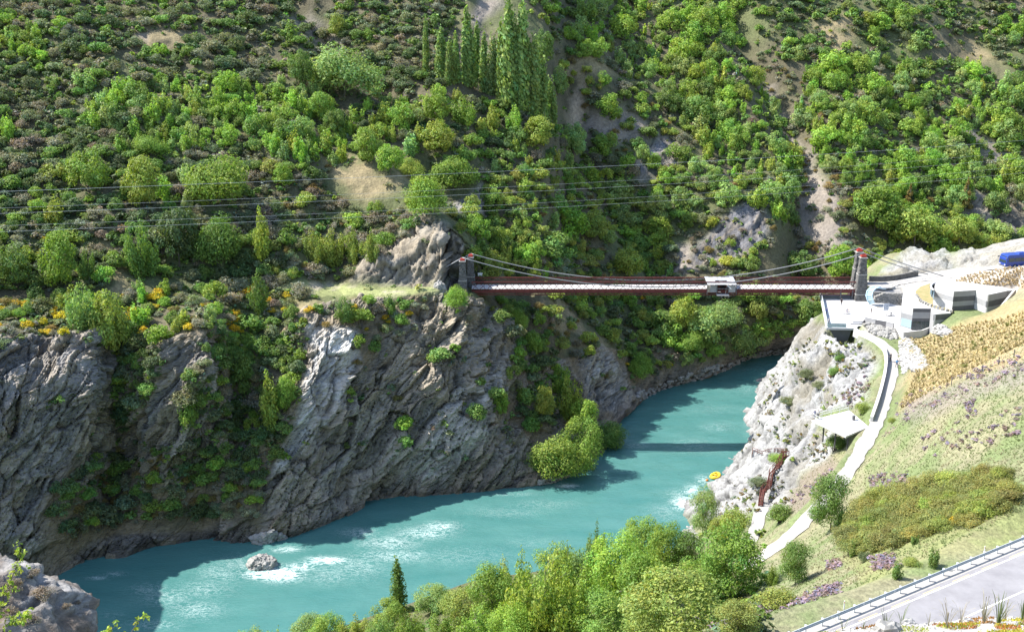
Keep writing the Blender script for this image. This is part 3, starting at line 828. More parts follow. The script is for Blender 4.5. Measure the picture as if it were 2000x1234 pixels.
M_WALLST = mat('dry_stone', (.20, .195, .185), .9, c2=(.36, .35, .33), nscale=2.2, bump=.5, bscale=8)
M_TIN = mat('corrugated_iron', (.36, .37, .39), .5, metal=.25, c2=(.28, .29, .31), nscale=2.4)
M_INNER_SHADE = mat('interior_shade', (.015, .014, .016), .8)  # near-black puts the shade of the hut opening into the colour
M_YRAFT = mat('yellow_rubber', (.62, .43, .03), .45)
M_ORANGE = mat('orange_plastic', (.60, .17, .03), .5)
M_GREYRUB = mat('grey_rubber', (.10, .10, .11), .6)
M_BUS = mat('blue_coach_paint', (.02, .05, .26), .3, spec=.5)
M_TYRE = mat('black_tyre', (.015, .015, .015), .8)
M_WHITE = mat('white_paint', (.72, .72, .71), .5)
M_WOOD = mat('weathered_timber', (.40, .35, .28), .85, c2=(.30, .26, .21), nscale=5)
M_REDWOOD = mat('red_stained_timber', (.13, .042, .03), .75, c2=(.095, .036, .028), nscale=5)
M_PAPER = mat('information_board_print', (.16, .22, .32), .5, c2=(.50, .53, .56), nscale=5)

# ------------------------------------------------------------------ road, paths, car park
def ribbon(name, line, hw, m, lift=.0, step=.8, label=None, z_wob=0.0):
    L = [Vector(a) for a in line]
    d = [0.0]
    for a, b in zip(L, L[1:]): d.append(d[-1] + (b - a).length)
    n = max(2, int(d[-1] / step)); s = np.linspace(0, d[-1], n)
    c = pchip(d, np.array([tuple(a) for a in L]), s)
    t = np.gradient(c[:, :2], axis=0); t /= np.linalg.norm(t, axis=1, keepdims=True)
    nn_ = np.stack([-t[:, 1], t[:, 0]], 1)
    v = []
    k = 5
    wob = np.stack([fbm(np.stack([s * .5, s * 0, s * 0 + 3], 1), 3, 401), fbm(np.stack([s * .5, s * 0, s * 0 + 3], 1), 3, 402)], 1)
    for i in range(n):
        for j in range(k):
            o = (j / (k - 1) * 2 - 1) * hw * (1 + z_wob * wob[i, 0 if j < 2 else 1] * .35)
            v.append((c[i, 0] + nn_[i, 0] * o, c[i, 1] + nn_[i, 1] * o, c[i, 2] + lift))
    idx = np.arange(n * k).reshape(n, k)
    f = np.stack([idx[:-1, :-1], idx[1:, :-1], idx[1:, 1:], idx[:-1, 1:]], -1).reshape(-1, 4)[:, ::-1]
    o = np_obj(name, np.array(v), f, mats=[m], smooth=True)
    return tag(o, label, kind='structure'), c, nn_
ribbon('gravel_path', UPPER_PATH, 1.15, M_GRAVEL, .03, z_wob=1)
ribbon('gravel_path', LOWER_PATH, 1.0, M_GRAVEL, .03, z_wob=1)
ribbon('car_park', CAR_PARK, 3.4, M_GRAVEL, .05, z_wob=.6)
ribbon('road', [road_pt(-60, 4.6), road_pt(0, 4.6), road_pt(120, 4.6)], 3.95, M_ASPH, .0)
ribbon('road_verge', [road_pt(-60, -.1), road_pt(0, -.1), road_pt(120, -.1)], .8, M_GRAVEL, -.02)
ribbon('edge_line', [road_pt(-60, 1.25), road_pt(0, 1.25), road_pt(120, 1.25)], .07, M_LINE, .008)
ribbon('centre_line', [road_pt(-60, 5.6), road_pt(0, 5.6), road_pt(120, 5.6)], .075, M_LINE, .008)
for k in range(14):
    ribbon('yellow_dash', [road_pt(2 + k * 4.2, 1.02), road_pt(3.2 + k * 4.2, 1.02), road_pt(4.4 + k * 4.2, 1.02)], .045, M_YEL, .009)

# guard rail: W beam and a post every two metres
gr = empty('guard_rail', road_pt(20, 0))
tag(gr, 'long galvanised steel crash barrier along the edge of the grey road', 'crash barrier')
prof = [(-.02, .75), (.05, .71), (.05, .64), (-.03, .60), (-.03, .58), (.05, .54), (.05, .47), (-.02, .43)]
def beam(s0, s1):
    b = MB(); vs = []
    for s in (s0, s1):
        for o, z in prof:
            q = road_pt(s, -o); vs.append(rel(gr, (q.x, q.y, ROAD_Z + z + .02)))
        for o, z in prof[::-1]:
            q = road_pt(s, -o + .012); vs.append(rel(gr, (q.x, q.y, ROAD_Z + z + .02)))
    n = 16
    b.add(vs, [(i, (i + 1) % n, n + (i + 1) % n, n + i) for i in range(n)] + [tuple(range(n))[::-1], tuple(range(n, 2 * n))])
    b.obj('beam', M_GALV, gr)
for s0 in range(-8, 62, 4): beam(s0 + .01, s0 + 3.99)
post_me = MB().box((0, 0, .32), (.11, .14, .82)).box((.0, -.1, .60), (.1, .1, .3)).mesh('post', M_GALV)
rz_road = math.atan2(ROAD_DIR.y, ROAD_DIR.x)
for s in range(-8, 62, 2):
    o = bpy.data.objects.new('post', post_me); COL.objects.link(o); o.parent = gr
    q = road_pt(s + 1, -.21); o.location = rel(gr, (q.x, q.y, ROAD_Z)); o.rotation_euler = (0, 0, rz_road)

def marker(px_, py_, label, h=.9):
    q = hit(px_, py_, 'near')[0]
    t = empty('marker_post', q); tag(t, label, 'marker post')
    MB().box((0, 0, h / 2), (.1, .05, h), m=0, taper=.8).obj('shaft', M_WHITE, t)
    MB().box((0, -.028, h * .8), (.06, .01, .12)).obj('reflector', M_ORANGE, t)
marker(1648, 1190, 'thin white marker post behind the lower end of the crash barrier')
marker(1922, 1082, 'thin white marker post behind the upper part of the crash barrier')

# ------------------------------------------------------------------ the suspension bridge
DN, DF = 252.7, 256.9
ZT = P(1290, 551, D=DN).z; ZB = P(1290, 567.5, D=DN).z
XL = P(921, 551, D=DN).x; XR = P(1672, 551, D=DN).x
bridge = empty('suspension_bridge', ((XL + XR) / 2, (DN + DF) / 2, ZB))
tag(bridge, 'long red iron suspension bridge on stone towers across the gorge', 'bridge')
R = lambda q: rel(bridge, q)
for y_, nm in ((DN, 'near'), (DF, 'far')):
    MB().bar(R((XL, y_, ZT)), R((XR, y_, ZT)), .2, .2).obj('top_chord', M_OXIDE, bridge)
    MB().bar(R((XL, y_, ZB - .24)), R((XR, y_, ZB - .24)), .24, .66).obj('bottom_chord', M_OXIDE, bridge)
    MB().bar(R((XL, y_, ZB - .95)), R((XR, y_, ZB - .95)), .16, .2).obj('stringer', M_OXIDE, bridge)
NP = 52
step = (XR - XL) / NP
h0 = ZT - ZB
def brace(sgn):
    b = MB(); b.bar((-step / 2, 0, -sgn * (h0 / 2 - .1)), (step / 2, 0, sgn * (h0 / 2 - .1)), .075, .09); return b.mesh('lattice_brace', M_OXIDE)
bm_ = [brace(1), brace(-1)]
hang_me = MB().bar((0, 0, -.8), (0, 0, .05), .12).mesh('under_strut', M_OXIDE)
beam_me = MB().box((0, 0, -.25), (.2, DF - DN + .5, .3)).mesh('cross_beam', M_OXIDE)
for i in range(NP):
    for j, y_ in ((0, DN), (1, DF)):
        for k in (0, 1):
            o = bpy.data.objects.new('lattice_brace', bm_[k]); COL.objects.link(o); o.parent = bridge
            o.location = R((XL + (i + .5) * step, y_ + (k - .5) * .1, (ZT + ZB) / 2))
    o = bpy.data.objects.new('cross_beam', beam_me); COL.objects.link(o); o.parent = bridge; o.location = R((XL + i * step + .1, (DN + DF) / 2, ZB))
    o = bpy.data.objects.new('under_strut', hang_me); COL.objects.link(o); o.parent = bridge; o.location = R((XL + i * step + .1, DN, ZB))
# netting behind the far truss, as a fine mesh of real wires
nt_ = MB()
for i in range(NP * 3):
    x = XL + (i + .5) * step / 3
    nt_.bar(R((x, DF + .09, ZB + .1)), R((x, DF + .09, ZT)), .05, .02)
for z in np.linspace(ZB + .25, ZT - .1, 9): nt_.bar(R((XL, DF + .09, z)), R((XR, DF + .09, z)), .02, .06)
nto = nt_.obj('netting', mat('dark_netting', (.10, .055, .05), .8), bridge); nto['kind'] = 'stuff'
# deck planks
pl_me = [MB().box((0, 0, 0), (.92, DF - DN - .3, .1)).mesh('deck_plank', M_DECK)]
npl = int((XR - XL) / .95)
for i in range(npl):
    o = bpy.data.objects.new('deck_plank', pl_me[0]); COL.objects.link(o); o.parent = bridge
    o.location = R((XL + (i + .5) * (XR - XL) / npl, (DN + DF) / 2, ZB + .32 + RNG.uniform(-.012, .012)))

def tower(px0, ytop, D, zbase, w0, w1, bands, seed):
    top = P(px0, ytop, D=D)
    H = top.z - zbase
    rng = np.random.default_rng(seed)
    t = empty('tower', (0, 0, 0)); t.parent = bridge; t.location = R((top.x, D, zbase))
    v, f = [], []
    nc = 20; rings = []
    for i in range(nc):
        for k, (fr, ins) in enumerate(((0.04, 0), (.86, 0), (.94, .075), (.98, .075))):
            z = H * .9 * (i + fr) / nc; q = z / H
            rings.append((z, (w0 + (w1 - w0) * (q ** .85)) / 2 - ins, i))
    n = 20
    jit = rng.uniform(-.085, .085, (nc, n))
    for z, r, ci in rings:
        for j in range(n):
            side, u = j // 5, (j % 5) / 5 * 2 - 1
            x, y = [(u, -1), (1, u), (-u, 1), (-1, -u)][side]
            k = r + jit[ci, j] * .8
            v.append((x * k, y * k * 1.0, z))
    m = len(rings)
    for i in range(m - 1):
        for j in range(n):
            f.append((i * n + j, i * n + (j + 1) % n, (i + 1) * n + (j + 1) % n, (i + 1) * n + j))
    f.append(tuple((m - 1) * n + j for j in range(n)))
    me = bpy.data.meshes.new('shaft'); me.from_pydata(v, [], f); me.materials.append(M_STONE); me.update()
    o = bpy.data.objects.new('shaft', me); COL.objects.link(o); o.parent = t
    for b in bands:
        r = w0 + (w1 - w0) * (b ** .85) + .16
        MB().box((0, 0, H * b), (r, r, .16)).obj('stone_band', M_BAND, t)
    MB().box((0, 0, H * .915), (w1 + .55, w1 + .55, .22)).obj('cornice', M_BAND, t)
    MB().box((0, 0, H * .955), (w1 + .1, w1 + .1, .38), taper=.85).obj('cap', M_REDCAP, t)
    MB().tube([(-.35, 0, H * .985), (.35, 0, H * .985)], .16, 8).obj('saddle', M_REDCAP, t)
    return top
TLN = tower(903, 503, DN, P(905, 583, D=DN).z, 2.5, 1.0, (.45,), 1)
TLF = tower(919, 495.5, DF, P(921, 575, D=DF).z, 2.5, 1.0, (.45,), 2)
TRN = tower(1687, 494.5, DN, P(1687, 591, D=DN).z - .1, 3.1, 1.15, (.2, .585), 3)
TRF = tower(1679, 484, DF, P(1679, 580, D=DF).z, 3.0, 1.15, (.2, .585), 4)
def cable(a, b, ymin):
    pts = []
    for i in range(41):
        t = i / 40; x = a.x + (b.x - a.x) * t
        u = 2 * t - 1
        za = a.z + (b.z - a.z) * t
        sag = ((a.z + b.z) / 2 - ymin) * (1 - u * u)
        pts.append(R((x, a.y - .12 if a.y < 254 else a.y + .12, za - sag)))
    MB().tube(pts, .115, 6).obj('main_cable', M_CABLE, bridge, smooth=True)
def stay(a, q, sg=.3):
    pts = []
    for i in range(13):
        t = i / 12
        pts.append(R(Vector(a).lerp(Vector(q), t) - Vector((0, 0, sg * 4 * t * (1 - t)))))
    MB().tube(pts, .115, 6).obj('back_stay', M_CABLE, bridge, smooth=True)
zs = P(1290, 560, D=DN).z
for a, b in ((TLN, TRN), (TLF, TRF)): cable(a, b, zs + (0 if a.y < 254 else .35))
stay(TLN, P(812, 549, D=251)); stay(TLF, P(826, 541, D=256))
stay(TRN, P(1813, 536, D=254)); stay(TRF, P(1850, 541, D=257))
# the jump hut sitting on the bridge
hx0, hx1 = P(1381, 550, D=DN).x, P(1438, 550, D=DN).x
hut = empty('jump_hut', ((hx0 + hx1) / 2, DN, ZB))
tag(hut, 'small tin roofed jump hut standing on the middle of the bridge', 'hut')
H_ = lambda q: rel(hut, q)
zr0, zr1 = P(1410, 556, D=DN - 1.2).z, P(1410, 542, D=DF - .8).z
ns = 7
for i in range(ns):
    xa = hx0 + (hx1 - hx0) * i / ns; wd_ = (hx1 - hx0) / ns
    b = MB(); vs = []; fs = []
    up = RNG.uniform(-.12, .18); yb = DF - .6 + RNG.uniform(-.4, .4)
    for k in range(9):
        x = xa + wd_ * k / 8 * .985; wv = .05 * (1 if k % 2 else -1)
        for y_, z_ in ((DN - 1.2, zr0), (yb, zr1 + up)):
            vs.append(H_((x, y_, z_ + wv)))
        for y_, z_ in ((yb, zr1 + up), (DN - 1.2, zr0)):
            vs.append(H_((x, y_, z_ + wv - .05)))
    for k in range(8):
        for j in range(4): fs.append((k * 4 + j, k * 4 + (j + 1) % 4, k * 4 + 4 + (j + 1) % 4, k * 4 + 4 + j))
    b.add(vs, fs).obj('roof_sheet', M_TIN, hut)
hw_ = hx1 - hx0
for a, b_, m in ((0.0, .1, M_WOOD), (.1, .36, M_CONC2), (.72, .98, M_TIN)):
    x0, x1 = hx0 + hw_ * a, hx0 + hw_ * b_
    MB().box(H_(((x0 + x1) / 2, DN - .35, (zr0 + ZB) / 2 - .35)), (x1 - x0 - .05, .08, zr0 - ZB - .1)).obj('side_panel', m, hut)
MB().box(H_(((hx0 + hx1) / 2, DN + .9, (zr0 + ZB) / 2)), (hw_ * .4, .1, zr0 - ZB + .9)).obj('back_panel', M_INNER_SHADE, hut)
MB().box(H_((hx0 + hw_ * .53, DN - .9, ZB - .72)), (hw_ * .42, 1.7, .12)).obj('jump_ledge', M_CONC2, hut)
for a in (.0, .33, .73, 1.0): MB().bar(H_((hx0 + hw_ * a, DN - .75, ZB - .7)), H_((hx0 + hw_ * a, DN - .75, zr0)), .12).obj('corner_post', M_DKSTEEL, hut)
MB().bar(H_((hx0 + hw_ * .34, DN - 1.7, ZB + .15)), H_((hx0 + hw_ * .44, DN - 1.7, ZB + .15)), .06).obj('hand_rail', M_STEEL, hut)
MB().bar(H_((hx0 + hw_ * .68, DN - 1.0, zr0 - .2)), H_((hx0 + hw_ * .8, DN - 1.3, zr0 - .95)), .22, .12).obj('winch_arm', M_WHITE, hut)
MB().bar(H_((hx0 + hw_ * .62, DN - 1.0, ZB - .6)), H_((hx0 + hw_ * .64, DN - 1.0, ZB + .4)), .05).obj('grab_pole', M_STEEL, hut)
q = P(938, 533, D=258.5)
sg_ = empty('notice_board', (q.x, q.y, P(938, 548, D=258.5).z)); tag(sg_, 'small white notice board beside the far left bridge tower', 'sign')
MB().box((0, 0, 1.5), (1.1, .06, .7)).obj('panel', M_WHITE, sg_)
for s in (-.4, .4): MB().box((s, .06, .9), (.08, .06, 1.8)).obj('leg', M_DKSTEEL, sg_)

# ------------------------------------------------------------------ jump plaza and visitor centre
plaza = empty('viewing_platform', PLAZA[0]); tag(plaza, 'wide pale concrete viewing platform beneath the right end of the bridge', 'platform')
V_ = lambda q: rel(plaza, q)
MB().prism([tuple(V_(a))[:2] for a in PLAZA], -.45, 0).obj('slab', M_CONC, plaza)
# wedge shaped support below; shade of the underside put into its dark concrete
a, b = P(1625, 642, PLAZA_Z - .46), P(1664, 643, PLAZA_Z - .46); c = P(1644, 690, D=a.y + 1.2)
vs = [V_(a), V_(b), V_(a + Vector((0, 6, 0))), V_(b + Vector((0, 6, 0))), V_(c - Vector((.25, 0, 0))), V_(c + Vector((.25, 0, 0))), V_(c + Vector((-.25, 6, 0))), V_(c + Vector((.25, 6, 0)))]
MB().add(vs, [(0, 1, 3, 2), (0, 4, 5, 1), (1, 5, 7, 3), (3, 7, 6, 2), (2, 6, 4, 0), (4, 6, 7, 5)]).obj('support', M_SUPPORT_SHADE, plaza)
def railing(root, pts, h, name, m, glass=None, post=1.8, rails=(1.0, .55), r=.035, rname='rail'):
    """Posts and rails along a line of points; each post a part."""
    for a, b in zip(pts, pts[1:]):
        a, b = rel(root, a), rel(root, b); L = (b - a).length; n = max(1, round(L / post))
        for i in range(n + 1):
            q = a.lerp(b, i / n); MB().bar(q, q + Vector((0, 0, h)), r * 1.6).obj('post', m, root)
        for k in rails: MB().bar(a + Vector((0, 0, h * k)), b + Vector((0, 0, h * k)), r * 1.8).obj(rname, m, root)
        if glass: 
            MB().bar(a + Vector((0, 0, h * .5)), b + Vector((0, 0, h * .5)), .02, h * .8).obj('glass_panel', glass, root)
rl = empty('platform_railing', PLAZA[1]); tag(rl, 'steel and glass railing along the river side of the big viewing platform', 'railing')
railing(rl, [PLAZA[0] + Vector((.15, 0, 0)), PLAZA[1] + Vector((.15, .15, 0)), PLAZA[2] + Vector((-1.9, .15, 0))], 1.15, 'railing', M_STEEL, None, 2.0)
MB().bar(rel(rl, PLAZA[0] + Vector((.32, 0, .5))), rel(rl, PLAZA[1] + Vector((.32, .2, .5))), .02, .85).obj('glass_panel', M_GLASSB, rl)
MB().bar(rel(rl, PLAZA[1] + Vector((.3, .3, .5))), rel(rl, PLAZA[2] + Vector((-2, .3, .5))), .02, .85).obj('glass_panel', M_GLASSB, rl)
# broad steps at the near corner
stp = empty('steps', P(1664, 634, PLAZA_Z)); tag(stp, 'low broad pale steps at the near right corner of the viewing platform', 'steps')
for i in range(3):
    a, b = P(1655 + 5 * i, 636 - 3.2 * i, PLAZA_Z), P(1684, 636 - 3.2 * i, PLAZA_Z)
    MB().box(rel(stp, (a + b) / 2) + Vector((0, 0, .02 + .06 * i)), ((b - a).length, .7, .1 + .12 * i)).obj('step', M_CONC2 if i % 2 else M_CONC, stp)
# low parapet of three concrete panels right of the steps
par = empty('parapet', P(1690, 640, PLAZA_Z - .5)); tag(par, 'low parapet of pale and dark concrete panels below the plaza', 'wall')
seg = [(1690, 621.5), (1711, 626.5), (1731, 630), (1746, 634)]
for (a, b), m in zip(zip(seg, seg[1:]), (M_CONC2, M_CONC3, M_CONC2)):
    a, b = P(*a, PLAZA_Z + .35), P(*b, PLAZA_Z + .35)
    MB().bar(rel(par, a - Vector((0, 0, .9))), rel(par, b - Vector((0.04, 0, .9))), .3, 2.3).obj('wall_panel', m, par)
    MB().bar(rel(par, a + Vector((0, 0, .3))), rel(par, b + Vector((-.04, 0, .3))), .42, .1).obj('coping', M_CONC, par)

def banded_wall(root, a, b, z0, z1, mats_, th=.3, name='wall_panel'):
    """One face of a building: horizontal concrete bands, every second one standing slightly proud."""
    n = len(mats_); d = (Vector(b) - Vector(a)); d.z = 0; nrm = Vector((d.y, -d.x, 0)).normalized()
    for i, m in enumerate(mats_):
        za, zb = z0 + (z1 - z0) * i / n, z0 + (z1 - z0) * (i + 1) / n
        o = .02 if i % 2 else 0
        pa, pb = Vector((a[0], a[1], 0)) + nrm * o, Vector((b[0], b[1], 0)) + nrm * o
        q0, q1 = pa - nrm * th, pb - nrm * th
        pts = [(pa.x, pa.y), (pb.x, pb.y), (q1.x, q1.y), (q0.x, q0.y)]
        pts = [tuple(rel(root, (x, y, 0)))[:2] for x, y in pts]
        MB().prism(pts, za - root.location.z + .004, zb - root.location.z - .004).obj(name, m, root)
VC_Z, VC_R = 35.4, 40.0
vc = empty('visitor_centre', P(1800, 640, VC_Z)); tag(vc, 'lower visitor centre of zigzag grey and white concrete walls beside the plaza', 'building')
f_, g_, h_, i_, j_ = [P(a, b, VC_R) for a, b in ((1762, 598), (1783.5, 603), (1819, 603.5), (1825, 615), (1857, 612.5))]
bk_ = [P(a, b, VC_R) for a, b in ((1862, 607), (1836, 601), (1815, 594), (1797, 586), (1788, 575), (1788, 562), (1766, 561), (1763, 580))]
roofp = [f_, g_, h_, i_, j_] + bk_
C_LIT = [M_CONC, M_CONC2, M_CONC, M_CONC]
C_SHADE = [M_CONC2, M_CONC3, M_CONC2, M_CONC2, M_CONC3]  # camera-facing walls: darker bands put their shade into the colour
for a, b, c in ((f_, g_, [M_CONC, M_CONC, M_CONC2, M_CONC]), (h_, i_, [M_CONC, M_CONC2, M_CONC, M_CONC])): banded_wall(vc, a, b, VC_Z - 1.0, VC_R - .02, c)
banded_wall(vc, g_, h_, VC_Z + 1.9, VC_R - .02, C_SHADE[1:])
banded_wall(vc, i_, j_, VC_Z - 1.0, VC_R - .02, C_SHADE)
banded_wall(vc, P(1763, 580, VC_R), f_, VC_Z - 1.0, VC_R - .02, [M_CONC, M_CONC2, M_CONC])
MB().prism([tuple(rel(vc, a))[:2] for a in roofp], VC_R - vc.location.z, VC_R + .16 - vc.location.z).obj('roof', M_CONC, vc)
inner = [a + Vector((0, .45, 0)) for a in (f_, g_, h_, i_, j_)] + bk_
MB().prism([tuple(rel(vc, a))[:2] for a in inner], VC_Z - 1.2 - vc.location.z, VC_R - .03 - vc.location.z).obj('inner_wall', M_CONC2, vc)
# glazed front below the shade-toned wall, with mullions
gw0, gw1 = g_ + Vector((.15, -.02, 0)), h_ + Vector((-.1, -.02, 0))
fr_ = MB().bar(rel(vc, (gw0.x, gw0.y, VC_Z + 1.0)), rel(vc, (gw1.x, gw1.y, VC_Z + 1.0)), .08, 1.8).obj('window', M_GLASS, vc)
for k in range(5):
    q = gw0.lerp(gw1, k / 4); MB().box(rel(vc, (q.x, q.y - .08, VC_Z + 1.0)), (.09, .12, 1.82)).obj('mullion', M_DKSTEEL, fr_)
MB().bar(rel(vc, (f_.x + .1, f_.y - .1, VC_Z + 1.3)), rel(vc, (g_.x - .1, g_.y - .1, VC_Z + 1.3)), .08, 1.6).obj('window', M_GLASSB, vc)
# terrace in front
ter = empty('terrace', P(1780, 648, VC_Z)); tag(ter, 'small white walled terrace in front of the visitor centre windows', 'terrace')
tp = [P(a, b, VC_Z) for a, b in ((1748, 636), (1764, 656), (1800, 652), (1820, 644), (1822, 636), (1762, 628))]
MB().prism([tuple(rel(ter, a))[:2] for a in tp], -1.5, 0.02).obj('floor_slab', M_CONC, ter)
for a, b in zip(tp[:4], tp[1:4]): MB().bar(rel(ter, a) + Vector((0, 0, -.3)), rel(ter, b) + Vector((0, 0, -.3)), .25, 2.2).obj('parapet_wall', M_CONC, ter)
# planted roof behind it
gro = empty('planted_roof', P(1830, 590, 40.2)); tag(gro, 'crescent of dry grass planted on the roof between the two concrete buildings', 'planted roof')
gp = [P(a, b, 40.45) for a, b in ((1788, 569), (1798, 560), (1817, 553.5), (1815, 561), (1826, 574), (1826, 582), (1860, 591), (1861, 607), (1836, 602), (1815, 595.5), (1795, 586))]
M_DRYROOF = mat('dry_roof_turf', (.33, .25, .13), .95, c2=(.20, .20, .08), nscale=.9, bump=1, bscale=6)
MB().prism([tuple(rel(gro, a))[:2] for a in gp], -1.2, .28).obj('turf', M_DRYROOF, gro)
kb = [(1788, 575), (1797, 586.5), (1815, 595), (1836, 601.5), (1862, 608)]
for (a, b) in zip(kb, kb[1:]):
    a, b = P(*a, 40.5), P(*b, 40.5); n = max(2, int((b - a).length / .8))
    for k in range(n):
        q = a.lerp(b, (k + .5) / n)
        MB().box(rel(gro, q), (.62, .45, .38 + .14 * random.random()), rz=random.uniform(-.4, .4), taper=.8).obj('kerb_stone', M_ROCKW, gro)
# upper building
UC_R, UC_Z = 44.2, 40.2
uc = empty('upper_building', P(1900, 600, UC_Z)); tag(uc, 'upper long building of grey banded concrete half sunk into the tussock slope', 'building')
a_, b_, c_, d_, e_ = [P(x, y, UC_R) for x, y in ((1826.5, 560.5), (1863, 570.5), (1906.5, 567.7), (1930, 577), (1967, 569))]
bk2 = [P(x, y, UC_R) for x, y in ((1985, 567.5), (1955, 562), (1905, 556), (1880, 552), (1850, 549.5), (1828, 552))]
banded_wall(uc, a_, b_, UC_Z - 1, UC_R - .02, [M_CONC, M_CONC, M_CONC, M_CONC2, M_CONC])
banded_wall(uc, b_, c_, UC_Z - 1, UC_R - .02, [M_CONC2, M_CONC3, M_CONC2, M_CONC3, M_CONC2])  # darker mix than the sunward walls, shade painted in
banded_wall(uc, c_, d_, UC_Z - 1, UC_R - .02, [M_CONC, M_CONC, M_CONC2, M_CONC])
banded_wall(uc, d_, e_, UC_Z - 1, UC_R - .02, [M_CONC2, M_CONC2, M_CONC3, M_CONC2])  # again toned down for the shaded side
MB().prism([tuple(rel(uc, q))[:2] for q in [a_, b_, c_, d_, e_] + bk2], UC_R - UC_Z, UC_R - UC_Z + .16).obj('roof', M_CONC, uc)
MB().prism([tuple(rel(uc, q + Vector((0, .45, 0))))[:2] for q in (a_, b_, c_, d_, e_)] + [tuple(rel(uc, q))[:2] for q in bk2], -1, UC_R - UC_Z - .03).obj('inner_wall', M_CONC2, uc)
# sloping side wall at its right end, and the curved glazing at its left end
rw0, rw1 = P(1949, 607, 41.6), P(1981, 568, UC_R + .1)
MB().bar(rel(uc, rw0), rel(uc, rw1), .35, .5).obj('ramp_wall', M_CONC, uc)
cg0 = [P(x, y, UC_R - .2) for x, y in ((1828, 553), (1822, 555.5), (1819, 559), (1820.5, 563.5), (1825, 567.5))]
vs = [rel(uc, q) for q in cg0] + [rel(uc, q - Vector((0, 0, 1.7))) for q in cg0]
MB().add(vs, [(i, i + 1, i + 6, i + 5) for i in range(4)]).obj('curved_window', M_GLASS, uc)
for q in cg0: MB().bar(rel(uc, q - Vector((.06, .06, 1.7))), rel(uc, q - Vector((.06, .06, 0))), .09).obj('mullion', M_BLUE, uc)
rim = MB(); 
rim.tube([rel(uc, q + Vector((-.15, -.1, .1))) for q in cg0], .2, 6).obj('roof_rim', M_CONC, uc)

# arched steel and glass entry canopy
cn = empty('entry_canopy', P(1700, 592, PLAZA_Z)); tag(cn, 'curved pale blue steel and glass canopy beside the right stone tower', 'canopy')
A1 = [P(x, y, D=d) for x, y, d in ((1699, 594, 248.6), (1694, 586, 248.6), (1691.5, 577, 248.7), (1693.5, 568, 248.9), (1699, 562, 249.2), (1708, 559, 249.6), (1720, 561, 250.0))]
A2 = [P(x, y, D=d) for x, y, d in ((1708, 592, 246.6), (1704.5, 585, 246.6), (1703, 577, 246.7), (1705, 569, 246.9), (1710, 563.5, 247.2), (1718, 561.5, 247.8), (1730, 565, 248.4))]
for A in (A1, A2): MB().tube([rel(cn, q) for q in A], .14, 6).obj('arch_rib', M_BLUE, cn, smooth=True)
for i, (u, w) in enumerate(zip(A1, A2)):
    MB().bar(rel(cn, u), rel(cn, w), .09).obj('cross_tube', M_BLUE, cn)
    if i < 6:
        m1, m2 = u.lerp(A1[i + 1], .5), w.lerp(A2[i + 1], .5); MB().bar(rel(cn, m1), rel(cn, m2), .06).obj('cross_tube', M_BLUE, cn)
        a1, a2, a3, a4 = [rel(cn, q) + Vector((.1, .05, -.06)) for q in (u, A1[i + 1], A2[i + 1], w)]
        e = Vector((.03, .02, -.03)); MB().add([a1, a2, a3, a4, a1 + e, a2 + e, a3 + e, a4 + e], [(0, 1, 2, 3), (7, 6, 5, 4), (0, 4, 5, 1), (1, 5, 6, 2), (2, 6, 7, 3), (3, 7, 4, 0)]).obj('glass_panel', M_GLASSB, cn)

# dry stone retaining wall beside it
dw = empty('retaining_wall', P(1735, 592, PLAZA_Z)); tag(dw, 'rough dry stone retaining wall between the canopy and the white building', 'wall')
top_l = [P(x, y, D=250.6) for x, y in ((1706, 579), (1722, 568), (1740, 571), (1763, 571))]
xs0, xs1 = P(1705, 590, D=250).x, P(1764, 590, D=250).x
st = MB(); rows = 11
for r in range(rows):
    x = xs0 + random.random() * .4; z0 = PLAZA_Z - .4 + r * .27
    while x < xs1:
        wl = random.uniform(.4, 1.1)
        f = (x - xs0) / (xs1 - xs0)
        ztop = PLAZA_Z + (1.4 + 4 * f if f < .3 else 2.5)
        if z0 < ztop - .2: st.box(rel(dw, (x + wl / 2, 250.2 - (.5 * f) + random.uniform(-.12, .12), z0 + .12)), (wl - .05, .7, .24 + random.uniform(-.02, .05)), rz=random.uniform(-.12, .12), taper=random.uniform(.86, 1))
        x += wl
so = st.obj('stonework', M_WALLST, dw); so['kind'] = 'stuff'
MB().prism([tuple(rel(dw, (x, y, 0)))[:2] for x, y in ((xs0, 250.9), (xs1, 250.4), (xs1, 255), (xs0 + 1, 255))], -.6, 2.3).obj('earth_fill', M_GRAVEL, dw)

# low dark wall from the bridge end to the outcrop; mesh fence by the car park
lw = empty('low_wall', P(1735, 549, 38.2)); tag(lw, 'low dark stone wall curving from the bridge end to the pale outcrop', 'wall')
wl_ = [(1697, 548.5, 38.0), (1720, 549.5, 38.0), (1745, 547.5, 38.2), (1770, 543, 38.5), (1792, 537, 39.0)]
for (a, b) in zip(wl_, wl_[1:]):
    a, b = P(*a), P(*b)
    MB().bar(rel(lw, a + Vector((0, 0, .4))), rel(lw, b + Vector((0, 0, .4))), .45, 1.5).obj('wall_section', M_STONE, lw)
mf = empty('mesh_fence', P(1765, 566, 37.6)); tag(mf, 'thin steel mesh fence beside the car park above the stone wall', 'fence')
fp = [P(x, y, 37.7) for x, y in ((1742, 566), (1766, 565.5), (1788, 562))]
railing(mf, fp, 1.3, 'fence', M_DKSTEEL, None, 3.0, (1.0, .1), .022)
mesh_ = MB()
for a, b in zip(fp, fp[1:]):
    for k in range(24):
        q = rel(mf, a.lerp(b, k / 24)); mesh_.bar(q + Vector((0, 0, .1)), q + Vector((0, 0, 1.3)), .012)
mesh_.obj('wire_mesh', M_GALV, mf)['kind'] = 'stuff'

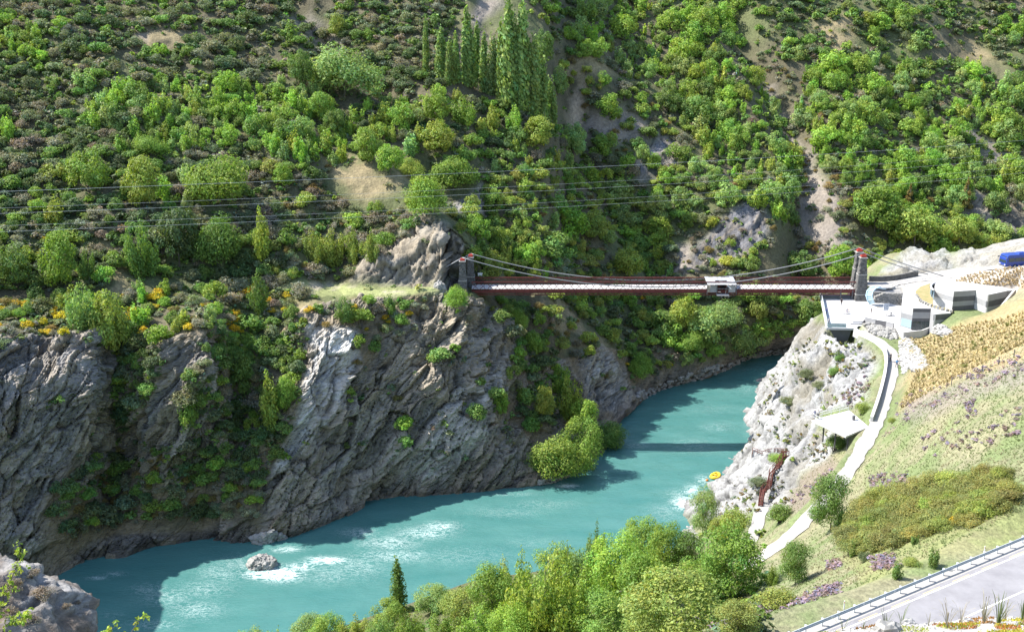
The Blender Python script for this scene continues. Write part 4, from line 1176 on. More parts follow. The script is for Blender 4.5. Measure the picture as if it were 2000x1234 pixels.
# wall along the river side of the path
pw = empty('path_wall', P(1730, 760, 32.5)); tag(pw, 'long low pale stone wall along the river side of the descending path', 'wall')
wp = [(1668, 648, 35.0), (1690, 660, 34.7), (1712, 672, 34.4), (1725, 684, 34.1), (1730, 700, 33.8), (1729, 725, 33.1), (1723, 755, 32.4), (1713, 790, 31.8), (1702, 822, 31.2)]
L = np.array([tuple(P(*a)) for a in wp]); dd = np.concatenate([[0], np.cumsum(np.linalg.norm(np.diff(L, axis=0), axis=1))])
nsg = int(dd[-1] / 1.6); pts = [Vector(q) for q in pchip(dd, L, np.linspace(0, dd[-1], nsg + 1))]
for a, b in zip(pts, pts[1:]):
    e = (b - a).normalized() * .02
    MB().bar(rel(pw, a + e + Vector((0, 0, -.1))), rel(pw, b - e + Vector((0, 0, -.1))), .42, 1.7).obj('wall_block', M_CONC, pw)
    MB().bar(rel(pw, a + e + Vector((0, 0, .8))), rel(pw, b - e + Vector((0, 0, .8))), .52, .1).obj('coping', M_CONC, pw)

# lower viewing deck
dk = empty('lookout_deck', DECK2[0]); tag(dk, 'small pale lookout deck jutting over the white rock below the path', 'platform')
D_ = lambda q: rel(dk, q)
MB().prism([tuple(D_(q))[:2] for q in DECK2], -.3, 0).obj('slab', M_CONC, dk)
mid = (DECK2[0] + DECK2[3]) / 2
for k in (.15, .5, .85):
    q = DECK2[0].lerp(DECK2[3], k); q2 = q + Vector((1.6, .8, 0))
    MB().bar(D_(q2 + Vector((0, 0, -4))), D_(q2 + Vector((0, 0, -.3))), .22).obj('prop', M_DKSTEEL, dk)
dr = empty('deck_railing', DECK2[0]); tag(dr, 'thin steel railing round the small lookout deck', 'railing')
railing(dr, [DECK2[1] + Vector((-.2, -.1, 0)), DECK2[0] + Vector((.25, 0, 0)), DECK2[3] + Vector((-.1, .2, 0)), DECK2[3].lerp(DECK2[2], .55)], 1.1, 'railing', M_STEEL, None, 2.0)
bn = empty('litter_bin', P(1667, 820, DECK2_Z)); tag(bn, 'small black litter bin on the lookout deck', 'bin')
MB().tube([(0, 0, 0), (0, 0, .8)], [.26, .3], 10).obj('drum', M_DKSTEEL, bn); MB().tube([(0, 0, .8), (0, 0, .88)], [.32, .2], 10).obj('lid', M_GREYRUB, bn)

# red timber stair down the white rock
stair_px = [(1485, 989), (1492, 977), (1500, 964), (1504, 946), (1507, 931), (1518, 916), (1528, 903), (1537, 893)]
sp_ = [hit(a, b, 'near')[0] for a, b in stair_px]
sr = empty('stairway', sp_[0]); tag(sr, 'narrow red timber stairway climbing the white rock', 'stairs')
L = np.array([tuple(q) for q in sp_]); L[:, 2] = np.linspace(L[0, 2], L[-1, 2], len(L)) * .35 + np.maximum.accumulate(L[:, 2]) * .65 + .35
dd = np.concatenate([[0], np.cumsum(np.linalg.norm(np.diff(L, axis=0), axis=1))])
ns = int(dd[-1] / .42); st_pts = [Vector(q) for q in pchip(dd, L, np.linspace(0, dd[-1], ns + 1))]
def side(i):
    t = st_pts[min(i + 1, ns)] - st_pts[max(i - 1, 0)]; t.z = 0; t.normalize(); return Vector((-t.y, t.x, 0))
for i, q in enumerate(st_pts):
    n = side(i); MB().bar(rel(sr, q - n * .32), rel(sr, q + n * .32), .3, .06).obj('tread', M_REDWOOD, sr)
for s in (-.34, .34):
    for z, nm, w in ((-.08, 'stringer', .2), (1.0, 'hand_rail', .11), (.55, 'mid_rail', .07)):
        MB().tube([rel(sr, q + side(i) * s + Vector((0, 0, z))) for i, q in enumerate(st_pts)], w * .6, 4).obj(nm, M_REDWOOD, sr)
    for i in range(0, ns + 1, 3):
        q = st_pts[i] + side(i) * s; MB().bar(rel(sr, q - Vector((0, 0, .5))), rel(sr, q + Vector((0, 0, 1.0))), .11).obj('baluster', M_REDWOOD, sr)
lr_ = [(1536, 886), (1518, 884), (1501, 885), (1488, 890), (1470, 882), (1468, 895)]
lp_ = [hit(a, b, 'near')[0] for a, b in lr_]
lf = empty('landing_rail', lp_[0]); tag(lf, 'dark red timber rail along the ledge left of the stairway top', 'railing')
railing(lf, lp_, 1.0, 'rail', M_REDWOOD, None, 1.5, (1.0, .5), .05)

# ------------------------------------------------------------------ coach
c0 = P(1957, 523, 43.3); 
coach = empty('coach', c0, math.radians(14)); tag(coach, 'dark blue coach parked at the right end of the car park', 'bus')
coach.location.z = ground(c0.x + 2, c0.y) + .05
Lb, Wb, Hb = 11.5, 2.5, 3.05
b = MB(); prof = [(0, .45), (-.02, 1.2), (.05, 2.3), (.35, 2.95), (.8, Hb)]
pts = [(x, z) for x, z in prof] + [(Lb - .4, Hb), (Lb - .05, 2.6), (Lb, .45)]
n = len(pts)
vs = [(x, -Wb / 2, z) for x, z in pts] + [(x, Wb / 2, z) for x, z in pts]
b.add(vs, [tuple(range(n)), tuple(range(2 * n - 1, n - 1, -1))] + [((i + 1) % n, i, n + i, n + (i + 1) % n) for i in range(n)]).obj('body', M_BUS, coach)
for k in range(6):
    for s in (-1, 1): MB().box((1.35 + k * 1.6, s * (Wb / 2 + .01), 1.95), (1.5, .05, .85)).obj('window', M_GLASS, coach)
MB().add([(.0, -1.1, 1.3), (.0, 1.1, 1.3), (.28, 1.05, 2.7), (.28, -1.05, 2.7), (.06, -1.1, 1.3), (.06, 1.1, 1.3), (.34, 1.05, 2.7), (.34, -1.05, 2.7)], [(3, 2, 1, 0), (4, 5, 6, 7), (0, 1, 5, 4), (1, 2, 6, 5), (2, 3, 7, 6), (3, 0, 4, 7)]).obj('windscreen', M_GLASS, coach).location = (-.09, 0, 0)
for s in (-.85, .85): MB().box((-.04, s, .85), (.08, .32, .18)).obj('headlight', M_WHITE, coach)
MB().box((-.06, 0, .55), (.14, 2.3, .26)).obj('bumper', M_GREYRUB, coach)
for x in (2.3, 8.6):
    for s in (-1, 1):
        w = MB().tube([(x, s * 1.02, .48), (x, s * 1.27, .48)], .48, 14).obj('wheel', M_TYRE, coach)
        MB().tube([(x, s * 1.26, .48), (x, s * 1.29, .48)], .24, 10).obj('rim', M_STEEL, w)
MB().box((4.5, 0, Hb + .12), (2.2, 1.5, .24), taper=.85).obj('roof_unit', M_BUS, coach)
for s in (-1, 1): MB().bar((-.05, s * 1.2, 2.5), (-.35, s * 1.45, 2.2), .08, .3).obj('mirror', M_GREYRUB, coach)

# ------------------------------------------------------------------ raft and float below the white rock
rq_ = P(1397, 929, 0.15)
raft = empty('inflatable_raft', rq_, math.radians(62)); tag(raft, 'yellow inflatable raft moored against the white rock', 'raft')
ring = [(1.55 * math.cos(a) , .85 * math.sin(a), .12 * abs(math.cos(a)) ** 3) for a in np.linspace(0, 2 * math.pi, 29)]
b = MB(); b.tube(ring, .3, 8, cap=False).obj('tube_ring', M_YRAFT, raft, smooth=True)
MB().prism([(1.42 * math.cos(a), .75 * math.sin(a)) for a in np.linspace(0, 2 * math.pi, 21)[:-1]], -.2, -.1).obj('floor_sheet', M_GREYRUB, raft)
for x in (-.7, .5): MB().tube([(x, -.7, .05), (x, .7, .05)], .2, 8).obj('thwart', M_YRAFT, raft, smooth=True)
by = empty('mooring_float', P(1381, 938, .05)); tag(by, 'tiny orange float on the water beside the raft', 'buoy')
MB().tube([(0, 0, -.2), (0, 0, .0), (0, 0, .25), (0, 0, .4)], [.1, .3, .28, .08], 10).obj('ball', M_ORANGE, by, smooth=True)
MB().tube([(0, 0, .4), (0, 0, .5)], [.05, .05], 6).obj('ring', M_DKSTEEL, by)

# ------------------------------------------------------------------ boulders
def boulder(name, label, c, size, m, seed, rz=0, group=None, cat='rock', sub=4, flat=.6):
    bm = bmesh.new(); bmesh.ops.create_icosphere(bm, subdivisions=sub, radius=1)
    v = np.array([x.co[:] for x in bm.verts])
    a, t, e = cells(v * 1.5 + seed * 7.7, seed); a2, t2, e2 = cells(v * 3.6 + seed * 3.1, seed + 5)
    r = 1 + .16 * a + .34 * t + .07 * a2 + .14 * t2 - .1 * sstep(.08, 0, e) + fbm(v * 2 + seed, 3, seed) * .2
    v = v * r[:, None]; v[:, 2] = np.where(v[:, 2] < -.3, -.3 + (v[:, 2] + .3) * .4, v[:, 2])
    v *= np.array(size)
    for x, y in zip(bm.verts, v): x.co = y
    me = bpy.data.meshes.new(name); bm.to_mesh(me); bm.free(); me.materials.append(m)
    o = bpy.data.objects.new(name, me); COL.objects.link(o); o.location = c; o.rotation_euler = (0, 0, rz)
    return tag(o, label, cat, group)
boulder('river_rock', 'pale grey rock with foam round it standing in the river', P(512, 1106, -.3), (2.6, 2.3, 2.3), M_ROCKG, 3, .4, sub=5)
boulder('boulder', 'pale pointed boulder at the cliff edge just left of the bridge tower', P(857, 572, 37.8), (1.6, 1.5, 2.6), M_ROCKG, 5, .8)
for k, (x, y, s, l) in enumerate(((1836, 646, 1.3, 'upright pale slab of rock against the corner of the visitor centre'), (1851, 652, 1.5, 'flat pale slab of rock in the tussock right of the visitor centre'))):
    q = hit(x, y, 'near')[0]; boulder('slab_rock', l, q, (s * 1.2, s, s * (1.0 if k == 0 else .6)), M_ROCKW, 20 + k, .3 * k)
for k, (x, y, s, l) in enumerate(((1344, 1040, 1.0, 'upper grey boulder at the waterline below the white rock'), (1352, 1052, .8, 'middle grey boulder at the waterline below the white rock'), (1338, 1052, .7, 'lowest grey boulder at the waterline below the white rock'), (1357, 1066, 1.5, 'broad white boulder half hidden by the trees at the near waterline'))):
    q = hit(x, y, 'near') ; q = q[0] if q else P(x, y, .2)
    boulder('shore_boulder', l, q, (s * 1.2, s, s * .8), M_ROCKW if k == 3 else M_ROCKG, 30 + k, k)
def rubble(name, n, poly, smin, smax, m, label, seed, base='near'):
    rng = np.random.default_rng(seed); v, f = [], []
    xs = [a for a, b in poly]; ys = [b for a, b in poly]
    ico = bmesh.new(); bmesh.ops.create_icosphere(ico, subdivisions=1, radius=1)
    iv = np.array([x.co[:] for x in ico.verts]); if_ = np.array([[y.index for y in x.verts] for x in ico.faces]); ico.free()
    k = 0
    while k < n:
        x, y = rng.uniform(min(xs), max(xs)), rng.uniform(min(ys), max(ys))
        if not in_poly(np.array(x), np.array(y), poly): continue
        h = hit(x, y, base); k += 1
        if not h: continue
        s = rng.uniform(smin, smax) * np.array([rng.uniform(.8, 1.4), rng.uniform(.7, 1.1), rng.uniform(.5, .9)])
        r = iv * (1 + rng.uniform(-.28, .28, (len(iv), 1))) * s
        a = rng.uniform(0, 6.28); c, s_ = math.cos(a), math.sin(a)
        r = r @ np.array([[c, s_, 0], [-s_, c, 0], [0, 0, 1]])
        f.append(if_ + len(v) * len(iv)); v.append(r + np.array(h[0]) + [0, 0, s[2] * .3])
    o = np_obj(name, np.concatenate(v), np.concatenate(f), mats=[m]); return tag(o, label, kind='stuff')
rubble('rubble', 420, [(1757, 668), (1775, 660), (1800, 690), (1815, 715), (1800, 724), (1765, 728), (1758, 700)], .3, .62, M_ROCKW, 'pale broken stone tipped on the slope beside the path', 1)
rubble('rubble', 160, [(1690, 634), (1700, 632), (1745, 645), (1752, 662), (1740, 664), (1700, 652)], .3, .75, M_ROCKG, 'grey stones piled below the plaza parapet', 2)
rubble('rubble', 130, [(1330, 1035), (1352, 1028), (1372, 1060), (1345, 1072)], .2, .6, M_ROCKG, 'small stones at the near waterline', 3)
rubble('rubble', 420, [(1050, 938), (1120, 925), (1180, 895), (1185, 905), (1125, 942), (1050, 955)], .15, .4, M_ROCKG, 'shingle along the foot of the promontory', 4, 'far')
rubble('rubble', 260, [(490, 1050), (530, 1035), (560, 1050), (545, 1062), (500, 1068)], .2, .7, M_ROCKG, 'broken rocks at the foot of the cliff', 5, 'far')
rubble('rubble', 420, [(1240, 770), (1330, 735), (1480, 690), (1590, 670), (1590, 690), (1480, 702), (1330, 755), (1250, 785)], .25, .8, M_ROCKG, 'dark stones along the far waterline', 6, 'far')

# pole barrier and wire fence on the near slope
a, b = hit(1921, 992, 'near')[0], hit(2020, 968, 'near')[0]
pb = empty('pole_barrier', a); tag(pb, 'grey weathered wooden pole rail on the slope at the right edge', 'rail')
MB().tube([rel(pb, a + Vector((0, 0, .55))), rel(pb, b + Vector((0, 0, .6)))], .11, 8).obj('pole', M_WOOD, pb)
for k in (.08, .9): q = a.lerp(b, k); MB().bar(rel(pb, q - Vector((0, 0, .3))), rel(pb, q + Vector((0, 0, .65))), .14).obj('post', M_WOOD, pb)
wf = empty('wire_fence', hit(1888, 742, 'near')[0]); tag(wf, 'thin wire fence with dark posts along the lower edge of the tussock slope', 'fence')
fpx = [(1858, 752), (1888, 741), (1918, 727), (1950, 712), (1980, 698), (2012, 684)]
fw_ = [hit(a, b, 'near')[0] for a, b in fpx]
for q in fw_: MB().bar(rel(wf, q - Vector((0, 0, .2))), rel(wf, q + Vector((0, 0, 1.15))), .1).obj('post', M_DKSTEEL, wf)
for z in (.4, .75, 1.1):
    for a, b in zip(fw_, fw_[1:]): MB().bar(rel(wf, a + Vector((0, 0, z))), rel(wf, b + Vector((0, 0, z))), .012).obj('wire', M_GALV, wf)

# ------------------------------------------------------------------ power lines
LINES = [
 ('uppermost power line of the five strung across the valley', [(0, 372), (574, 356), (1045, 332), (1300, 317), (1876, 284)], .019),
 ('second power line from the top, just above a close neighbour', [(0, 403), (623, 388), (883, 371), (1300, 345), (1876, 308)], .013),
 ('third power line from the top, the middle one of five', [(0, 414.5), (630, 397), (879, 383), (1300, 357), (1876, 320)], .016),
 ('fourth power line from the top, just above the lowest one', [(0, 438), (700, 419), (879, 407), (1300, 378), (1876, 338)], .013),
 ('lowest power line of the five strung across the valley', [(0, 450), (700, 428), (883, 417), (1300, 389), (1876, 350)], .016)]
M_WIRE = mat('bright_wire', (.48, .49, .51), .4, metal=.3)
for lab, pts, r in LINES:
    e0, e1 = P(-150, 375, D=118), P(2150, 300, D=285)
    dx, dy = e1.x - e0.x, e1.y - e0.y
    ss, zz = [], []
    for x, y in pts:
        a = Vector(ray(x, y)); # ray: (a.x t, a.y t); plane through e0-e1
        t = (e0.x * dy - e0.y * dx) / (a.x * dy - a.y * dx)
        q = a * t; ss.append(((q.x - e0.x) * dx + (q.y - e0.y) * dy) / (dx * dx + dy * dy)); zz.append(HC + q.z)
    co = np.polyfit(ss, zz, 2)
    line = [Vector((e0.x + dx * s, e0.y + dy * s, np.polyval(co, s))) for s in np.linspace(-.12, 1.12, 40)]
    tag(MB().tube(line, r, 5).obj('power_line', M_WIRE, smooth=True), lab, 'power line', 'power lines across the valley')
# ------------------------------------------------------------------ plants
def leaf_mat(name, trans=.3):
    m = bpy.data.materials.new(name); m.use_nodes = True
    nt = m.node_tree; L = nt.links; N = nt.nodes; b = N['Principled BSDF']; out = N['Material Output']
    at = N.new('ShaderNodeAttribute'); at.attribute_name = 'Col'; oi = N.new('ShaderNodeObjectInfo')
    mx = N.new('ShaderNodeVectorMath'); mx.operation = 'MULTIPLY'; L.new(at.outputs['Color'], mx.inputs[0]); L.new(oi.outputs['Color'], mx.inputs[1])
    L.new(mx.outputs[0], b.inputs['Base Color']); b.inputs['Roughness'].default_value = .55; b.inputs['Specular IOR Level'].default_value = .25
    tr = N.new('ShaderNodeBsdfTranslucent'); t2 = N.new('ShaderNodeVectorMath'); t2.operation = 'MULTIPLY'; t2.inputs[1].default_value = (1.25, 1.35, .7)
    L.new(mx.outputs[0], t2.inputs[0]); L.new(t2.outputs[0], tr.inputs['Color'])
    ms = N.new('ShaderNodeMixShader'); ms.inputs[0].default_value = trans
    L.new(b.outputs[0], ms.inputs[1]); L.new(tr.outputs[0], ms.inputs[2]); L.new(ms.outputs[0], out.inputs['Surface'])
    return m
M_LEAF = leaf_mat('leaves', .36)
M_BLADE = leaf_mat('grass_blades', .25)
M_BARK = mat('bark', (.085, .072, .06), .9, c2=(.15, .13, .11), nscale=3)

def rand_dirs(rng, n):
    d = rng.normal(size=(n, 3)); return d / (np.linalg.norm(d, axis=1, keepdims=True) + 1e-9)

def leaves(rng, cen, rad, n, ls, up=.5, hull=None, vert=0.0, var=.3, yellow=0.0, weights=None):
    """n small leaf sprays spread through clumps; cen (k,3), rad (k,3)."""
    k = len(cen)
    if weights is None: weights = rad.prod(1) ** .66
    idx = rng.choice(k, n, p=weights / weights.sum())
    d = rand_dirs(rng, n); r = rng.uniform(0.25, 1, n) ** .45
    pos = cen[idx] + d * rad[idx] * r[:, None]
    c0 = cen.mean(0)
    outw = pos - c0; outw /= np.linalg.norm(outw, axis=1, keepdims=True) + 1e-9
    nor = d * .55 + outw * .35 + np.array([0, 0, up]) + rng.normal(size=(n, 3)) * .45
    nor /= np.linalg.norm(nor, axis=1, keepdims=True)
    a = np.cross(nor, rand_dirs(rng, n) + np.array([0, 0, vert * 3])); a /= np.linalg.norm(a, axis=1, keepdims=True) + 1e-9
    if vert:
        a = a * (1 - vert) + np.array([0, 0, 1.]) * vert; a /= np.linalg.norm(a, axis=1, keepdims=True)
    b = np.cross(nor, a); b /= np.linalg.norm(b, axis=1, keepdims=True) + 1e-9
    s = ls * rng.uniform(.6, 1.35, n)[:, None]
    w = s * rng.uniform(.42, .62, n)[:, None]
    fold = nor * s * .18
    v = np.stack([pos - a * s, pos + b * w + fold, pos + a * s, pos - b * w + fold], 1).reshape(-1, 3)
    tone = 1 + rng.uniform(-var, var, n) + rng.normal(size=k)[idx] * .10
    hue = rng.normal(size=n) * .08 + rng.normal(size=k)[idx] * .07 + yellow
    c = np.stack([tone * (1 + hue), tone, tone * (1 - hue)], 1)
    return v, np.arange(n * 4).reshape(n, 4), np.repeat(np.clip(c, .15, 2.2), 4, 0)

def stems(lines, n=5):
    """Tapered tubes: (points, radii) -> vertices and quads."""
    m = MB()
    for pts, r in lines: m.tube(pts, r, n, cap=False)
    return np.array(m.v), np.array(m.f)

def limb_lines(rng, cen, base_r, h_split=.3, wob=.03, n=6, lean=0):
    L = []; top = Vector((rng.normal() * .02 + lean, rng.normal() * .02, .62))
    pts = [Vector((0, 0, -.04)), Vector((rng.normal() * wob * .3, rng.normal() * wob * .3, h_split * .5)), Vector((rng.normal() * wob * .5, rng.normal() * wob * .5, h_split)), top * .75 + Vector((0, 0, .02)), top]
    L.append((pts, [base_r, base_r * .85, base_r * .7, base_r * .42, base_r * .2]))
    ids = rng.choice(len(cen), min(n, len(cen)), replace=False)
    for i in ids:
        e = Vector(cen[i]); f = rng.uniform(.5, .95)
        s = pts[1].lerp(pts[3], rng.uniform(.3, .9))
        mid_ = s.lerp(e, .5) + Vector((0, 0, .05))
        L.append(([s, mid_, e], [base_r * .42 * f, base_r * .28 * f, base_r * .1]))
    return L

def crown_round(rng, n, ls, wide=.5, k=38, squash=1.0):
    th = rng.uniform(0, 6.283, k); u = rng.uniform(-.92, 1, k)
    rr = np.sqrt(1 - u * u * .9)
    sc = rng.uniform(.6, .92, k)
    cen = np.stack([np.cos(th) * rr * wide * sc, np.sin(th) * rr * wide * sc, .50 + u * .40 * (sc * .5 + .5) * squash], 1)
    cen[:, :2] *= (1 - .25 * np.clip((cen[:, 2:3] - .6) / .4, 0, 1))
    rad = rng.uniform(.11, .20, k)[:, None] * np.array([1, 1, .8])
    cen = np.concatenate([cen, np.array([[0, 0, .5], [.12, .05, .32], [-.1, -.08, .6]])]); rad = np.concatenate([rad, np.full((3, 3), .2)])
    return leaves(rng, cen, rad, n, ls), cen

def crown_upright(rng, n, ls, k=11, spread=.3):
    cs, rs = [], []
    for i in range(k):
        a = rng.uniform(0, 6.283); r0 = rng.uniform(.02, spread) ; h = rng.uniform(.5, 1.0) * (1 - .3 * r0 / spread)
        for j in range(8):
            t = .12 + (j / 7) * .86
            cs.append((math.cos(a) * r0 * (.55 + .6 * t), math.sin(a) * r0 * (.55 + .6 * t), h * t)); q = (.098 * math.sin(math.pi * min(1, t * .9 + .12)) ** .7 + .015) * rng.uniform(.7, 1.2)
            rs.append((q, q, q * 1.35))
    return leaves(rng, np.array(cs), np.array(rs), n, ls, up=.4, vert=.45), np.array(cs)

def crown_dome(rng, n, ls, k=18, wide=.5, var=.3, yellow=0):
    th = rng.uniform(0, 6.283, k); u = rng.uniform(0, 1, k); rr = np.sqrt(1 - u * u); sc = rng.uniform(.45, .85, k)
    cen = np.stack([np.cos(th) * rr * wide * sc, np.sin(th) * rr * wide * sc, .18 + u * .6 * sc + .08], 1)
    rad = rng.uniform(.13, .24, k)[:, None] * np.array([1, 1, .85])
    return leaves(rng, cen, rad, n, ls, up=.35, var=var, yellow=yellow), cen

def crown_column(rng, n, ls, k=12):
    cs, rs = [], []
    for i in range(k):
        a = rng.uniform(0, 6.283); r0 = rng.uniform(0, .085); h = rng.uniform(.55, 1.0)
        for j in range(14):
            t = .06 + j / 13 * .93
            q = (.034 * math.sin(math.pi * min(1, t * .8 + .2)) ** .6 + .007) * rng.uniform(.7, 1.25)
            cs.append((math.cos(a) * r0 * (1.2 - .8 * t), math.sin(a) * r0 * (1.2 - .8 * t), h * t)); rs.append((q, q, q * 2.0))
    return leaves(rng, np.array(cs), np.array(rs), n, ls, up=.2, vert=.55), np.array(cs)

def as_mesh(name, parts, mats_):
    """parts: (verts, quads, cols or None, material index)"""
    vs, fs, cs, mi, o = [], [], [], [], 0
    for v, f, c, k in parts:
        vs.append(v); fs.append(f + o); cs.append(c if c is not None else np.ones((len(v), 3))); mi.append(np.full(len(f), k)); o += len(v)
    return np_mesh(name, np.concatenate(vs), np.concatenate(fs), cols=np.concatenate(cs), mats=mats_, mi=np.concatenate(mi))

TREE, BUSH = {}, {}          # prototypes: crown and trunk meshes of unit height; one mesh for bushes
LIGHT = {}                   # light versions for the joined scrub
prng = np.random.default_rng(77)
def proto_tree(key, var, fn, br, nl=6):
    TREE.setdefault(key, [])
    for i in range(var):
        rng = np.random.default_rng(hash_key(key) + i)
        (v, f, c), cen = fn(rng)
        crown = as_mesh('crown', [(v, f, c, 0)], [M_LEAF])
        sv, sf = stems(limb_lines(rng, cen, br, n=nl))
        trunk = as_mesh('trunk', [(sv, sf, None, 0)], [M_BARK])
        TREE[key].append((crown, trunk))
def hash_key(k): return sum(ord(ch) * (i + 3) for i, ch in enumerate(k)) % 9973
proto_tree('round', 4, lambda r: crown_round(r, 4200, .030), .022)
proto_tree('bushy', 3, lambda r: crown_dome(r, 9000, .0205, 52), .02)
proto_tree('fine', 3, lambda r: crown_round(r, 9500, .0175, k=46), .018, 14)
proto_tree('spire', 3, lambda r: crown_upright(r, 3200, .024), .018)
proto_tree('finespire', 3, lambda r: crown_upright(r, 8500, .0165, k=16, spread=.36), .016, 14)
proto_tree('column', 3, lambda r: crown_column(r, 3000, .021), .016, 3)
proto_tree('finecolumn', 1, lambda r: crown_column(r, 5000, .014), .014, 5)
def cone(r):
    cs, rs = [], []
    for j in range(26):
        t = j / 25; a = r.uniform(0, 6.28); q = .2 * (1 - t) + .02
        cs.append((math.cos(a) * q * .8, math.sin(a) * q * .8, .1 + .88 * t)); rs.append((.09 * (1.2 - t), .09 * (1.2 - t), .07))
    return leaves(r, np.array(cs), np.array(rs), 1800, .026, up=.1), np.array(cs)
proto_tree('cone', 1, cone, .03)
def proto_bush(key, var, n, ls, light=None, k=18, wide=.5, var_=.3, flower=None, twig=7, fn=None):
    BUSH.setdefault(key, [])
    for i in range(var):
        rng = np.random.default_rng(hash_key(key) * 3 + i)
        (v, f, c), cen = fn(rng) if fn else crown_dome(rng, n, ls, k, wide, var_)
        if flower:
            m = rng.random(len(f)) < flower[0]; zz = v.reshape(-1, 4, 3)[:, :, 2].mean(1); m &= zz > .35
            cc = c.reshape(-1, 4, 3).copy(); cc[m] = np.array(flower[1]); c = cc.reshape(-1, 3)
        ln = []
        for e in cen[rng.choice(len(cen), min(twig, len(cen)), replace=False)]:
            e = Vector(e); ln.append(([Vector((rng.normal() * .04, rng.normal() * .04, -.05)), e * .55, e], [.02, .014, .005]))
        sv, sf = stems(ln, 4)
        BUSH[key].append(as_mesh(key, [(v, f, c, 0), (sv, sf, None, 1)], [M_LEAF, M_BARK]))
proto_bush('dome', 6, 1300, .046)
proto_bush('grey', 6, 1400, .038, k=26, var_=.35, twig=12)
proto_bush('finedome', 3, 4200, .026, k=40, twig=16)
proto_bush('upright', 7, 0, 0, fn=lambda r: crown_upright(r, 1500, .034, k=9, spread=.28))
proto_bush('gorse', 3, 900, .052, flower=(.75, (4.4, 2.5, .45)), k=22)
proto_bush('finegorse', 2, 3600, .028, flower=(.0, (2, 1, .3)), k=36, twig=14)

GREEN = {   # leaf colours: what the leaf itself reflects
 'bright': (.195, .292, .052), 'yellow': (.265, .325, .062), 'pale': (.235, .325, .105), 'mid': (.142, .222, .054), 'dark': (.092, .135, .055),
 'olive': (.228, .272, .062), 'grey': (.215, .205, .150), 'greygreen': (.160, .190, .100), 'brown': (.20, .155, .055), 'poplar': (.20, .285, .085),
 'lime': (.222, .340, .055), 'broom': (.215, .222, .066), 'straw': (.30, .25, .11), 'gorse': (.13, .16, .040), 'silver': (.25, .27, .19)}
def tint(o, key, rng, amt=.16):
    c = np.array(GREEN[key]) * (1 + rng.normal() * amt * .6); c = c * (1 + rng.normal(size=3) * amt * .35)
    o.color = (*np.clip(c, .01, .6), 1)
trng = np.random.default_rng(5)

def place_tree(x, y, w, h, key, colr, label, cat='tree', name='broadleaf_tree', which='any', group=None, z_off=0.0):
    """A tree whose foot stands where that place of the photograph meets the ground; w and h as seen there."""
    hh = hit(x, y, which)
    if hh is None: return None
    q = hh[0]; _, _, d = to_px(np.array([q[:]])); s = float(d[0]) / FPX
    t = empty(name, (q.x, q.y, q.z - .15 + z_off), trng.uniform(0, 6.28)); tag(t, label, cat, group)
    H, W = h * s * 1.06, w * s
    crown, trunk = TREE[key][trng.integers(len(TREE[key]))]
    wid = {'round': 1.12, 'bushy': 1.0, 'fine': 1.12, 'spire': .82, 'finespire': .95, 'column': .21, 'finecolumn': .21, 'cone': .52}[key]
    for me, nm in ((trunk, 'trunk'), (crown, 'crown')):
        o = bpy.data.objects.new(nm, me); COL.objects.link(o); o.parent = t
        o.scale = (W / wid, W / wid, H)
        if nm == 'crown': tint(o, colr, trng, .08)
    return t

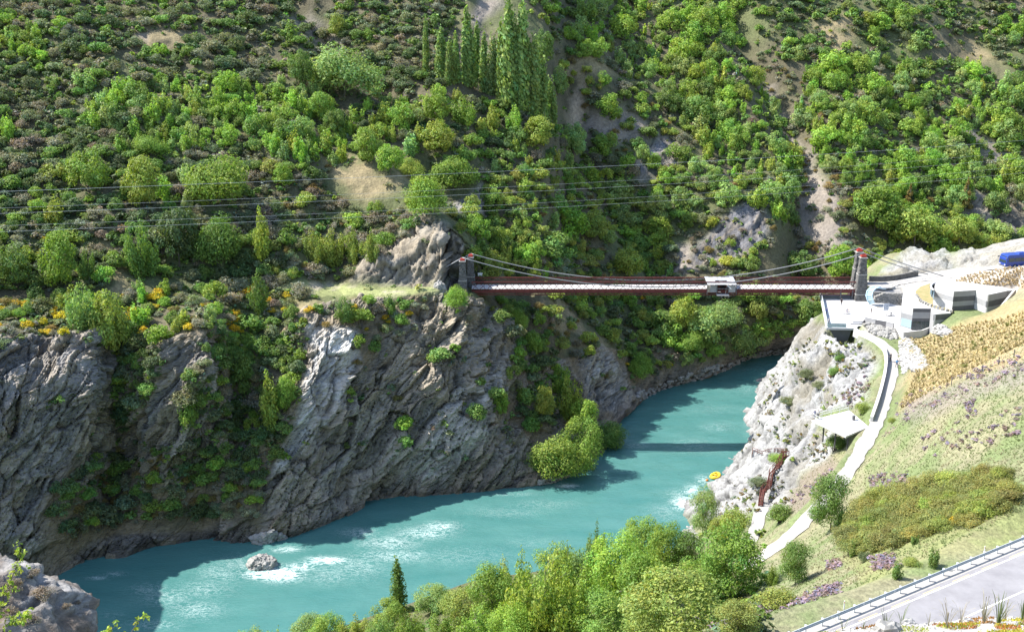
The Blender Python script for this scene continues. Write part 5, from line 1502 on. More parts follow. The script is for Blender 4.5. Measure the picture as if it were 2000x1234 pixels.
TREES = [ # x, foot y, width, height, shape, colour, name, label
 (672, 192, 140, 118, 'bushy', 'pale', 'broadleaf_tree', 'broad pale green tree high on the slope left of the tall poplars'),
 (659, 74, 42, 46, 'round', 'olive', 'broadleaf_tree', 'small golden olive tree above the broad pale tree'),
 (432, 402, 124, 118, 'bushy', 'bright', 'broadleaf_tree', 'largest round bright green tree left of the dry grass knoll'),
 (280, 404, 88, 98, 'round', 'yellow', 'broadleaf_tree', 'yellow green round tree, middle one of the three above the power lines'),
 (174, 376, 92, 86, 'round', 'bright', 'broadleaf_tree', 'round green tree leftmost of the three above the power lines'),
 (295, 307, 66, 50, 'bushy', 'bright', 'broadleaf_tree', 'low spreading green tree just above the row of three round trees'),
 (551, 364, 44, 46, 'round', 'lime', 'broadleaf_tree', 'small lime green tree among grey shrubs left of the dry knoll'),
 (587, 168, 56, 74, 'round', 'mid', 'broadleaf_tree', 'dark green tree left of the broad pale tree'),
 (627, 245, 64, 68, 'round', 'bright', 'broadleaf_tree', 'round green tree just below the broad pale tree'),
 (655, 270, 48, 58, 'round', 'mid', 'broadleaf_tree', 'rounded darker tree at the lower right of the broad pale tree'),
 (717, 314, 66, 64, 'round', 'bright', 'broadleaf_tree', 'round green tree on the upper edge of the dry knoll'),
 (764, 342, 64, 62, 'round', 'lime', 'broadleaf_tree', 'yellow green round tree right of the dry knoll, upper left of three'),
 (802, 346, 52, 44, 'bushy', 'yellow', 'broadleaf_tree', 'low yellow green tree between the round trees right of the knoll'),
 (832, 424, 88, 96, 'bushy', 'lime', 'broadleaf_tree', 'big bright lime green tree directly above the grey outcrop'),
 (886, 370, 88, 74, 'bushy', 'bright', 'broadleaf_tree', 'wide bright green tree at the head of the shady gully'),
 (852, 300, 76, 64, 'round', 'yellow', 'broadleaf_tree', 'pale yellow green tree on the slope below the poplar grove'),
 (856, 240, 62, 70, 'round', 'bright', 'broadleaf_tree', 'left of two bushy green trees below the poplar grove'),
 (905, 244, 64, 68, 'spire', 'bright', 'broadleaf_tree', 'right of two bushy green trees below the poplar grove'),
 (960, 252, 50, 56, 'spire', 'yellow', 'broadleaf_tree', 'yellow green tree at the foot of the tall poplars'),
 (1005, 256, 54, 58, 'spire', 'lime', 'broadleaf_tree', 'lime green tree just right of the foot of the tall poplars'),
 (1050, 288, 76, 60, 'round', 'yellow', 'broadleaf_tree', 'yellow green spreading tree in the central gully'),
 (1120, 308, 58, 72, 'round', 'pale', 'broadleaf_tree', 'pale green tree beside the bare rocky ridge'),
 (1062, 134, 48, 78, 'round', 'mid', 'broadleaf_tree', 'rounded green tree right behind the tall poplars'),
 (1090, 190, 40, 60, 'round', 'pale', 'broadleaf_tree', 'pale tree at the right edge of the poplar grove'),
 (1335, 655, 64, 78, 'round', 'yellow', 'broadleaf_tree', 'yellow green tree below the left part of the bridge hut'),
 (1408, 640, 80, 62, 'bushy', 'pale', 'broadleaf_tree', 'pale green tree directly below the bridge hut'),
 (1432, 708, 98, 100, 'bushy', 'pale', 'broadleaf_tree', 'largest pale green tree on the far waterline right of the hut'),
 (1350, 688, 58, 50, 'bushy', 'bright', 'broadleaf_tree', 'smaller green tree left of the largest one at the far waterline'),
 (1578, 646, 58, 66, 'round', 'mid', 'broadleaf_tree', 'green tree left of the viewing platform across the water'),
 (1478, 628, 46, 48, 'round', 'olive', 'broadleaf_tree', 'olive yellow tree under the bridge right of the hut'),
 (1250, 738, 52, 60, 'bushy', 'bright', 'broadleaf_tree', 'round green bushy tree alone at the far waterline below the bridge'),
 (1086, 936, 104, 104, 'bushy', 'bright', 'broadleaf_tree', 'left half of the round bright green clump at the water on the promontory tip'),
 (1132, 930, 100, 122, 'fine', 'bright', 'broadleaf_tree', 'taller right half of the round bright green clump on the promontory tip'),
 (1185, 876, 84, 64, 'bushy', 'mid', 'broadleaf_tree', 'darker spreading tree behind the round one on the promontory tip'),
 (1110, 818, 66, 112, 'spire', 'yellow', 'broadleaf_tree', 'tall yellow green tree above the round tree on the promontory'),
 (1140, 850, 62, 78, 'round', 'lime', 'broadleaf_tree', 'lime green tree just behind the top of the round promontory tree'),
 (1092, 772, 54, 64, 'round', 'lime', 'broadleaf_tree', 'lime green tree highest of the group on the promontory slope'),
 (1040, 700, 44, 60, 'round', 'bright', 'broadleaf_tree', 'bright green tree in the cleft right of the grey cliff face'),
 (1012, 645, 40, 52, 'bushy', 'bright', 'broadleaf_tree', 'bright green bushy tree in the cleft close under the bridge'),
 (560, 800, 46, 70, 'round', 'bright', 'broadleaf_tree', 'bright green tree right of the yellow ravine tree'),
 (470, 770, 60, 90, 'round', 'mid', 'broadleaf_tree', 'dark green tree in the middle of the leafy ravine'),
 (1062, 814, 46, 64, 'round', 'yellow', 'broadleaf_tree', 'small yellow tree left of the tall yellow one on the promontory'),
 (978, 814, 38, 54, 'round', 'lime', 'broadleaf_tree', 'small bright green tree on the dark cliff face'),
 (528, 832, 78, 126, 'spire', 'yellow', 'broadleaf_tree', 'yellow green tree in the leafy ravine left of the white ridge'),
 (372, 836, 50, 70, 'round', 'bright', 'broadleaf_tree', 'shaded bright green tree at the left side of the leafy ravine'),
 (675, 632, 44, 54, 'round', 'mid', 'broadleaf_tree', 'dark green small tree on the cliff top left of the bridge path'),
 (762, 612, 38, 48, 'spire', 'mid', 'broadleaf_tree', 'small green tree at the cliff edge beside the bridge path'),
 (892, 602, 46, 52, 'bushy', 'lime', 'broadleaf_tree', 'bright green bush clinging below the left bridge tower'),
 (212, 690, 98, 134, 'round', 'yellow', 'broadleaf_tree', 'large yellow green tree on the left rim of the gorge'),
 (160, 640, 74, 112, 'spire', 'pale', 'broadleaf_tree', 'pale upright tree just behind the large one on the left rim'),
 (505, 612, 56, 98, 'spire', 'mid', 'broadleaf_tree', 'upright green tree standing on the rim left of the grassy track'),
 (120, 562, 86, 112, 'round', 'bright', 'broadleaf_tree', 'green tree above the left rim track, right of its neighbour at the edge'),
 (28, 562, 76, 88, 'round', 'mid', 'broadleaf_tree', 'green tree above the left rim track at the very edge'),
 (172, 545, 44, 76, 'spire', 'mid', 'broadleaf_tree', 'narrow upright tree beside the bare bank above the left track'),
 (278, 542, 80, 136, 'spire', 'mid', 'broadleaf_tree', 'tall dark upright tree under the power lines left of centre'),
 (512, 505, 68, 112, 'spire', 'yellow', 'broadleaf_tree', 'yellowish upright tree under the power lines left of the knoll'),
 (350, 520, 90, 120, 'round', 'dark', 'broadleaf_tree', 'dark shaded tree below the row of three round trees'),
 (425, 520, 96, 118, 'bushy', 'mid', 'broadleaf_tree', 'dark green tree directly below the largest round tree'),
 (612, 512, 54, 84, 'spire', 'olive', 'broadleaf_tree', 'first from the left of four olive trees above the bridge path'),
 (652, 518, 62, 92, 'spire', 'olive', 'broadleaf_tree', 'second from the left of four olive trees above the bridge path'),
 (692, 514, 54, 82, 'spire', 'olive', 'broadleaf_tree', 'third from the left of four olive trees above the bridge path'),
 (728, 512, 42, 74, 'spire', 'olive', 'broadleaf_tree', 'last of four olive trees, nearest the grey outcrop'),
 (1708, 450, 110, 88, 'round', 'bright', 'broadleaf_tree', 'big bright green tree on the slope above the car park road'),
 (1785, 484, 112, 86, 'round', 'yellow', 'broadleaf_tree', 'wide yellow green tree just behind the pale outcrop'),
 (1872, 484, 72, 68, 'round', 'yellow', 'broadleaf_tree', 'yellow green tree right of the wide one behind the outcrop'),
 (1885, 412, 32, 60, 'cone', 'brown', 'conifer', 'dark brownish conifer standing on the right hand slope'),
 (1775, 404, 26, 42, 'cone', 'brown', 'conifer', 'small rusty conifer left of the taller dark one'),
 (1640, 540, 70, 62, 'round', 'lime', 'broadleaf_tree', 'lime green tree behind the right bridge towers'),
 (1560, 545, 76, 60, 'round', 'mid', 'broadleaf_tree', 'green tree above the bridge left of the right towers'),
 (1225, 545, 70, 66, 'round', 'yellow', 'broadleaf_tree', 'yellow green tree just above the middle of the bridge'),
 (1160, 470, 60, 62, 'round', 'olive', 'broadleaf_tree', 'olive tree in the wooded gully above the bridge'),
 (1090, 540, 56, 46, 'round', 'silver', 'broadleaf_tree', 'silvery pale green tree above the bridge where its cables meet the rail'),
 (985, 520, 44, 66, 'spire', 'yellow', 'broadleaf_tree', 'slender yellow green tree right of the left bridge towers'),
]
POPLARS = [(833, 146, 19, 112, 'leftmost dark poplar of the tall poplar grove'), (863, 158, 26, 104, 'second poplar from the left in the tall grove, shorter than its neighbours'), (912, 168, 34, 156, 'tall dark poplar left of the pair of pale ones'), (932, 150, 22, 110, 'thin poplar close to the tall dark one'), (965, 184, 26, 120, 'slim poplar just left of the tallest pale poplar'), (992, 206, 44, 216, 'tallest pale poplar of the grove, its tip near the top edge'), (1018, 214, 42, 206, 'tall pale poplar right beside the tallest one'), (1045, 228, 36, 160, 'second poplar from the right end of the grove'), (1062, 236, 28, 128, 'last poplar at the right end of the grove'), (890, 160, 22, 100, 'short poplar in the middle of the left half of the grove'), (878, 166, 20, 92, 'low thin poplar between the second poplar and the tall dark one'), (946, 178, 24, 118, 'medium poplar between the thin one and the slim one in the grove'), (978, 200, 28, 156, 'poplar close at the left side of the tallest pale one'), (1006, 216, 30, 184, 'poplar squeezed between the two tallest pale ones'), (1032, 224, 30, 158, 'poplar just right of the two tallest pale ones'), (1074, 240, 22, 92, 'shortest poplar at the far right end of the grove')]
for x, y, w, h, k, c, nm, lab in TREES: place_tree(x, y, w, h, k, c, lab, name=nm, which='far')
for i, (x, y, w, h, lab) in enumerate(POPLARS): place_tree(x, y, w * 1.2, h, 'column', 'poplar' if i not in (5, 6, 7) else 'pale', lab, name='poplar_tree', which='far', group='tall poplars on the slope')

# ------------------------------------------------------------------ scattered shrubs and small trees of the far bank
KIND = { # name: (mesh key, category, (min, max height m), width factor, colours)
 'grey_shrub': ('grey', 'shrub', (2.2, 4.2), 1.3, ('grey', 'greygreen', 'grey')),
 'dark_shrub': ('dome', 'shrub', (2.4, 5.0), 1.2, ('dark', 'dark', 'mid', 'greygreen')),
 'green_bush': ('dome', 'bush', (2.8, 5.6), 1.05, ('mid', 'bright', 'mid')),
 'young_poplar': ('upright', 'young tree', (4.4, 9.5), .72, ('bright', 'yellow', 'lime', 'pale')),
 'small_tree': ('roundbush', 'small tree', (5.0, 10.0), .98, ('bright', 'mid', 'lime', 'pale')),
 'olive_bush': ('dome', 'bush', (2.8, 5.6), 1.0, ('olive', 'yellow', 'olive')),
 'gorse_bush': ('gorse', 'gorse', (1.2, 2.4), 1.2, ('gorse',)),
 'dry_shrub': ('grey', 'shrub', (1.2, 2.6), 1.3, ('grey', 'brown', 'silver')),
}
BUSH['roundbush'] = []
for i in range(6):
    rng = np.random.default_rng(900 + i); (v, f, c), cen = crown_round(rng, 2200, .036, k=24)
    v = v * np.array([1, 1, 1.12]) - np.array([0, 0, .12])
    sv, sf = stems(limb_lines(rng, cen, .028, n=4), 4)
    BUSH['roundbush'].append(as_mesh('small_tree', [(v, f, c, 0), (sv, sf, None, 1)], [M_LEAF, M_BARK]))
ZONES = [ # outline in the photograph, candidates, mix, where it is
 ('upper left slope', [(-60, -60), (560, -60), (650, 110), (590, 190), (430, 160), (200, 180), (120, 300), (60, 420), (-60, 430)], 900, {'grey_shrub': .40, 'dark_shrub': .48, 'green_bush': .09, 'young_poplar': .03}),
 ('left slope', [(-60, 380), (100, 300), (230, 260), (330, 300), (240, 420), (240, 500), (180, 560), (-60, 580)], 380, {'grey_shrub': .45, 'dark_shrub': .30, 'green_bush': .2, 'gorse_bush': .02, 'young_poplar': .03}),
 ('belt of young trees left of the broad pale tree', [(130, 290), (200, 180), (430, 150), (560, 190), (760, 170), (800, 250), (700, 330), (560, 320), (500, 280), (330, 300)], 640, {'young_poplar': .5, 'small_tree': .26, 'green_bush': .12, 'grey_shrub': .08, 'dark_shrub': .04}),
 ('slope above the dry knoll', [(480, 300), (600, 320), (650, 330), (640, 400), (760, 420), (800, 390), (840, 440), (760, 480), (560, 500), (480, 420)], 170, {'grey_shrub': .62, 'dry_shrub': .2, 'green_bush': .1, 'olive_bush': .08}),
 ('steep slope left of the poplars', [(640, 100), (660, -60), (930, -60), (880, 60), (900, 160), (800, 180), (740, 170), (720, 120)], 420, {'dark_shrub': .55, 'grey_shrub': .37, 'green_bush': .08}),
 ('slope below the poplar grove', [(770, 180), (1060, 210), (1180, 330), (1140, 340), (1000, 310), (930, 370), (800, 300)], 300, {'green_bush': .27, 'grey_shrub': .22, 'dark_shrub': .2, 'young_poplar': .2, 'small_tree': .11}),
 ('wooded gully above the bridge', [(930, 330), (1020, 300), (1180, 340), (1300, 420), (1330, 545), (940, 550), (880, 420)], 460, {'olive_bush': .3, 'green_bush': .22, 'small_tree': .22, 'young_poplar': .12, 'dark_shrub': .08, 'dry_shrub': .06}),
 ('rocky ridge right of the poplars', [(1080, 100), (1200, 110), (1330, 230), (1360, 330), (1480, 390), (1520, 470), (1460, 550), (1320, 550), (1260, 420), (1180, 330)], 300, {'dry_shrub': .36, 'grey_shrub': .26, 'green_bush': .16, 'olive_bush': .12, 'small_tree': .1}),
 ('high slope right of the poplars', [(1000, -60), (1480, -60), (1430, 60), (1500, 200), (1560, 300), (1550, 440), (1500, 440), (1380, 340), (1290, 220), (1180, 110), (1080, 80)], 760, {'small_tree': .32, 'young_poplar': .36, 'green_bush': .21, 'dark_shrub': .07, 'grey_shrub': .04}),
 ('upper right slope', [(1440, -60), (2080, -60), (2080, 200), (1900, 90), (1600, 120), (1500, 120)], 420, {'dark_shrub': .34, 'green_bush': .32, 'grey_shrub': .22, 'small_tree': .12}),
 ('right slope', [(1580, 120), (1880, 120), (2080, 220), (2080, 430), (1960, 420), (1900, 370), (1800, 400), (1650, 360), (1600, 320), (1550, 210)], 760, {'small_tree': .30, 'young_poplar': .32, 'green_bush': .22, 'dark_shrub': .08, 'grey_shrub': .08}),
 ('scree chute on the right', [(1480, 100), (1590, 180), (1660, 340), (1680, 520), (1560, 550), (1540, 400), (1560, 300), (1500, 200)], 190, {'dry_shrub': .6, 'grey_shrub': .3, 'olive_bush': .1}),
 ('slope behind the car park', [(1640, 350), (1900, 390), (2060, 440), (2060, 470), (1900, 490), (1640, 560)], 260, {'small_tree': .34, 'green_bush': .26, 'olive_bush': .24, 'dark_shrub': .08, 'dry_shrub': .08}),
 ('bank under the bridge', [(1060, 575), (1620, 575), (1600, 655), (1480, 680), (1330, 725), (1240, 740), (1180, 660), (1100, 600)], 420, {'dark_shrub': .26, 'green_bush': .26, 'olive_bush': .24, 'small_tree': .12, 'grey_shrub': .1, 'gorse_bush': .02}),
 ('spur below the bridge', [(1050, 600), (1120, 610), (1200, 720), (1230, 770), (1150, 740), (1090, 680)], 150, {'dry_shrub': .45, 'grey_shrub': .35, 'olive_bush': .2}),
 ('cleft right of the cliff face', [(970, 590), (1050, 610), (1090, 700), (1100, 820), (1040, 850), (1000, 780), (990, 680)], 130, {'green_bush': .6, 'dark_shrub': .4}),
 ('rim of the gorge on the left', [(-60, 590), (250, 575), (520, 545), (600, 560), (590, 600), (470, 660), (400, 640), (330, 650), (230, 690), (-60, 680)], 330, {'gorse_bush': .28, 'grey_shrub': .2, 'young_poplar': .2, 'dry_shrub': .16, 'green_bush': .16}),
 ('leafy ravine in the cliff', [(400, 640), (470, 640), (570, 610), (600, 650), (570, 780), (550, 880), (500, 960), (420, 960), (380, 900), (350, 800)], 380, {'dark_shrub': .46, 'grey_shrub': .26, 'green_bush': .28}),
 ('shady cleft in the left cliff', [(225, 690), (320, 660), (300, 760), (240, 860), (215, 800)], 90, {'dark_shrub': .6, 'green_bush': .4}),
 ('lower ledges of the left cliff', [(90, 960), (180, 900), (240, 860), (400, 880), (520, 960), (490, 1020), (300, 1020), (140, 1050)], 170, {'dark_shrub': .45, 'green_bush': .15, 'dry_shrub': .4}),
 ('cliff top beside the bridge path', [(580, 590), (840, 590), (780, 660), (700, 720), (690, 640), (620, 640)], 110, {'dry_shrub': .5, 'grey_shrub': .3, 'green_bush': .12, 'gorse_bush': .08}),
 ('ledges of the grey cliff face', [(700, 700), (860, 600), (1000, 640), (1000, 900), (800, 900), (640, 900)], 90, {'dry_shrub': .6, 'green_bush': .4}),
 ('slope under the power lines', [(230, 260), (330, 290), (500, 280), (570, 330), (490, 420), (560, 500), (520, 548), (240, 545), (180, 560), (240, 430)], 260, {'grey_shrub': .36, 'dark_shrub': .28, 'green_bush': .24, 'young_poplar': .12}),
 ('gentle bank above the grassy track', [(520, 490), (760, 490), (700, 545), (540, 548)], 70, {'dry_shrub': .4, 'olive_bush': .25, 'grey_shrub': .2, 'young_poplar': .15}),
]
ADJ = {'grey_shrub': 'grey thorny shrub', 'dark_shrub': 'dark green shrub', 'green_bush': 'fresh green bush', 'young_poplar': 'slender upright young tree', 'small_tree': 'small leafy round tree', 'olive_bush': 'olive yellow bush', 'gorse_bush': 'gorse bush with yellow flowers', 'dry_shrub': 'dry sparse brownish shrub'}
OPEN = TANS + [q for q, k in ROCKS] + PATHS
SPUR = [(1065, 605), (1125, 620), (1200, 700), (1240, 785), (1150, 795), (1115, 720)]
OPEN = OPEN + [SPUR]
OPEN_P = [.8] * len(TANS) + [.94 if k in ('grey', 'blue', 'white', 'dark') else .75 for q, k in ROCKS] + [1.0] * len(PATHS) + [.85]
grid = {}
def free(x, y, r):
    gx_, gy_ = int(x // 24), int(y // 24)
    for i in range(gx_ - 2, gx_ + 3):
        for j in range(gy_ - 2, gy_ + 3):
            for (a, b, c) in grid.get((i, j), ()):
                if (a - x) ** 2 + ((b - y) * 1.35) ** 2 < (r + c) ** 2: return False
    return True
def occupy(x, y, r): grid.setdefault((int(x // 24), int(y // 24)), []).append((x, y, r))
for x, y, w, h, *_ in TREES + [(a, b, c, d) for a, b, c, d, e in POPLARS]: occupy(x, y - 4, w * .30)
srng = np.random.default_rng(21)
SCATTER = []
for zi, (zone, poly, ncand, mix) in enumerate(ZONES):
    xs, ys = [a for a, b in poly], [b for a, b in poly]
    names = list(mix); wts = np.array([mix[k] for k in names])
    cx = srng.uniform(min(xs), max(xs), ncand * 4); cy = srng.uniform(min(ys), max(ys), ncand * 4)
    ok = in_poly(cx, cy, poly)
    cx, cy = cx[ok][:ncand * 2], cy[ok][:ncand * 2]
    blk = np.zeros(len(cx))
    for o_, pr in zip(OPEN, OPEN_P): blk = np.maximum(blk, in_poly(cx, cy, o_) * pr)
    nz = fbm(np.stack([cx * .012, cy * .012, np.full(len(cx), zi * 3.3)], 1), 3, 500)
    got = 0
    for x, y, b, n_ in zip(cx, cy, blk, nz):
        if got >= ncand: break
        if srng.random() < b: continue
        w2 = wts.copy(); half = len(names) // 2 or 1
        w2 = w2 * (1 + np.where(np.arange(len(names)) < half, n_ * 1.6, -n_ * 1.6)); w2 = np.clip(w2, .004, None); w2 /= w2.sum()
        k = names[srng.choice(len(names), p=w2)]
        key, cat, (h0, h1), wf, cols_ = KIND[k]
        h = h0 + (h1 - h0) * srng.random() ** 1.5
        hh = hit(x, y, 'far')
        if hh is None: continue
        dpt = hh[1] ; pxm = FPX / dpt
        r = h * wf * pxm * .5
        if not free(x, y, r * .54): continue
        occupy(x, y, r * .54); got += 1
        SCATTER.append((k, zone, x, y, h, hh[0], h * pxm))
SCATTER.sort(key=lambda s: -s[6])
CWORD = {'bright': 'bright green', 'yellow': 'yellow green', 'pale': 'pale green', 'mid': 'mid green', 'dark': 'dark green', 'olive': 'olive', 'grey': 'grey', 'greygreen': 'grey green', 'brown': 'brownish', 'lime': 'lime green', 'gorse': 'yellow', 'silver': 'silvery'}
NOUN = {'grey_shrub': 'thorny shrub', 'dark_shrub': 'shrub', 'green_bush': 'leafy bush', 'young_poplar': 'upright young tree', 'small_tree': 'small round tree', 'olive_bush': 'bush', 'gorse_bush': 'gorse bush', 'dry_shrub': 'sparse dry shrub'}
MARKS = [(180, 930, 'lowest ledge of the left cliff'), (310, 960, 'earthy ledge above shaded water'), (450, 960, 'foot of the leafy ravine'), (672, 140, 'broad pale tree'), (659, 52, 'golden olive tree'), (432, 345, 'largest round tree'), (280, 355, 'middle tree of the round three'), (174, 335, 'left tree of the round three'), (551, 342, 'small lime tree'), (716, 285, 'round tree on the knoll edge'), (715, 370, 'dry grass knoll'), (832, 376, 'lime tree above the outcrop'), (886, 335, 'wide tree at the gully head'), (852, 268, 'pale yellow tree under the poplars'), (833, 90, 'leftmost poplar'), (912, 90, 'tall dark poplar'), (1005, 110, 'pale tall poplars'), (1050, 258, 'spreading tree in the central gully'), (1120, 270, 'pale tree by the bare ridge'), (1220, 240, 'pale rocks on the ridge'), (1275, 310, 'blue grey ridge rock'), (1460, 440, 'bare slab above the bridge'), (1530, 220, 'upper scree chute'), (1600, 420, 'lower scree chute'), (1885, 380, 'dark conifer'), (1775, 385, 'small rusty conifer'), (1708, 405, 'big tree above the car park'), (1785, 440, 'wide tree behind the outcrop'), (1640, 505, 'lime tree behind the right towers'), (1682, 530, 'right bridge towers'), (910, 530, 'left bridge towers'), (820, 500, 'grey outcrop'), (1408, 555, 'jump hut'), (1432, 655, 'big pale waterline tree'), (1250, 705, 'lone waterline bush'), (1335, 612, 'yellow tree under the hut'), (1106, 870, 'round promontory tree'), (1110, 765, 'tall yellow promontory tree'), (528, 770, 'yellow ravine tree'), (372, 800, 'shaded ravine tree'), (640, 720, 'white rocky ridge'), (212, 620, 'large tree on the left rim'), (505, 560, 'upright tree on the rim'), (120, 505, 'green tree above the left track'), (278, 470, 'tall dark tree under the wires'), (512, 450, 'yellowish tree under the wires'), (665, 470, 'four olive trees'), (340, 75, 'bare upper left patch'), (1635, 80, 'bare upper right patch'), (1885, 80, 'long tan scar at upper right'), (620, 55, 'scree gully near the top'), (950, 30, 'scree above the poplars'), (1160, 440, 'olive tree in the gully'), (1225, 512, 'yellow tree above mid bridge'), (1940, 280, 'scar on the right slope'), (1560, 515, 'green tree by the towers'), (100, 760, 'left cliff face'), (350, 720, 'second cliff slab'), (690, 565, 'grassy bridge track'), (880, 720, 'grey cliff face'), (1180, 740, 'rocky spur'), (1940, 410, 'dark crag on the right'), (60, 60, 'top left corner of the view'), (1960, 30, 'top right corner of the view'), (300, 200, 'young tree belt'), (1330, 120, 'leafy high right slope'), (1740, 230, 'leafy mid right slope'), (80, 250, 'left edge of the view'), (420, 60, 'shrubby upper left slope'), (760, 60, 'shrubs left of the poplars'), (1180, 40, 'high slope right of the poplars')]
NAMED = []
ORD = ['', 'second ', 'third ', 'fourth ', 'fifth ', 'sixth ', 'seventh ', 'eighth ', 'ninth ', 'tenth ', 'eleventh ', 'twelfth ']
def name_all(named, marks):
    """Say of each plant what it looks like and where it stands from the nearest thing one can find."""
    fam = {}
    for o, x, y, what in named:
        d, mx_, my_, nm = min((math.hypot(a - x, (b - y) * 1.1), a, b, n) for a, b, n in marks)
        dx, dy = x - mx_, y - my_
        way = ('right of' if dx > 0 else 'left of') if abs(dx) > abs(dy) * 1.1 else ('below' if dy > 0 else 'above')
        fam.setdefault((what, way, nm), []).append((d, o))
    for (what, way, nm), l in fam.items():
        l.sort(key=lambda t: t[0])
        for i, (d, o) in enumerate(l):
            if len(l) == 1: o['label'] = f'{what} {way} the {nm}'
            elif i < 12: o['label'] = f'{ORD[i]}nearest {what} {way} the {nm}'
            else: o['label'] = f'one of the outer {what}s {way} the {nm}'.replace('bushs', 'bushes')
count = {}
REST = []
for k, zone, x, y, h, q, hp in SCATTER:
    count[k] = count.get(k, 0) + 1
    if count[k] > 296 or y < -25 or x < -30 or x > 2040:
        if y > -25: REST.append((k, q, h))
        if count[k] <= 296: count[k] -= 1
        continue
    key, cat, _, wf, cols_ = KIND[k]
    me = BUSH[key][srng.integers(len(BUSH[key]))]
    o = bpy.data.objects.new(k, me); COL.objects.link(o)
    o.location = (q.x, q.y, q.z - .12 * h); s = h * srng.uniform(.9, 1.12)
    wd = s * wf * srng.uniform(.85, 1.2) * (1.0 if key != 'upright' else 1.5)
    o.scale = (wd, wd * srng.uniform(.85, 1.15), s); o.rotation_euler = (srng.normal() * .06, srng.normal() * .06, srng.uniform(0, 6.28))
    ck = cols_[srng.integers(len(cols_))]; tint(o, ck, srng, .16); o.color = tuple(min(.6, c_ * 1.12) for c_ in o.color[:3]) + (1,)  # tints lightened to make up for the shaded sides facing the camera
    tag(o, None, cat, f'{ADJ[k].replace("bush", "bushes").replace("shrub", "shrubs").replace("tree", "trees")} on the {zone}')
    NAMED.append((o, x, y - hp * .5, f'{CWORD[ck]} {NOUN[k]}'))
#print('scatter', len(SCATTER), count, 'rest', len(REST))

name_all(NAMED, MARKS)
def merged(name, label, items, lib, mats_):
    """Many plants joined into one object; items: (mesh key, position, scale xyz, colour)."""
    vs, fs, cs, o = [], [], [], 0
    rng = np.random.default_rng(len(items))
    for key, q, s, c in items:
        v, f, cc = lib[key][rng.integers(len(lib[key]))]
        a = rng.uniform(0, 6.283); ca, sa = math.cos(a), math.sin(a)
        r = (v * np.array(s)) @ np.array([[ca, sa, 0], [-sa, ca, 0], [0, 0, 1]]) + np.array(q)
        vs.append(r); fs.append(f + o); cs.append(cc * np.array(c)); o += len(v)
    ob = np_obj(name, np.concatenate(vs), np.concatenate(fs), cols=np.clip(np.concatenate(cs), .005, .8), mats=mats_)
    ob.color = (1, 1, 1, 1)
    return tag(ob, label, kind='stuff')
def lib_of(fn, var, seed): return [fn(np.random.default_rng(seed + i)) for i in range(var)]
LIB = {
 'dome': lib_of(lambda r: crown_dome(r, 170, .12, 12)[0], 5, 10), 'grey': lib_of(lambda r: crown_dome(r, 200, .10, 16)[0], 5, 30),
 'upright': lib_of(lambda r: crown_upright(r, 200, .085, 6, .26)[0], 4, 50), 'round': lib_of(lambda r: crown_round(r, 260, .10, k=14)[0], 4, 70),
 'low': lib_of(lambda r: crown_dome(r, 26, .22, 7)[0], 8, 90),
}
LIB['roundbush'] = LIB['round']; LIB['gorse'] = LIB['dome']
def col_of(key, rng, amt=.18): return np.array(GREEN[key]) * (1 + rng.normal() * amt) * (1 + rng.normal(size=3) * .06)
mr = np.random.default_rng(44)
items = []
for k, q, h in REST:
    key, cat, _, wf, cols_ = KIND[k]
    wd = h * wf * (1.5 if key == 'upright' else 1)
    items.append((key, (q.x, q.y, q.z - .1 * h), (wd, wd, h), col_of(cols_[mr.integers(len(cols_))], mr)))
if items: merged('scrub', 'smaller shrubs scattered over the far hillside', items, LIB, [M_LEAF])
# low undergrowth between the shrubs of the hillside and on the earthy ledges of the cliff
items = []
ux = mr.uniform(-40, 2040, 19000); uy = mr.uniform(-30, 960, 19000)
inz = np.zeros(len(ux), bool)
for z_, poly, n_, m_ in ZONES: inz |= in_poly(ux, uy, poly)
blk = np.zeros(len(ux))
for o_, pr in zip(OPEN, OPEN_P): blk = np.maximum(blk, in_poly(ux, uy, o_) * (pr * .95))
un = fbm(np.stack([ux * .01, uy * .01, ux * 0], 1), 3, 71)
for x, y, b, a, n_ in zip(ux, uy, blk, inz, un):
    if not a and mr.random() < .82: continue
    if mr.random() < b or len(items) > 8000: continue
    hh = hit(x, y, 'any')
    if hh is None or hh[3] != 'far' or hh[0].z < 1.5: continue
    h = mr.uniform(.6, 1.9); q = hh[0]
    c = ('grey', 'greygreen', 'mid', 'dark', 'olive')[mr.choice(5, p=[.24, .24, .22, .18, .12])] if n_ < .1 else ('mid', 'bright', 'greygreen', 'dark')[mr.integers(4)]
    items.append(('low', (q.x, q.y, q.z - .1), (h * 1.3, h * 1.3, h), col_of(c, mr)))
merged('undergrowth', 'low undergrowth between the shrubs on the far bank', items, LIB, [M_LEAF])
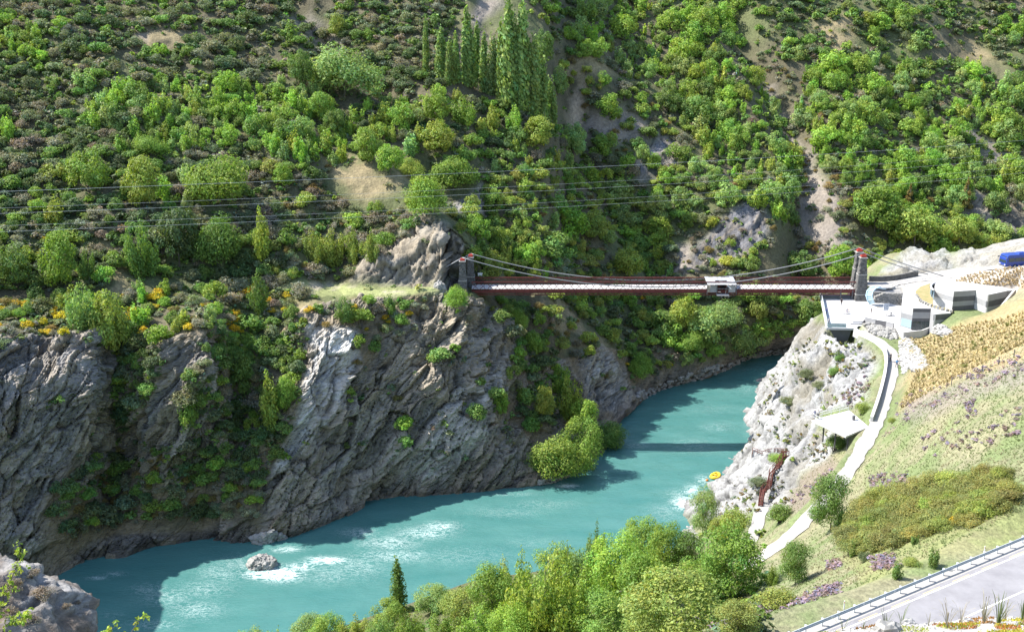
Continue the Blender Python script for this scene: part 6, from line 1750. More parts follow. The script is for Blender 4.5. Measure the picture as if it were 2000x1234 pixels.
# ------------------------------------------------------------------ plants of the near bank
NEAR_TREES = [
 (1622, 1036, 98, 124, 'fine', 'mid', 'dark green leafy tree standing between the two stretches of path'),
 (1553, 1142, 74, 98, 'fine', 'mid', 'dark green round tree below the end of the path'),
 (1508, 1142, 40, 56, 'finespire', 'bright', 'lighter small tree close left of the dark round tree below the path'),
 (1372, 1042, 62, 82, 'fine', 'pale', 'pale airy tree at the waterline below the white rock'),
 (1062, 1262, 168, 214, 'finespire', 'yellow', 'tallest yellow green tree at the bottom centre with upright branches'),
 (1202, 1196, 136, 142, 'fine', 'lime', 'round yellow green tree right of the tallest one at the bottom'),
 (1300, 1128, 84, 100, 'fine', 'bright', 'green tree behind the olive one near the waterline'),
 (1252, 1110, 96, 92, 'fine', 'bright', 'green tree behind the round yellow green one'),
 (1164, 1110, 44, 92, 'finespire', 'mid', 'narrow dark green tree against the water at the bottom centre'),
 (1416, 1172, 138, 130, 'fine', 'bright', 'spreading green tree just left of the path end'),
 (1320, 1262, 206, 138, 'fine', 'olive', 'broad olive tree at the bottom right of the near wood'),
 (1180, 1262, 120, 96, 'fine', 'bright', 'green tree below the round yellow green one at the bottom edge'),
 (778, 1196, 32, 124, 'finecolumn', 'mid', 'single dark poplar against the water at the bottom'),
 (846, 1196, 76, 64, 'fine', 'pale', 'pale round tree right of the single dark poplar'),
 (985, 1190, 80, 104, 'finespire', 'yellow', 'yellow green tree left of the tallest one at the bottom'),
 (930, 1262, 104, 116, 'finespire', 'lime', 'lime green tree at the bottom edge right of the pale round tree'),
 (868, 1266, 92, 96, 'finespire', 'bright', 'green tree at the bottom edge below the pale round tree'),
 (805, 1262, 76, 100, 'finespire', 'bright', 'green tree at the bottom edge just below the single dark poplar'),
 (745, 1262, 70, 96, 'finespire', 'pale', 'pale upright tree left of the single dark poplar at the bottom edge'),
 (696, 1266, 80, 84, 'finespire', 'yellow', 'yellowish tree right of the round green one along the bottom edge'),
 (640, 1270, 84, 76, 'fine', 'bright', 'round green tree in the left part of the bottom edge'),
 (610, 1266, 84, 74, 'fine', 'pale', 'pale green tree left of the round green one along the bottom edge'),
 (455, 1338, 72, 116, 'finespire', 'pale', 'pale feathery tree top farthest left along the bottom edge'),
 (498, 1338, 80, 128, 'fine', 'pale', 'pale round tree top second from the far left along the bottom edge'),
 (548, 1334, 84, 128, 'finespire', 'bright', 'green tree top third from the far left along the bottom edge'),
 (404, 1346, 60, 104, 'finespire', 'bright', 'barely visible green tree top leftmost of all in the near wood'),
 (520, 1280, 76, 60, 'finespire', 'bright', 'green tree just behind the pale tree tops at the left end of the near wood'),
 (760, 1232, 80, 70, 'fine', 'bright', 'round green tree hiding the foot of the single dark poplar'),
 (900, 1216, 86, 74, 'fine', 'olive', 'olive tree right of the pale round one by the water'),
 (580, 1272, 78, 64, 'finespire', 'bright', 'low green tree behind the third tree top along the bottom edge'),
 (1110, 1262, 90, 90, 'fine', 'bright', 'green tree at the foot of the tallest one, to its right'),
 (1112, 1216, 124, 150, 'finespire', 'bright', 'green upright tree between the tallest one and the round yellow green one'),
 (1022, 1226, 112, 152, 'finespire', 'lime', 'lime upright tree hard against the left side of the tallest one'),
 (962, 1232, 100, 120, 'fine', 'bright', 'rounded green tree below the yellow green one left of the tallest'),
 (1252, 1206, 104, 116, 'fine', 'bright', 'green tree right of the round yellow green one and above the broad olive one'),
 (1150, 1176, 90, 108, 'fine', 'mid', 'darker green tree in front of the narrow dark one by the water'),
 (1368, 1196, 112, 100, 'fine', 'bright', 'green tree between the broad olive one and the spreading one by the path'),
 (1082, 1168, 92, 96, 'fine', 'bright', 'green tree at the water right behind the tallest one'),
 (1440, 1240, 92, 62, 'fine', 'olive', 'low olive tree at the lower right corner of the near wood'),
 (1262, 1268, 112, 96, 'fine', 'olive', 'olive tree at the bottom edge beside the broad olive one'),
 (1345, 1120, 66, 76, 'fine', 'mid', 'green tree at the water just right of the one behind the olive tree'),
 (1000, 1270, 90, 90, 'fine', 'lime', 'lime tree at the foot of the tallest one, to its left'),
]
for x, y, w, h, k, c, lab in NEAR_TREES:
    g_ = 1.0 if x > 1480 else (1.14 if x > 930 else 1.06); place_tree(x, y, w * g_ * (1.25 if k == 'finecolumn' else 1), h * (1.2 if 930 < x < 1480 and k != 'finecolumn' else 1), k, c, lab, which='near', name='poplar_tree' if k == 'finecolumn' else 'broadleaf_tree')
def place_bush(x, y, w, h, key, colr, label, name, cat, group=None, amt=.1):
    hh = hit(x, y, 'near')
    if hh is None: return
    q = hh[0]; _, _, d = to_px(np.array([q[:]])); s = float(d[0]) / FPX
    o = bpy.data.objects.new(name, BUSH[key][trng.integers(len(BUSH[key]))]); COL.objects.link(o)
    o.location = (q.x, q.y, q.z - .1); W = w * s / (.9 if key != 'upright' else .62); o.scale = (W, W, h * s * 1.1); o.rotation_euler = (0, 0, trng.uniform(0, 6.28))
    tint(o, colr, trng, amt); return tag(o, label, cat, group)
for x, y, w, h, k, c, lab, nm in (
 (1524, 1020, 48, 44, 'finedome', 'mid', 'dark green bush at the foot of the red stairway', 'green_bush'),
 (1432, 1040, 66, 58, 'finedome', 'olive', 'olive bush between the pale airy tree and the lower path', 'olive_bush'),
 (1404, 1050, 40, 50, 'finedome', 'olive', 'brownish olive bush close beside the pale airy tree', 'olive_bush'),
 (1684, 808, 28, 28, 'finedome', 'olive', 'small olive bush behind the lookout deck', 'olive_bush'),
 (1743, 826, 16, 14, 'finegorse', 'olive', 'tiny yellowish bush at the right edge of the path', 'olive_bush'),
 (1630, 880, 44, 40, 'finedome', 'mid', 'dark green bush growing beneath the lookout deck', 'green_bush'),
 (1520, 1188, 74, 46, 'finedome', 'olive', 'dark olive bush among purple thyme below the path end', 'olive_bush'),
 (1600, 1015, 40, 34, 'finedome', 'mid', 'low bush at the lower left of the dark tree between the paths', 'green_bush'),
 (1666, 1086, 22, 46, 'upright', 'mid', 'slim green sapling left of the broom thicket', 'sapling'),
 (1750, 1130, 26, 46, 'upright', 'mid', 'slim green sapling on the grass above the crash barrier', 'sapling'),
 (1818, 1108, 34, 56, 'upright', 'mid', 'leaning dark sapling beside the crash barrier', 'sapling'),
 (1787, 1062, 18, 26, 'upright', 'mid', 'tiny sapling right of centre below the broom thicket', 'sapling'),
 (1690, 1094, 30, 20, 'finedome', 'dark', 'low dark tuft of scrub right of the slim sapling', 'green_bush'),
 (1782, 1104, 34, 20, 'finedome', 'olive', 'low olive bush between the two saplings near the barrier', 'olive_bush'),
 (1575, 740, 30, 24, 'finedome', 'greygreen', 'grey green bush high on the white rock', 'rock_bush'),
 (1640, 705, 22, 18, 'finedome', 'mid', 'green bush on the white rock under the viewing platform', 'rock_bush'),
 (1600, 760, 26, 20, 'finedome', 'greygreen', 'grey green bush in the middle of the white rock', 'rock_bush'),
 (1630, 735, 26, 24, 'finedome', 'mid', 'green bush on the white rock beside the path wall', 'rock_bush'),
 (1525, 905, 46, 22, 'finedome', 'bright', 'fresh green mound inside the bend of the red stairway', 'rock_bush'),
 (1540, 790, 40, 18, 'finedome', 'greygreen', 'low grey green bush on the upper edge of the white rock', 'rock_bush'),
 (1480, 950, 36, 24, 'finedome', 'greygreen', 'grey green bush on the white rock below the ledge rail', 'rock_bush')):
    place_bush(x, y, w, h, k, c, lab, nm, {'sapling': 'sapling', 'rock_bush': 'bush'}.get(nm, 'bush'))
# broom thicket on the right
brng = np.random.default_rng(8); BROOM = []; BN = []
bpoly = [(1648, 1040), (1700, 985), (1760, 965), (1850, 945), (1960, 930), (1985, 975), (1900, 1030), (1800, 1050), (1720, 1080), (1650, 1085)]
tries = 0
while len(BROOM) < 85 and tries < 4000:
    tries += 1
    x, y = brng.uniform(1640, 1985), brng.uniform(930, 1085)
    if not in_poly(np.array(x), np.array(y), bpoly): continue
    if any((a - x) ** 2 + ((b - y) * 1.5) ** 2 < 18 ** 2 for a, b in BROOM): continue
    BROOM.append((x, y))
    place_bush(x, y, brng.uniform(36, 58), brng.uniform(26, 44), 'finegorse', 'broom' if brng.random() < .85 else 'olive', None, 'broom_bush', 'broom', 'broom bushes in the thicket above the crash barrier', .16)
    BN.append((bpy.context.scene.collection.objects[-1], x, y, 'olive broom bush'))
name_all(BN, [(1666, 1060, 'slim sapling beside the thicket'), (1640, 985, 'dark tree between the paths'), (1955, 955, 'wooden pole rail'), (1857, 1030, 'brooms in yellow flower'), (1770, 965, 'top edge of the thicket'), (1787, 1050, 'tiny sapling below the thicket'), (1710, 1010, 'left half of the thicket'), (1860, 975, 'right half of the thicket')])
for x, y, l in ((1846, 1030, 'left of two broom bushes in yellow flower at the foot of the thicket'), (1868, 1026, 'right of two broom bushes in yellow flower at the foot of the thicket'), (1408, 1062, 'small orange flowering bush by the near waterline')):
    place_bush(x, y, 26, 26, 'gorse', 'gorse', l, 'broom_bush', 'broom')

# tussock grass: arching tufts
def tuft(rng, n=46, droop=.5, wd=.018, spread=.55):
    vs, fs, cs = [], [], []
    a = rng.uniform(0, 6.283, n); ln = rng.uniform(.7, 1.1, n); ti = rng.uniform(.05, 1, n) * spread
    for i in range(n):
        d = np.array([math.cos(a[i]), math.sin(a[i]), 0]); sd = np.array([-d[1], d[0], 0]) * wd
        b0 = d * .06; p1 = b0 + d * ti[i] * .45 * ln[i] + np.array([0, 0, .62 * ln[i]]); p2 = p1 + d * (ti[i] * .8 + .1) * ln[i] * .7 + np.array([0, 0, (.35 - droop * ti[i]) * ln[i]])
        k = len(vs); vs += [b0 - sd, b0 + sd, p1 + sd * 1.3, p1 - sd * 1.3, p2 + sd * .25, p2 - sd * .25]
        fs += [(k, k + 1, k + 2, k + 3), (k + 3, k + 2, k + 4, k + 5)]
        t = rng.uniform(.7, 1.25); cs += [np.array([t, t, t * .95])] * 6
    return np.array(vs), np.array(fs), np.array(cs)
LIB['tuft'] = [tuft(np.random.default_rng(600 + i), 30, .7, .05, .8) for i in range(5)]
LIB['grass'] = [tuft(np.random.default_rng(650 + i), 7, .5, .05, .8) for i in range(8)]
BUSH['tussock'] = [as_mesh('tussock', [(*tuft(np.random.default_rng(620 + i), 64, .75, .035, .85), 0)], [M_BLADE]) for i in range(4)]
TPOLY = [(1758, 800), (1795, 715), (1752, 668), (1770, 664), (1800, 664), (1830, 655), (1860, 640), (1950, 625), (2040, 600), (2040, 650), (1960, 690), (1880, 730), (1800, 775)]
TPOLY2 = [(1862, 552), (1900, 536), (1990, 522), (2040, 516), (2040, 570), (1985, 560), (1920, 556)]
tus = []
tr = np.random.default_rng(31)
for poly, rmin, nmax in ((TPOLY, 5.4, 900), (TPOLY2, 5.2, 260)):
    xs, ys = [a for a, b in poly], [b for a, b in poly]; pts = []; g2 = {}
    for _ in range(14000):
        x, y = tr.uniform(min(xs), max(xs)), tr.uniform(min(ys), max(ys))
        if len(pts) >= nmax or not in_poly(np.array(x), np.array(y), poly): continue
        c = (int(x // 8), int(y // 8))
        if any((a - x) ** 2 + ((b - y) * 1.4) ** 2 < rmin ** 2 for i in (-1, 0, 1) for j in (-1, 0, 1) for a, b in g2.get((c[0] + i, c[1] + j), ())): continue
        g2.setdefault(c, []).append((x, y)); pts.append((x, y))
    for x, y in pts:
        h = hit(x, y, 'near')
        if h: tus.append((x, y, h[0], poly is TPOLY))
items = []; TN = []
tus.sort(key=lambda t: -t[1])
for i, (x, y, q, main) in enumerate(tus):
    s = tr.uniform(.55, 1.0); c = np.array([.46, .375, .215]) * tr.uniform(.75, 1.2) if tr.random() > .14 else np.array([.22, .22, .08])
    if not main: c = np.array([.48, .38, .26]) * tr.uniform(.8, 1.15)
    if i < 296:
        o = bpy.data.objects.new('tussock', BUSH['tussock'][tr.integers(4)]); COL.objects.link(o); o.location = (q.x, q.y, q.z - .05); o.scale = (s * .95, s * .95, s); o.rotation_euler = (0, 0, tr.uniform(0, 6.28)); o.color = (*c, 1)
        TN.append((o, x, y, ('large ' if s > .78 else 'small ') + 'golden tussock')); tag(o, None, 'tussock', 'golden tussocks on the slope right of the path' if main else 'straw tussocks below the coach')
    else: items.append(('tuft', (q.x, q.y, q.z - .05), (s, s, s), c))
name_all(TN, [(1715, 760, 'stone path wall'), (1785, 695, 'pale rubble on the slope'), (1858, 752, 'lowest fence post'), (1918, 727, 'middle of the wire fence'), (1843, 648, 'slab rocks by the building'), (1800, 650, 'terrace wall'), (1765, 795, 'foot of the tussock slope'), (1820, 720, 'middle of the tussock slope'), (1790, 760, 'lower part of the tussock slope'), (1870, 700, 'upper right part of the tussock slope'), (1950, 690, 'right end of the wire fence')])
merged('tussock_grass', 'golden tussocks farther up the planted slope', items, LIB, [M_BLADE])

# grass, thyme and low herbs on the near slopes
items = []
gr_ = np.random.default_rng(91)
GX_ = gr_.uniform(1360, 2040, 42000); GY_ = gr_.uniform(640, 1240, 42000)
gn = fbm(np.stack([GX_ * .02, GY_ * .02, GX_ * 0], 1), 4, 93)
NOGRASS = [[(1690, 560), (1760, 535), (1990, 505), (2050, 520), (1860, 565), (1700, 600)], [(1600, 570), (1690, 560), (1770, 600), (1765, 650), (1600, 645)]]
for x, y, n_ in zip(GX_, GY_, gn):
    if len(items) > 16000: break
    if in_poly(np.array(x), np.array(y), WROCK) and gr_.random() < .9: continue
    h = hit(x, y, 'near')
    if h is None: continue
    q = h[0]
    if h[2].z < .45 or q.z < 2: continue
    i_ = np.argmin(np.abs(gy - q.y)) * nx_ + np.argmin(np.abs(gx - q.x))
    if flat[i_] < .75: continue
    s = gr_.uniform(.16, .36)
    if n_ + gr_.normal() * .1 > -.16: c = np.array([.165, .205, .085]) * gr_.uniform(.85, 1.15)
    else: c = np.array([.26, .235, .145]) * gr_.uniform(.85, 1.15)
    items.append(('grass', (q.x, q.y, q.z - .04), (s, s, s * .9), c))
merged('grass', 'rough green and straw coloured grass on the near slope', items, LIB, [M_BLADE])
items = []
THY = [([(1200, 1234), (1270, 1222), (1420, 1195), (1440, 1225), (1300, 1240)], 90), ([(1440, 1200), (1500, 1180), (1560, 1165), (1600, 1150), (1640, 1140), (1650, 1160), (1560, 1190), (1450, 1225)], 170), ([(1700, 1088), (1745, 1085), (1760, 1110), (1705, 1112)], 60), ([(1690, 860), (1730, 800), (1790, 760), (1900, 720), (1990, 700), (2000, 730), (1880, 770), (1780, 820), (1720, 860)], 130), ([(1790, 860), (1900, 810), (1990, 800), (1990, 850), (1850, 890), (1800, 890)], 55), ([(1880, 790), (1905, 780), (1910, 810), (1885, 815)], 14), ([(1600, 930), (1680, 880), (1700, 870), (1690, 890), (1620, 940), (1560, 985), (1540, 980)], 80), ([(1700, 930), (1780, 920), (1790, 945), (1700, 960)], 60), ([(1640, 780), (1690, 720), (1700, 760), (1670, 800)], 50), ([(1610, 1100), (1640, 1090), (1650, 1110), (1615, 1115)], 20)]
for poly, n in THY:
    xs, ys = [a for a, b in poly], [b for a, b in poly]; k = 0; tries = 0
    while k < n and tries < n * 30:
        tries += 1
        x, y = gr_.uniform(min(xs), max(xs)), gr_.uniform(min(ys), max(ys))
        if not in_poly(np.array(x), np.array(y), poly): continue
        h = hit(x, y, 'near'); k += 1
        if h is None: continue
        q = h[0]; s = gr_.uniform(.35, .85)
        if flat[np.argmin(np.abs(gy - q.y)) * nx_ + np.argmin(np.abs(gx - q.x))] < .8: continue
        c = (np.array([.27, .205, .26]) if gr_.random() < .6 else np.array([.24, .18, .17])) * gr_.uniform(.75, 1.25)
        items.append(('low', (q.x, q.y, q.z - .06), (s * 1.5, s * 1.5, s * .8), c))
merged('thyme', 'purple flowering thyme and grey herbs on the near slope', items, LIB, [M_LEAF])
# scrub in the crevices of the white rock and under the trees
items = []
for _ in range(1500):
    x, y = gr_.uniform(1380, 1720), gr_.uniform(660, 1030)
    if not in_poly(np.array(x), np.array(y), WROCK): continue
    h = hit(x, y, 'near')
    if h is None or h[0].z < 5: continue
    q = h[0]
    m = vnoise(np.array([[q.x * .25, q.y * .25, q.z * .25]]), 66)[0]
    if m < .12 - .012 * q.z: continue
    s = gr_.uniform(.3, .9); c = col_of(('greygreen', 'grey', 'olive', 'brown')[gr_.integers(4)], gr_)
    items.append(('low', (q.x, q.y, q.z - .05), (s * 1.4, s * 1.4, s), c))
for _ in range(1400):
    x, y = gr_.uniform(560, 1500), gr_.uniform(1040, 1250)
    h = hit(x, y, 'near')
    if h is None or h[0].z < .6: continue
    q = h[0]; s = gr_.uniform(.5, 1.3)
    items.append(('low', (q.x, q.y, q.z - .05), (s * 1.4, s * 1.4, s), col_of(('mid', 'olive', 'greygreen', 'bright')[gr_.integers(4)], gr_)))
merged('low_scrub', 'low scrub in the crevices of the white rock and under the near trees', items, LIB, [M_LEAF])
# ------------------------------------------------------------------ the brink near the eye, bottom right
fu = np.linspace(1470, 2220, 110); fd = np.concatenate([np.linspace(5.2, 10.6, 60)[:-1], np.linspace(10.6, 17, 26)])
yc_ = pchip([1400, 1500, 1560, 1620, 1700, 1800, 1900, 2000, 2300], np.array([1290, 1256, 1240, 1230, 1221, 1215, 1210, 1203, 1190.]), fu)
zc = np.array([P(u, y, D=10.6).z for u, y in zip(fu, yc_)]); kx = (fu - 1000) / FPX * 1.165
FX = kx[None, :] * fd[:, None]
FY = np.repeat(fd[:, None], len(fu), 1)
FZ = zc[None, :] + np.where(FY < 10.6, (10.6 - FY) * .50, -(FY - 10.6) * 1.25)
fp_ = np.stack([FX.ravel(), FY.ravel(), FZ.ravel()], 1)
fp_[:, 2] += fbm(fp_ * 1.1, 4, 701) * .09 + fbm(fp_ * 5, 3, 702) * .03
iff = np.arange(len(fp_)).reshape(len(fd), len(fu))
fq = np.stack([iff[:-1, :-1], iff[:-1, 1:], iff[1:, 1:], iff[1:, :-1]], -1).reshape(-1, 4)
nf_ = fbm(fp_ * 2.0, 3, 703)[:, None]
fc = np.array([.36, .345, .32]) * (1 + .3 * nf_); mgr = sstep(.05, .3, fbm(fp_ * .9, 3, 704))[:, None] * .6
fc = fc * (1 - mgr) + np.array([.17, .15, .09]) * mgr
M_FORE = ground_mat('gravelly_brink', .55, 1.4, 22, .6, .04)
tag(np_obj('gravel_bank', fp_, fq, cols=np.clip(fc, .02, .6), smooth=True, mats=[M_FORE]), 'pale gravelly brink with stonecrop in the near corner', 'bank', kind='structure')
BVH_F = BVHTree.FromPolygons(fp_.tolist(), fq.tolist())
fr = np.random.default_rng(55)
def fhit(x, y):
    h = BVH_F.ray_cast(EYE, Vector(ray(x, y)).normalized()); return h[0]
def fground(x, y):
    h = BVH_F.ray_cast(Vector((x, y, 120)), Vector((0, 0, -1))); return h[0]
# stonecrop mats
vs, fs, cs = [], [], []; k = 0
centres = []
for cx_, n in ((1560, 2), (1640, 3), (1700, 4), (1800, 9), (1850, 8), (1760, 5), (1900, 5), (1950, 8), (1990, 8), (2030, 6), (1880, 6)):
    for _ in range(n): centres.append((cx_ + fr.normal() * 26, fr.uniform(7.6, 10.5)))
for u_, d_ in centres:
    q = fground((u_ - 1000) / FPX * 1.165 * d_, d_)
    if q is None: continue
    c0 = [(.42, .34, .05), (.36, .14, .05), (.46, .40, .06), (.30, .16, .07), (.30, .33, .06)][fr.integers(5)]
    R_ = fr.uniform(.07, .19)
    for _ in range(150):
        a = fr.uniform(0, 6.283); r = R_ * math.sqrt(fr.random()); x, y = q.x + r * math.cos(a), q.y + r * math.sin(a)
        g = fground(x, y)
        if g is None: continue
        h = fr.uniform(.018, .04) ; d = rand_dirs(fr, 1)[0] * .5 + np.array([0, 0, 1]); d /= np.linalg.norm(d); sdir = np.cross(d, rand_dirs(fr, 1)[0]); sdir /= np.linalg.norm(sdir) + 1e-9
        b0 = np.array(g); w_ = .006
        vs += [b0, b0 + d * h * .6 + sdir * w_, b0 + d * h, b0 + d * h * .6 - sdir * w_]; fs.append((k, k + 1, k + 2, k + 3)); k += 4
        t = fr.uniform(.7, 1.3); cs += [np.array(c0) * t] * 4
tag(np_obj('stonecrop', np.array(vs), np.array(fs), cols=np.array(cs), mats=[M_LEAF]), 'yellow and rusty stonecrop on the gravelly brink', kind='stuff').color = (1, 1, 1, 1)
# loose gravel on it
vs, fs, k = [], [], 0
for _ in range(900):
    d_ = fr.uniform(7.2, 10.8); q = fground((fr.uniform(1500, 2080) - 1000) / FPX * 1.165 * d_, d_)
    if q is None: continue
    s = fr.uniform(.008, .03) * np.array([1.3, 1, .7]); o_ = np.array([[1, 0, 0], [-1, 0, 0], [0, 1, 0], [0, -1, 0], [0, 0, 1], [0, 0, -1]]) * (1 + fr.uniform(-.3, .3, (6, 1))) * s
    vs += list(o_ + np.array(q)); fs += [(k + a, k + b, k + c) for a, b, c in ((0, 2, 4), (2, 1, 4), (1, 3, 4), (3, 0, 4), (2, 0, 5), (1, 2, 5), (3, 1, 5), (0, 3, 5))]; k += 6
tag(np_obj('gravel', np.array(vs), np.array(fs), mats=[M_ROCKW]), 'loose pale gravel on the brink', kind='stuff')
# grass tufts and stones, each its own thing
def blade_tuft(rng, n, lean, head):
    vs, fs, cs = [], [], []
    for i in range(n):
        a = rng.uniform(0, 6.283); d = np.array([math.cos(a), math.sin(a), 0]); sd = np.array([-d[1], d[0], 0]); L_ = rng.uniform(.55, 1.05); t_ = rng.uniform(.05, 1) * lean
        w = .016; pts = [d * .03, d * (.03 + t_ * .25) * L_ + np.array([0, 0, .4 * L_]), d * (.03 + t_ * .65) * L_ + np.array([0, 0, .75 * L_]), d * (t_ * 1.1) * L_ + np.array([0, 0, (1 - .25 * t_) * L_])]
        k = len(vs); hw = [w, w, w * .8, w * .15]
        if head and rng.random() < .6: hw = [w * .4, w * .35, w * .35, w * .9]
        for p_, h_ in zip(pts, hw): vs += [p_ - sd * h_, p_ + sd * h_]
        for j in range(3): fs.append((k + 2 * j, k + 2 * j + 1, k + 2 * j + 3, k + 2 * j + 2))
        t = rng.uniform(.7, 1.2); cs += [np.array([t, t, t])] * 8
    return np.array(vs), np.array(fs), np.array(cs)
for i, (x, h, n, lean, head, c, lab) in enumerate((
 (1628, .17, 9, 1.2, 0, (.13, .16, .07), 'flattened green grass tuft at the left end of the gravel brink'),
 (1665, .16, 9, 1.1, 0, (.12, .15, .07), 'green grass tuft overlapping the crash barrier at the lower left of the brink'),
 (1707, .23, 12, .7, 0, (.11, .13, .07), 'dark green grass tuft just left of the grey stone on the brink'),
 (1738, .22, 10, .8, 0, (.12, .15, .07), 'green grass tuft right above the grey stone on the brink'),
 (1790, .14, 8, 1.1, 0, (.22, .20, .12), 'short sparse straw tuft near the middle of the brink'),
 (1826, .25, 22, .9, 1, (.25, .22, .17), 'fine greyish seeding grass tuft right of the middle of the brink'),
 (1850, .22, 20, 1.0, 1, (.27, .24, .19), 'fine straw coloured seeding tuft beside the greyish one'),
 (1893, .30, 26, .8, 1, (.24, .22, .17), 'large thin greyish seeding tuft with tall stems on the brink'),
 (1921, .33, 20, .7, 0, (.12, .15, .06), 'tall green grass tuft crossing the white centre line'),
 (1932, .24, 18, .9, 1, (.26, .23, .17), 'straw tuft at the foot of the tall green one'),
 (1966, .30, 14, .6, 0, (.11, .15, .05), 'upright green tuft close to the right end of the brink'),
 (1994, .20, 14, .8, 0, (.17, .22, .05), 'short bright green tuft at the very right edge'))):
    v, f, c_ = blade_tuft(np.random.default_rng(800 + i), n, lean, head)
    d_ = 10.3 - (i % 3) * .25; q = fground((x - 1000) / FPX * 1.165 * d_, d_)
    o = np_obj('grass_tuft', v * np.array([h * .9, h * .9, h * 1.1]), f, cols=c_, mats=[M_BLADE]); o.location = q - Vector((0, 0, .01)); o.color = (*c, 1)
    tag(o, lab, 'grass tuft', 'grass tufts on the gravel brink')
for x, d_, s, l in ((1712, 9.7, .12, 'sharp grey stone at the front of the gravel brink'), (1751, 10.3, .06, 'small whitish stone behind the sharp grey one'), (1862, 10.3, .055, 'flat pale stone right of the middle of the brink'), (1985, 10.4, .07, 'whitish stone at the right end of the brink')):
    q = fground((x - 1000) / FPX * 1.165 * d_, d_)
    boulder('stone', l, q, (s * 1.3, s, s), M_ROCKG if s > .1 else M_ROCKW, int(x) % 50, .5, sub=3)

# ------------------------------------------------------------------ the crag, bottom left
cc_ = P(-62, 1318, D=30); bm = bmesh.new(); bmesh.ops.create_icosphere(bm, subdivisions=6, radius=1)
v = np.array([x.co[:] for x in bm.verts])
f = np.array([[y.index for y in x.verts] for x in bm.faces]); bm.free()
w_ = v * np.array([3.95, 3.4, 3.2])
sv_ = np.stack([w_[:, 0] * .5 + w_[:, 2] * .86, -w_[:, 0] * .86 + w_[:, 2] * .5, w_[:, 1]], 1) + np.stack([fbm(w_ * .9, 3, 31), fbm(w_ * .9, 3, 32), fbm(w_ * .9, 3, 33)], 1) * .4
a1, t1, e1 = cells(sv_ * [.35, .9, .6], 61); a2, t2, e2 = cells(sv_ * [1.0, 3.2, 1.8], 62)
dsp = fbm(w_ * .5, 3, 63) * .5 + a1 * .16 + t1 * .5 + a2 * .07 + t2 * .2 + ridged(sv_ * [.8, 4, 2], 4, 64) * .12 - .12 * sstep(.08, 0, e1) - .06 * sstep(.07, 0, e2)
w_ = w_ + v * dsp[:, None]
kc = np.array([.19, .182, .172]) * (1 + .2 * a2[:, None] + .15 * a1[:, None]) * (1 - .5 * sstep(.06, 0, e2))[:, None]
br = sstep(-.2, .2, fbm(w_ * .8, 4, 65))[:, None] * .85
kc = kc * (1 - br) + np.array([.13, .10, .075]) * br
M_CRAG = ground_mat('crag_rock', .5, 1.45, 5, .8, .08, ((0, math.radians(-50), 0), (.5, 1, 1.8)))
crag = np_obj('crag', w_, f, cols=np.clip(kc, .02, .6), smooth=True, mats=[M_CRAG]); crag.location = cc_
tag(crag, 'broken grey and brown crag in the lower left corner above the water', 'rock')
BVH_C = BVHTree.FromPolygons((w_ + np.array(cc_)).tolist(), f.tolist())
def chit(x, y):
    h = BVH_C.ray_cast(EYE, Vector(ray(x, y)).normalized()); return h[0]
for i, (x, y, s, lab) in enumerate(((60, 1125, .5, 'upper dry twiggy shrub on the crag near the leafy shoot'), (85, 1165, .6, 'dry twiggy shrub in the middle of the crag'), (30, 1150, .55, 'dry twiggy shrub at the left side of the crag'), (130, 1185, .3, 'small dry shrub on the dark right face of the crag'), (150, 1176, .22, 'tiny dry shrub on the right skyline of the crag'), (60, 1215, .5, 'dry shrub low on the crag at the bottom edge'), (20, 1200, .5, 'dry shrub in the lower left of the crag'))):
    q = chit(x, y)
    if q is None: continue
    o = bpy.data.objects.new('dry_shrub', BUSH['grey'][i % 4]); COL.objects.link(o); o.location = q - Vector((0, 0, .06)); o.scale = (s * 1.1, s * 1.1, s * .75); o.rotation_euler = (0, 0, i * 1.3)
    o.color = (.20, .165, .13, 1); tag(o, lab, 'shrub', 'dry shrubs on the crag')
def shoot(name, lab, pts, dens, lsz, seed):
    rng = np.random.default_rng(seed); pw_ = [P(x, y, D=d) for x, y, d in pts]; root = pw_[0]
    L = np.array([tuple(q - root) for q in pw_]); dd = np.concatenate([[0], np.cumsum(np.linalg.norm(np.diff(L, axis=0), axis=1))])
    cv = pchip(dd, L, np.linspace(0, dd[-1], 24))
    t = empty(name, root); tag(t, lab, 'branch')
    MB().tube([Vector(q) for q in cv], list(np.linspace(.022, .006, 24)), 5).obj('stem', M_BARK, t)
    pos = cv[np.clip((24 * (1 - rng.random(dens) ** 1.4 * .8)).astype(int), 0, 23)] + rng.normal(size=(dens, 3)) * .09
    v, f, c = leaves(rng, pos, np.full((dens, 3), .05), dens * 3, lsz, up=.6)
    o = np_obj('foliage', v, f, cols=c, mats=[M_LEAF], parent=t); o.color = (.24, .31, .035, 1)
q0 = chit(6, 1180) or P(6, 1180, D=28)
shoot('leafy_shoot', 'tall bright leafy shoot rising at the left edge of the crag', [(6, 1184, 27.3), (8, 1160, 27.0), (22, 1130, 26.9), (34, 1098, 26.8), (40, 1066, 26.7)], 70, .06, 1)
shoot('leafy_shoot', 'low yellow green sprig spread across the bottom of the crag', [(8, 1222, 26.9), (22, 1214, 26.6), (40, 1208, 26.4), (56, 1196, 26.3)], 50, .06, 2)
shoot('leafy_shoot', 'small leafy sprig on the bottom edge right beside the crag', [(120, 1290, 27.0), (170, 1262, 26.6), (205, 1236, 26.5), (222, 1224, 26.4)], 34, .06, 3)
shoot('leafy_shoot', 'forked leafy sprig over the water right of the crag', [(110, 1300, 27.0), (200, 1275, 26.3), (252, 1240, 26.0), (268, 1216, 25.9), (284, 1199, 25.8)], 44, .065, 4)
shoot('leafy_shoot', 'few leaves at the very left edge beside the crag', [(-24, 1225, 26.8), (-8, 1200, 26.6), (3, 1180, 26.5)], 30, .06, 5)

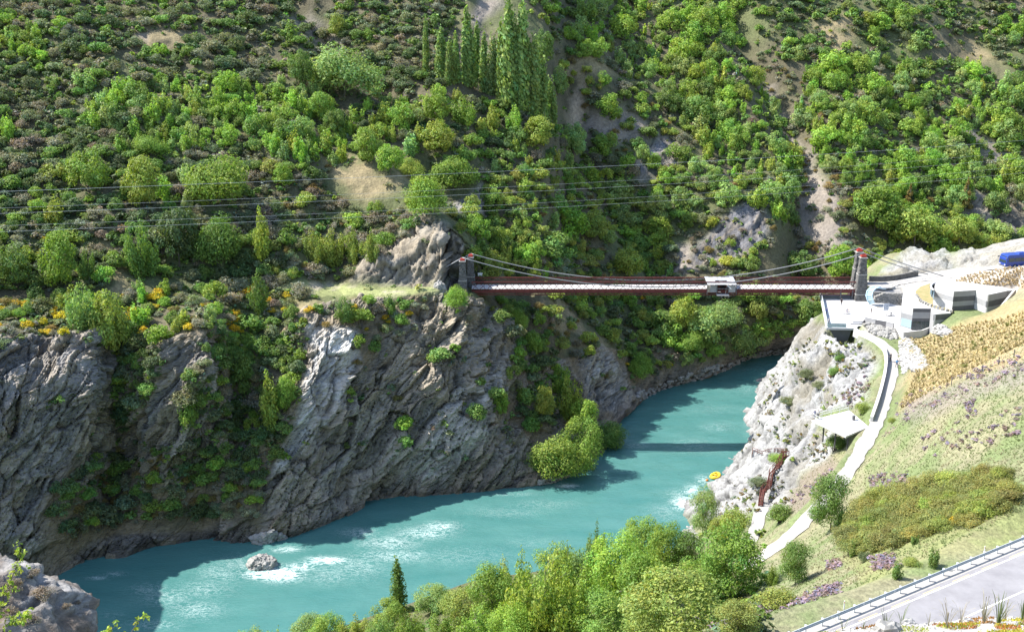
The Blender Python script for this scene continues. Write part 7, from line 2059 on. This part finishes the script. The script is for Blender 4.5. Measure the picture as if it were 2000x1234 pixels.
# ------------------------------------------------------------------ people
def person(label, pos, rz, shirt, trousers, hair=(.03, .02, .015), pose='stand', hat=None):
    """One continuous body grown from a skeleton; clothing as children fitted over it."""
    J = {'pel': (0, 0, .95), 'waist': (0, .0, 1.08), 'chest': (0, .01, 1.32), 'neck': (0, .0, 1.48), 'head': (0, -.02, 1.60), 'crown': (0, -.01, 1.72)}
    arm = {'stand': ((.20, 0, 1.42), (.26, .02, 1.14), (.25, -.08, .90)), 'lean': ((.20, 0, 1.42), (.25, -.16, 1.20), (.18, -.40, 1.10)), 'walk': ((.20, 0, 1.42), (.25, .08, 1.15), (.24, -.06, .92)), 'sit': ((.20, 0, 1.42), (.26, -.06, 1.15), (.16, -.28, 1.02))}[pose]
    V_ = [J[k] for k in ('pel', 'waist', 'chest', 'neck', 'head', 'crown')]; Rr = [.13, .125, .15, .055, .095, .06]
    E_ = [(0, 1), (1, 2), (2, 3), (3, 4), (4, 5)]
    for s in (-1, 1):
        sh, el, wr = [(s * a, b, c) for a, b, c in arm]
        if pose == 'walk' and s > 0: el, wr = (el[0], -.1, el[2]), (wr[0], -.26, wr[2] + .03)
        k = len(V_); V_ += [sh, el, wr]; Rr += [.062, .046, .03]; E_ += [(2, k), (k, k + 1), (k + 1, k + 2)]
        d = (Vector(wr) - Vector(el)).normalized(); pm = Vector(wr) + d * .08
        V_.append(tuple(pm)); Rr.append(.032); E_.append((k + 2, k + 3))
        u, n = frame_of(d)
        for j, (o, L_) in enumerate(((-.03, .07), (-.01, .085), (.01, .08), (.03, .06))):
            V_.append(tuple(pm + u * o + d * L_ + n * .02)); Rr.append(.009); E_.append((k + 3, len(V_) - 1))
        V_.append(tuple(Vector(wr) + d * .04 + u * .05 * s)); Rr.append(.011); E_.append((k + 2, len(V_) - 1))
    for s in (-1, 1):
        st = .0
        if pose == 'walk': st = .22 * s
        hip, kn, an, toe = (s * .1, 0, .88), (s * .105, -.02 - st * .6, .50), (s * .11, .02 - st, .08), (s * .12, -.15 - st, .04)
        if pose == 'sit': kn, an, toe = (s * .12, -.42, .86), (s * .12, -.40, .44), (s * .12, -.56, .40)
        k = len(V_); V_ += [hip, kn, an, toe]; Rr += [.095, .062, .042, .035]; E_ += [(0, k), (k, k + 1), (k + 1, k + 2), (k + 2, k + 3)]
    me = bpy.data.meshes.new('body'); me.from_pydata(V_, E_, []); o = bpy.data.objects.new('body', me); COL.objects.link(o)
    md = o.modifiers.new('skin', 'SKIN'); md.use_smooth_shade = True
    for sv, r in zip(me.skin_vertices[0].data, Rr): sv.radius = (r, r)
    me.skin_vertices[0].data[0].use_root = True
    o.modifiers.new('sub', 'SUBSURF').levels = 1
    dg = bpy.context.evaluated_depsgraph_get(); nm = bpy.data.meshes.new_from_object(o.evaluated_get(dg))
    bpy.data.objects.remove(o)
    skin = mat('skin', (.42, .26, .18), .6); tm = mat('trousers_cloth', trousers, .85); sm = mat('shirt_cloth', shirt, .85); hm = mat('hair', hair, .7); fm = mat('shoes', (.05, .045, .04), .7)
    nm.materials.clear()
    for m in (skin, tm, sm, hm, fm): nm.materials.append(m)
    waist = 1.0
    for p_ in nm.polygons:
        c = p_.center
        if c.z > 1.53: k = 3 if (c.z > 1.64 or c.y > .03) else 0
        elif abs(c.x) > .17 and c.z < 1.16: k = 0 if pose != 'sit' or c.z > .95 else 1
        elif c.z > waist: k = 2
        elif (c.z > .1 if pose != 'sit' else c.z > .47): k = 1
        else: k = 4
        if pose == 'sit' and abs(c.x) <= .2 and c.z <= waist and c.z > .47: k = 1
        p_.material_index = k
    t = empty('person', pos, rz); tag(t, label, 'person')
    b = bpy.data.objects.new('body', nm); COL.objects.link(b); b.parent = t
    for s in (-.032, .032): MB().box((s, -.112, 1.625), (.018, .012, .012)).obj('eye', M_DKSTEEL, t)
    MB().add([(-.016, -.105, 1.585), (.016, -.105, 1.585), (0, -.14, 1.588), (0, -.107, 1.625)], [(0, 1, 2), (0, 2, 3), (1, 3, 2), (0, 3, 1)]).obj('nose', skin, t)
    MB().box((0, -.106, 1.562), (.045, .012, .008)).obj('mouth', mat('lips', (.3, .12, .1), .6), t)
    for s in (-.098, .098): MB().box((s, -.01, 1.61), (.018, .035, .055)).obj('ear', skin, t)
    if hat: MB().tube([(0, -.02, 1.66), (0, -.02, 1.74), (0, -.02, 1.78)], [.125, .115, .05], 12).obj('cap', mat('cap_cloth', hat, .8), t)
    return t
def feet(x, y, z): q = P(x, y, z); return q
person('person in navy leaning on the river side railing of the viewing platform', feet(1614, 616, PLAZA_Z), math.radians(-95), (.03, .04, .16), (.04, .045, .09), pose='lean')
person('person in grey at the lower left corner railing of the viewing platform', feet(1618, 636, PLAZA_Z), math.radians(-70), (.25, .25, .26), (.12, .12, .13), pose='lean')
person('person in dark clothes standing in the bridge shadow edge on the platform', feet(1643, 597, PLAZA_Z), math.radians(20), (.05, .04, .04), (.03, .03, .035))
person('person in dark clothes standing alone in the middle of the sunny plaza', feet(1701, 615, PLAZA_Z), math.radians(60), (.05, .05, .05), (.04, .04, .04))
person('person in black walking at the top of the path beside the steps', feet(1687, 640, 35.05), math.radians(170), (.03, .03, .04), (.03, .03, .03), pose='walk')
person('person in a blue shirt on the terrace by the windows', feet(1778, 638, VC_Z + .02), math.radians(-30), (.05, .14, .45), (.05, .05, .07))
person('person in a white shirt on the terrace beside the one in blue', feet(1784, 638.5, VC_Z + .02), math.radians(30), (.6, .6, .6), (.06, .06, .07))
person('person in a bright blue shirt walking down the pale path', feet(1751, 718, 33.15), math.radians(10), (.08, .25, .5), (.05, .05, .06), pose='walk')
person('person in black beside the path wall, just above the blue walker', feet(1739, 706, 33.5), math.radians(-60), (.03, .03, .035), (.025, .025, .03), pose='lean')
person('person in dark blue at the outer corner of the small lookout deck', feet(1591, 818, DECK2_Z), math.radians(-80), (.04, .05, .12), (.03, .03, .05), pose='lean')
person('person in a pale top beside the other one on the lookout deck', feet(1597.5, 818, DECK2_Z), math.radians(-20), (.5, .48, .46), (.05, .05, .06))
# bench with a person sitting, and the display board
bq = feet(1652, 613, PLAZA_Z)
bench = empty('bench', bq, 0); tag(bench, 'low pale bench in the middle of the viewing platform', 'bench')
MB().box((0, 0, .43), (1.8, .45, .07)).obj('seat', M_WOOD, bench)
for s in (-.7, .7): MB().box((s, 0, .2), (.1, .4, .4)).obj('leg', M_STEEL, bench)
person('person in pale grey sitting on the bench in the middle of the platform', bq + Vector((.2, .02, -.36)), math.radians(0), (.4, .4, .43), (.2, .2, .24), pose='sit')
ib = empty('information_board', feet(1730, 610, PLAZA_Z), math.radians(8)); tag(ib, 'blue and white information board standing on the plaza', 'sign')
MB().box((0, 0, 1.25), (1.15, .08, 1.5)).obj('panel', M_PAPER, ib)
MB().box((0, .02, 1.25), (1.25, .06, 1.6)).obj('frame', M_STEEL, ib)
for s in (-.5, .5): MB().box((s, .03, .3), (.08, .08, .6)).obj('leg', M_STEEL, ib)
tb = empty('picnic_table', feet(1735, 616, PLAZA_Z), .2); tag(tb, 'small pale table in front of the information board', 'table')
MB().box((0, 0, .74), (1.7, .8, .06)).obj('tabletop', M_CONC, tb)
for s in (-.65, .65): MB().box((s, 0, .36), (.12, .6, .72)).obj('leg', M_CONC2, tb)
for s in (-.75, .75): MB().box((0, s, .44), (1.7, .28, .05)).obj('bench_seat', M_CONC, tb)
for k, (x, y, l) in enumerate(((1655, 604, 'flat yellow mat near the far side of the platform'), (1660, 604.5, 'flat orange mat beside the yellow one on the platform'), (1692, 600, 'small yellow mat near the canopy'), (1716, 599.5, 'pale yellow mat below the dry stone wall'))):
    m = empty('mat', feet(x, y, PLAZA_Z + .004), .1); tag(m, l, 'mat'); MB().box((0, 0, .012), (1.0, .5, .024)).obj('sheet', M_YEL if k != 1 else M_ORANGE, m)
# posts under the bridge end
for k, (x, l) in enumerate(((1641, 'dark steel post under the bridge end, left of the pair'), (1664, 'dark steel post under the bridge end, right of the pair'))):
    q = feet(x, 585, PLAZA_Z); t = empty('support_post', q); tag(t, l, 'post')
    MB().box((0, 0, 1.1), (.3, .3, 2.2)).obj('shaft', M_DKSTEEL, t); MB().box((0, 0, .06), (.6, .6, .12)).obj('base', M_CONC2, t)
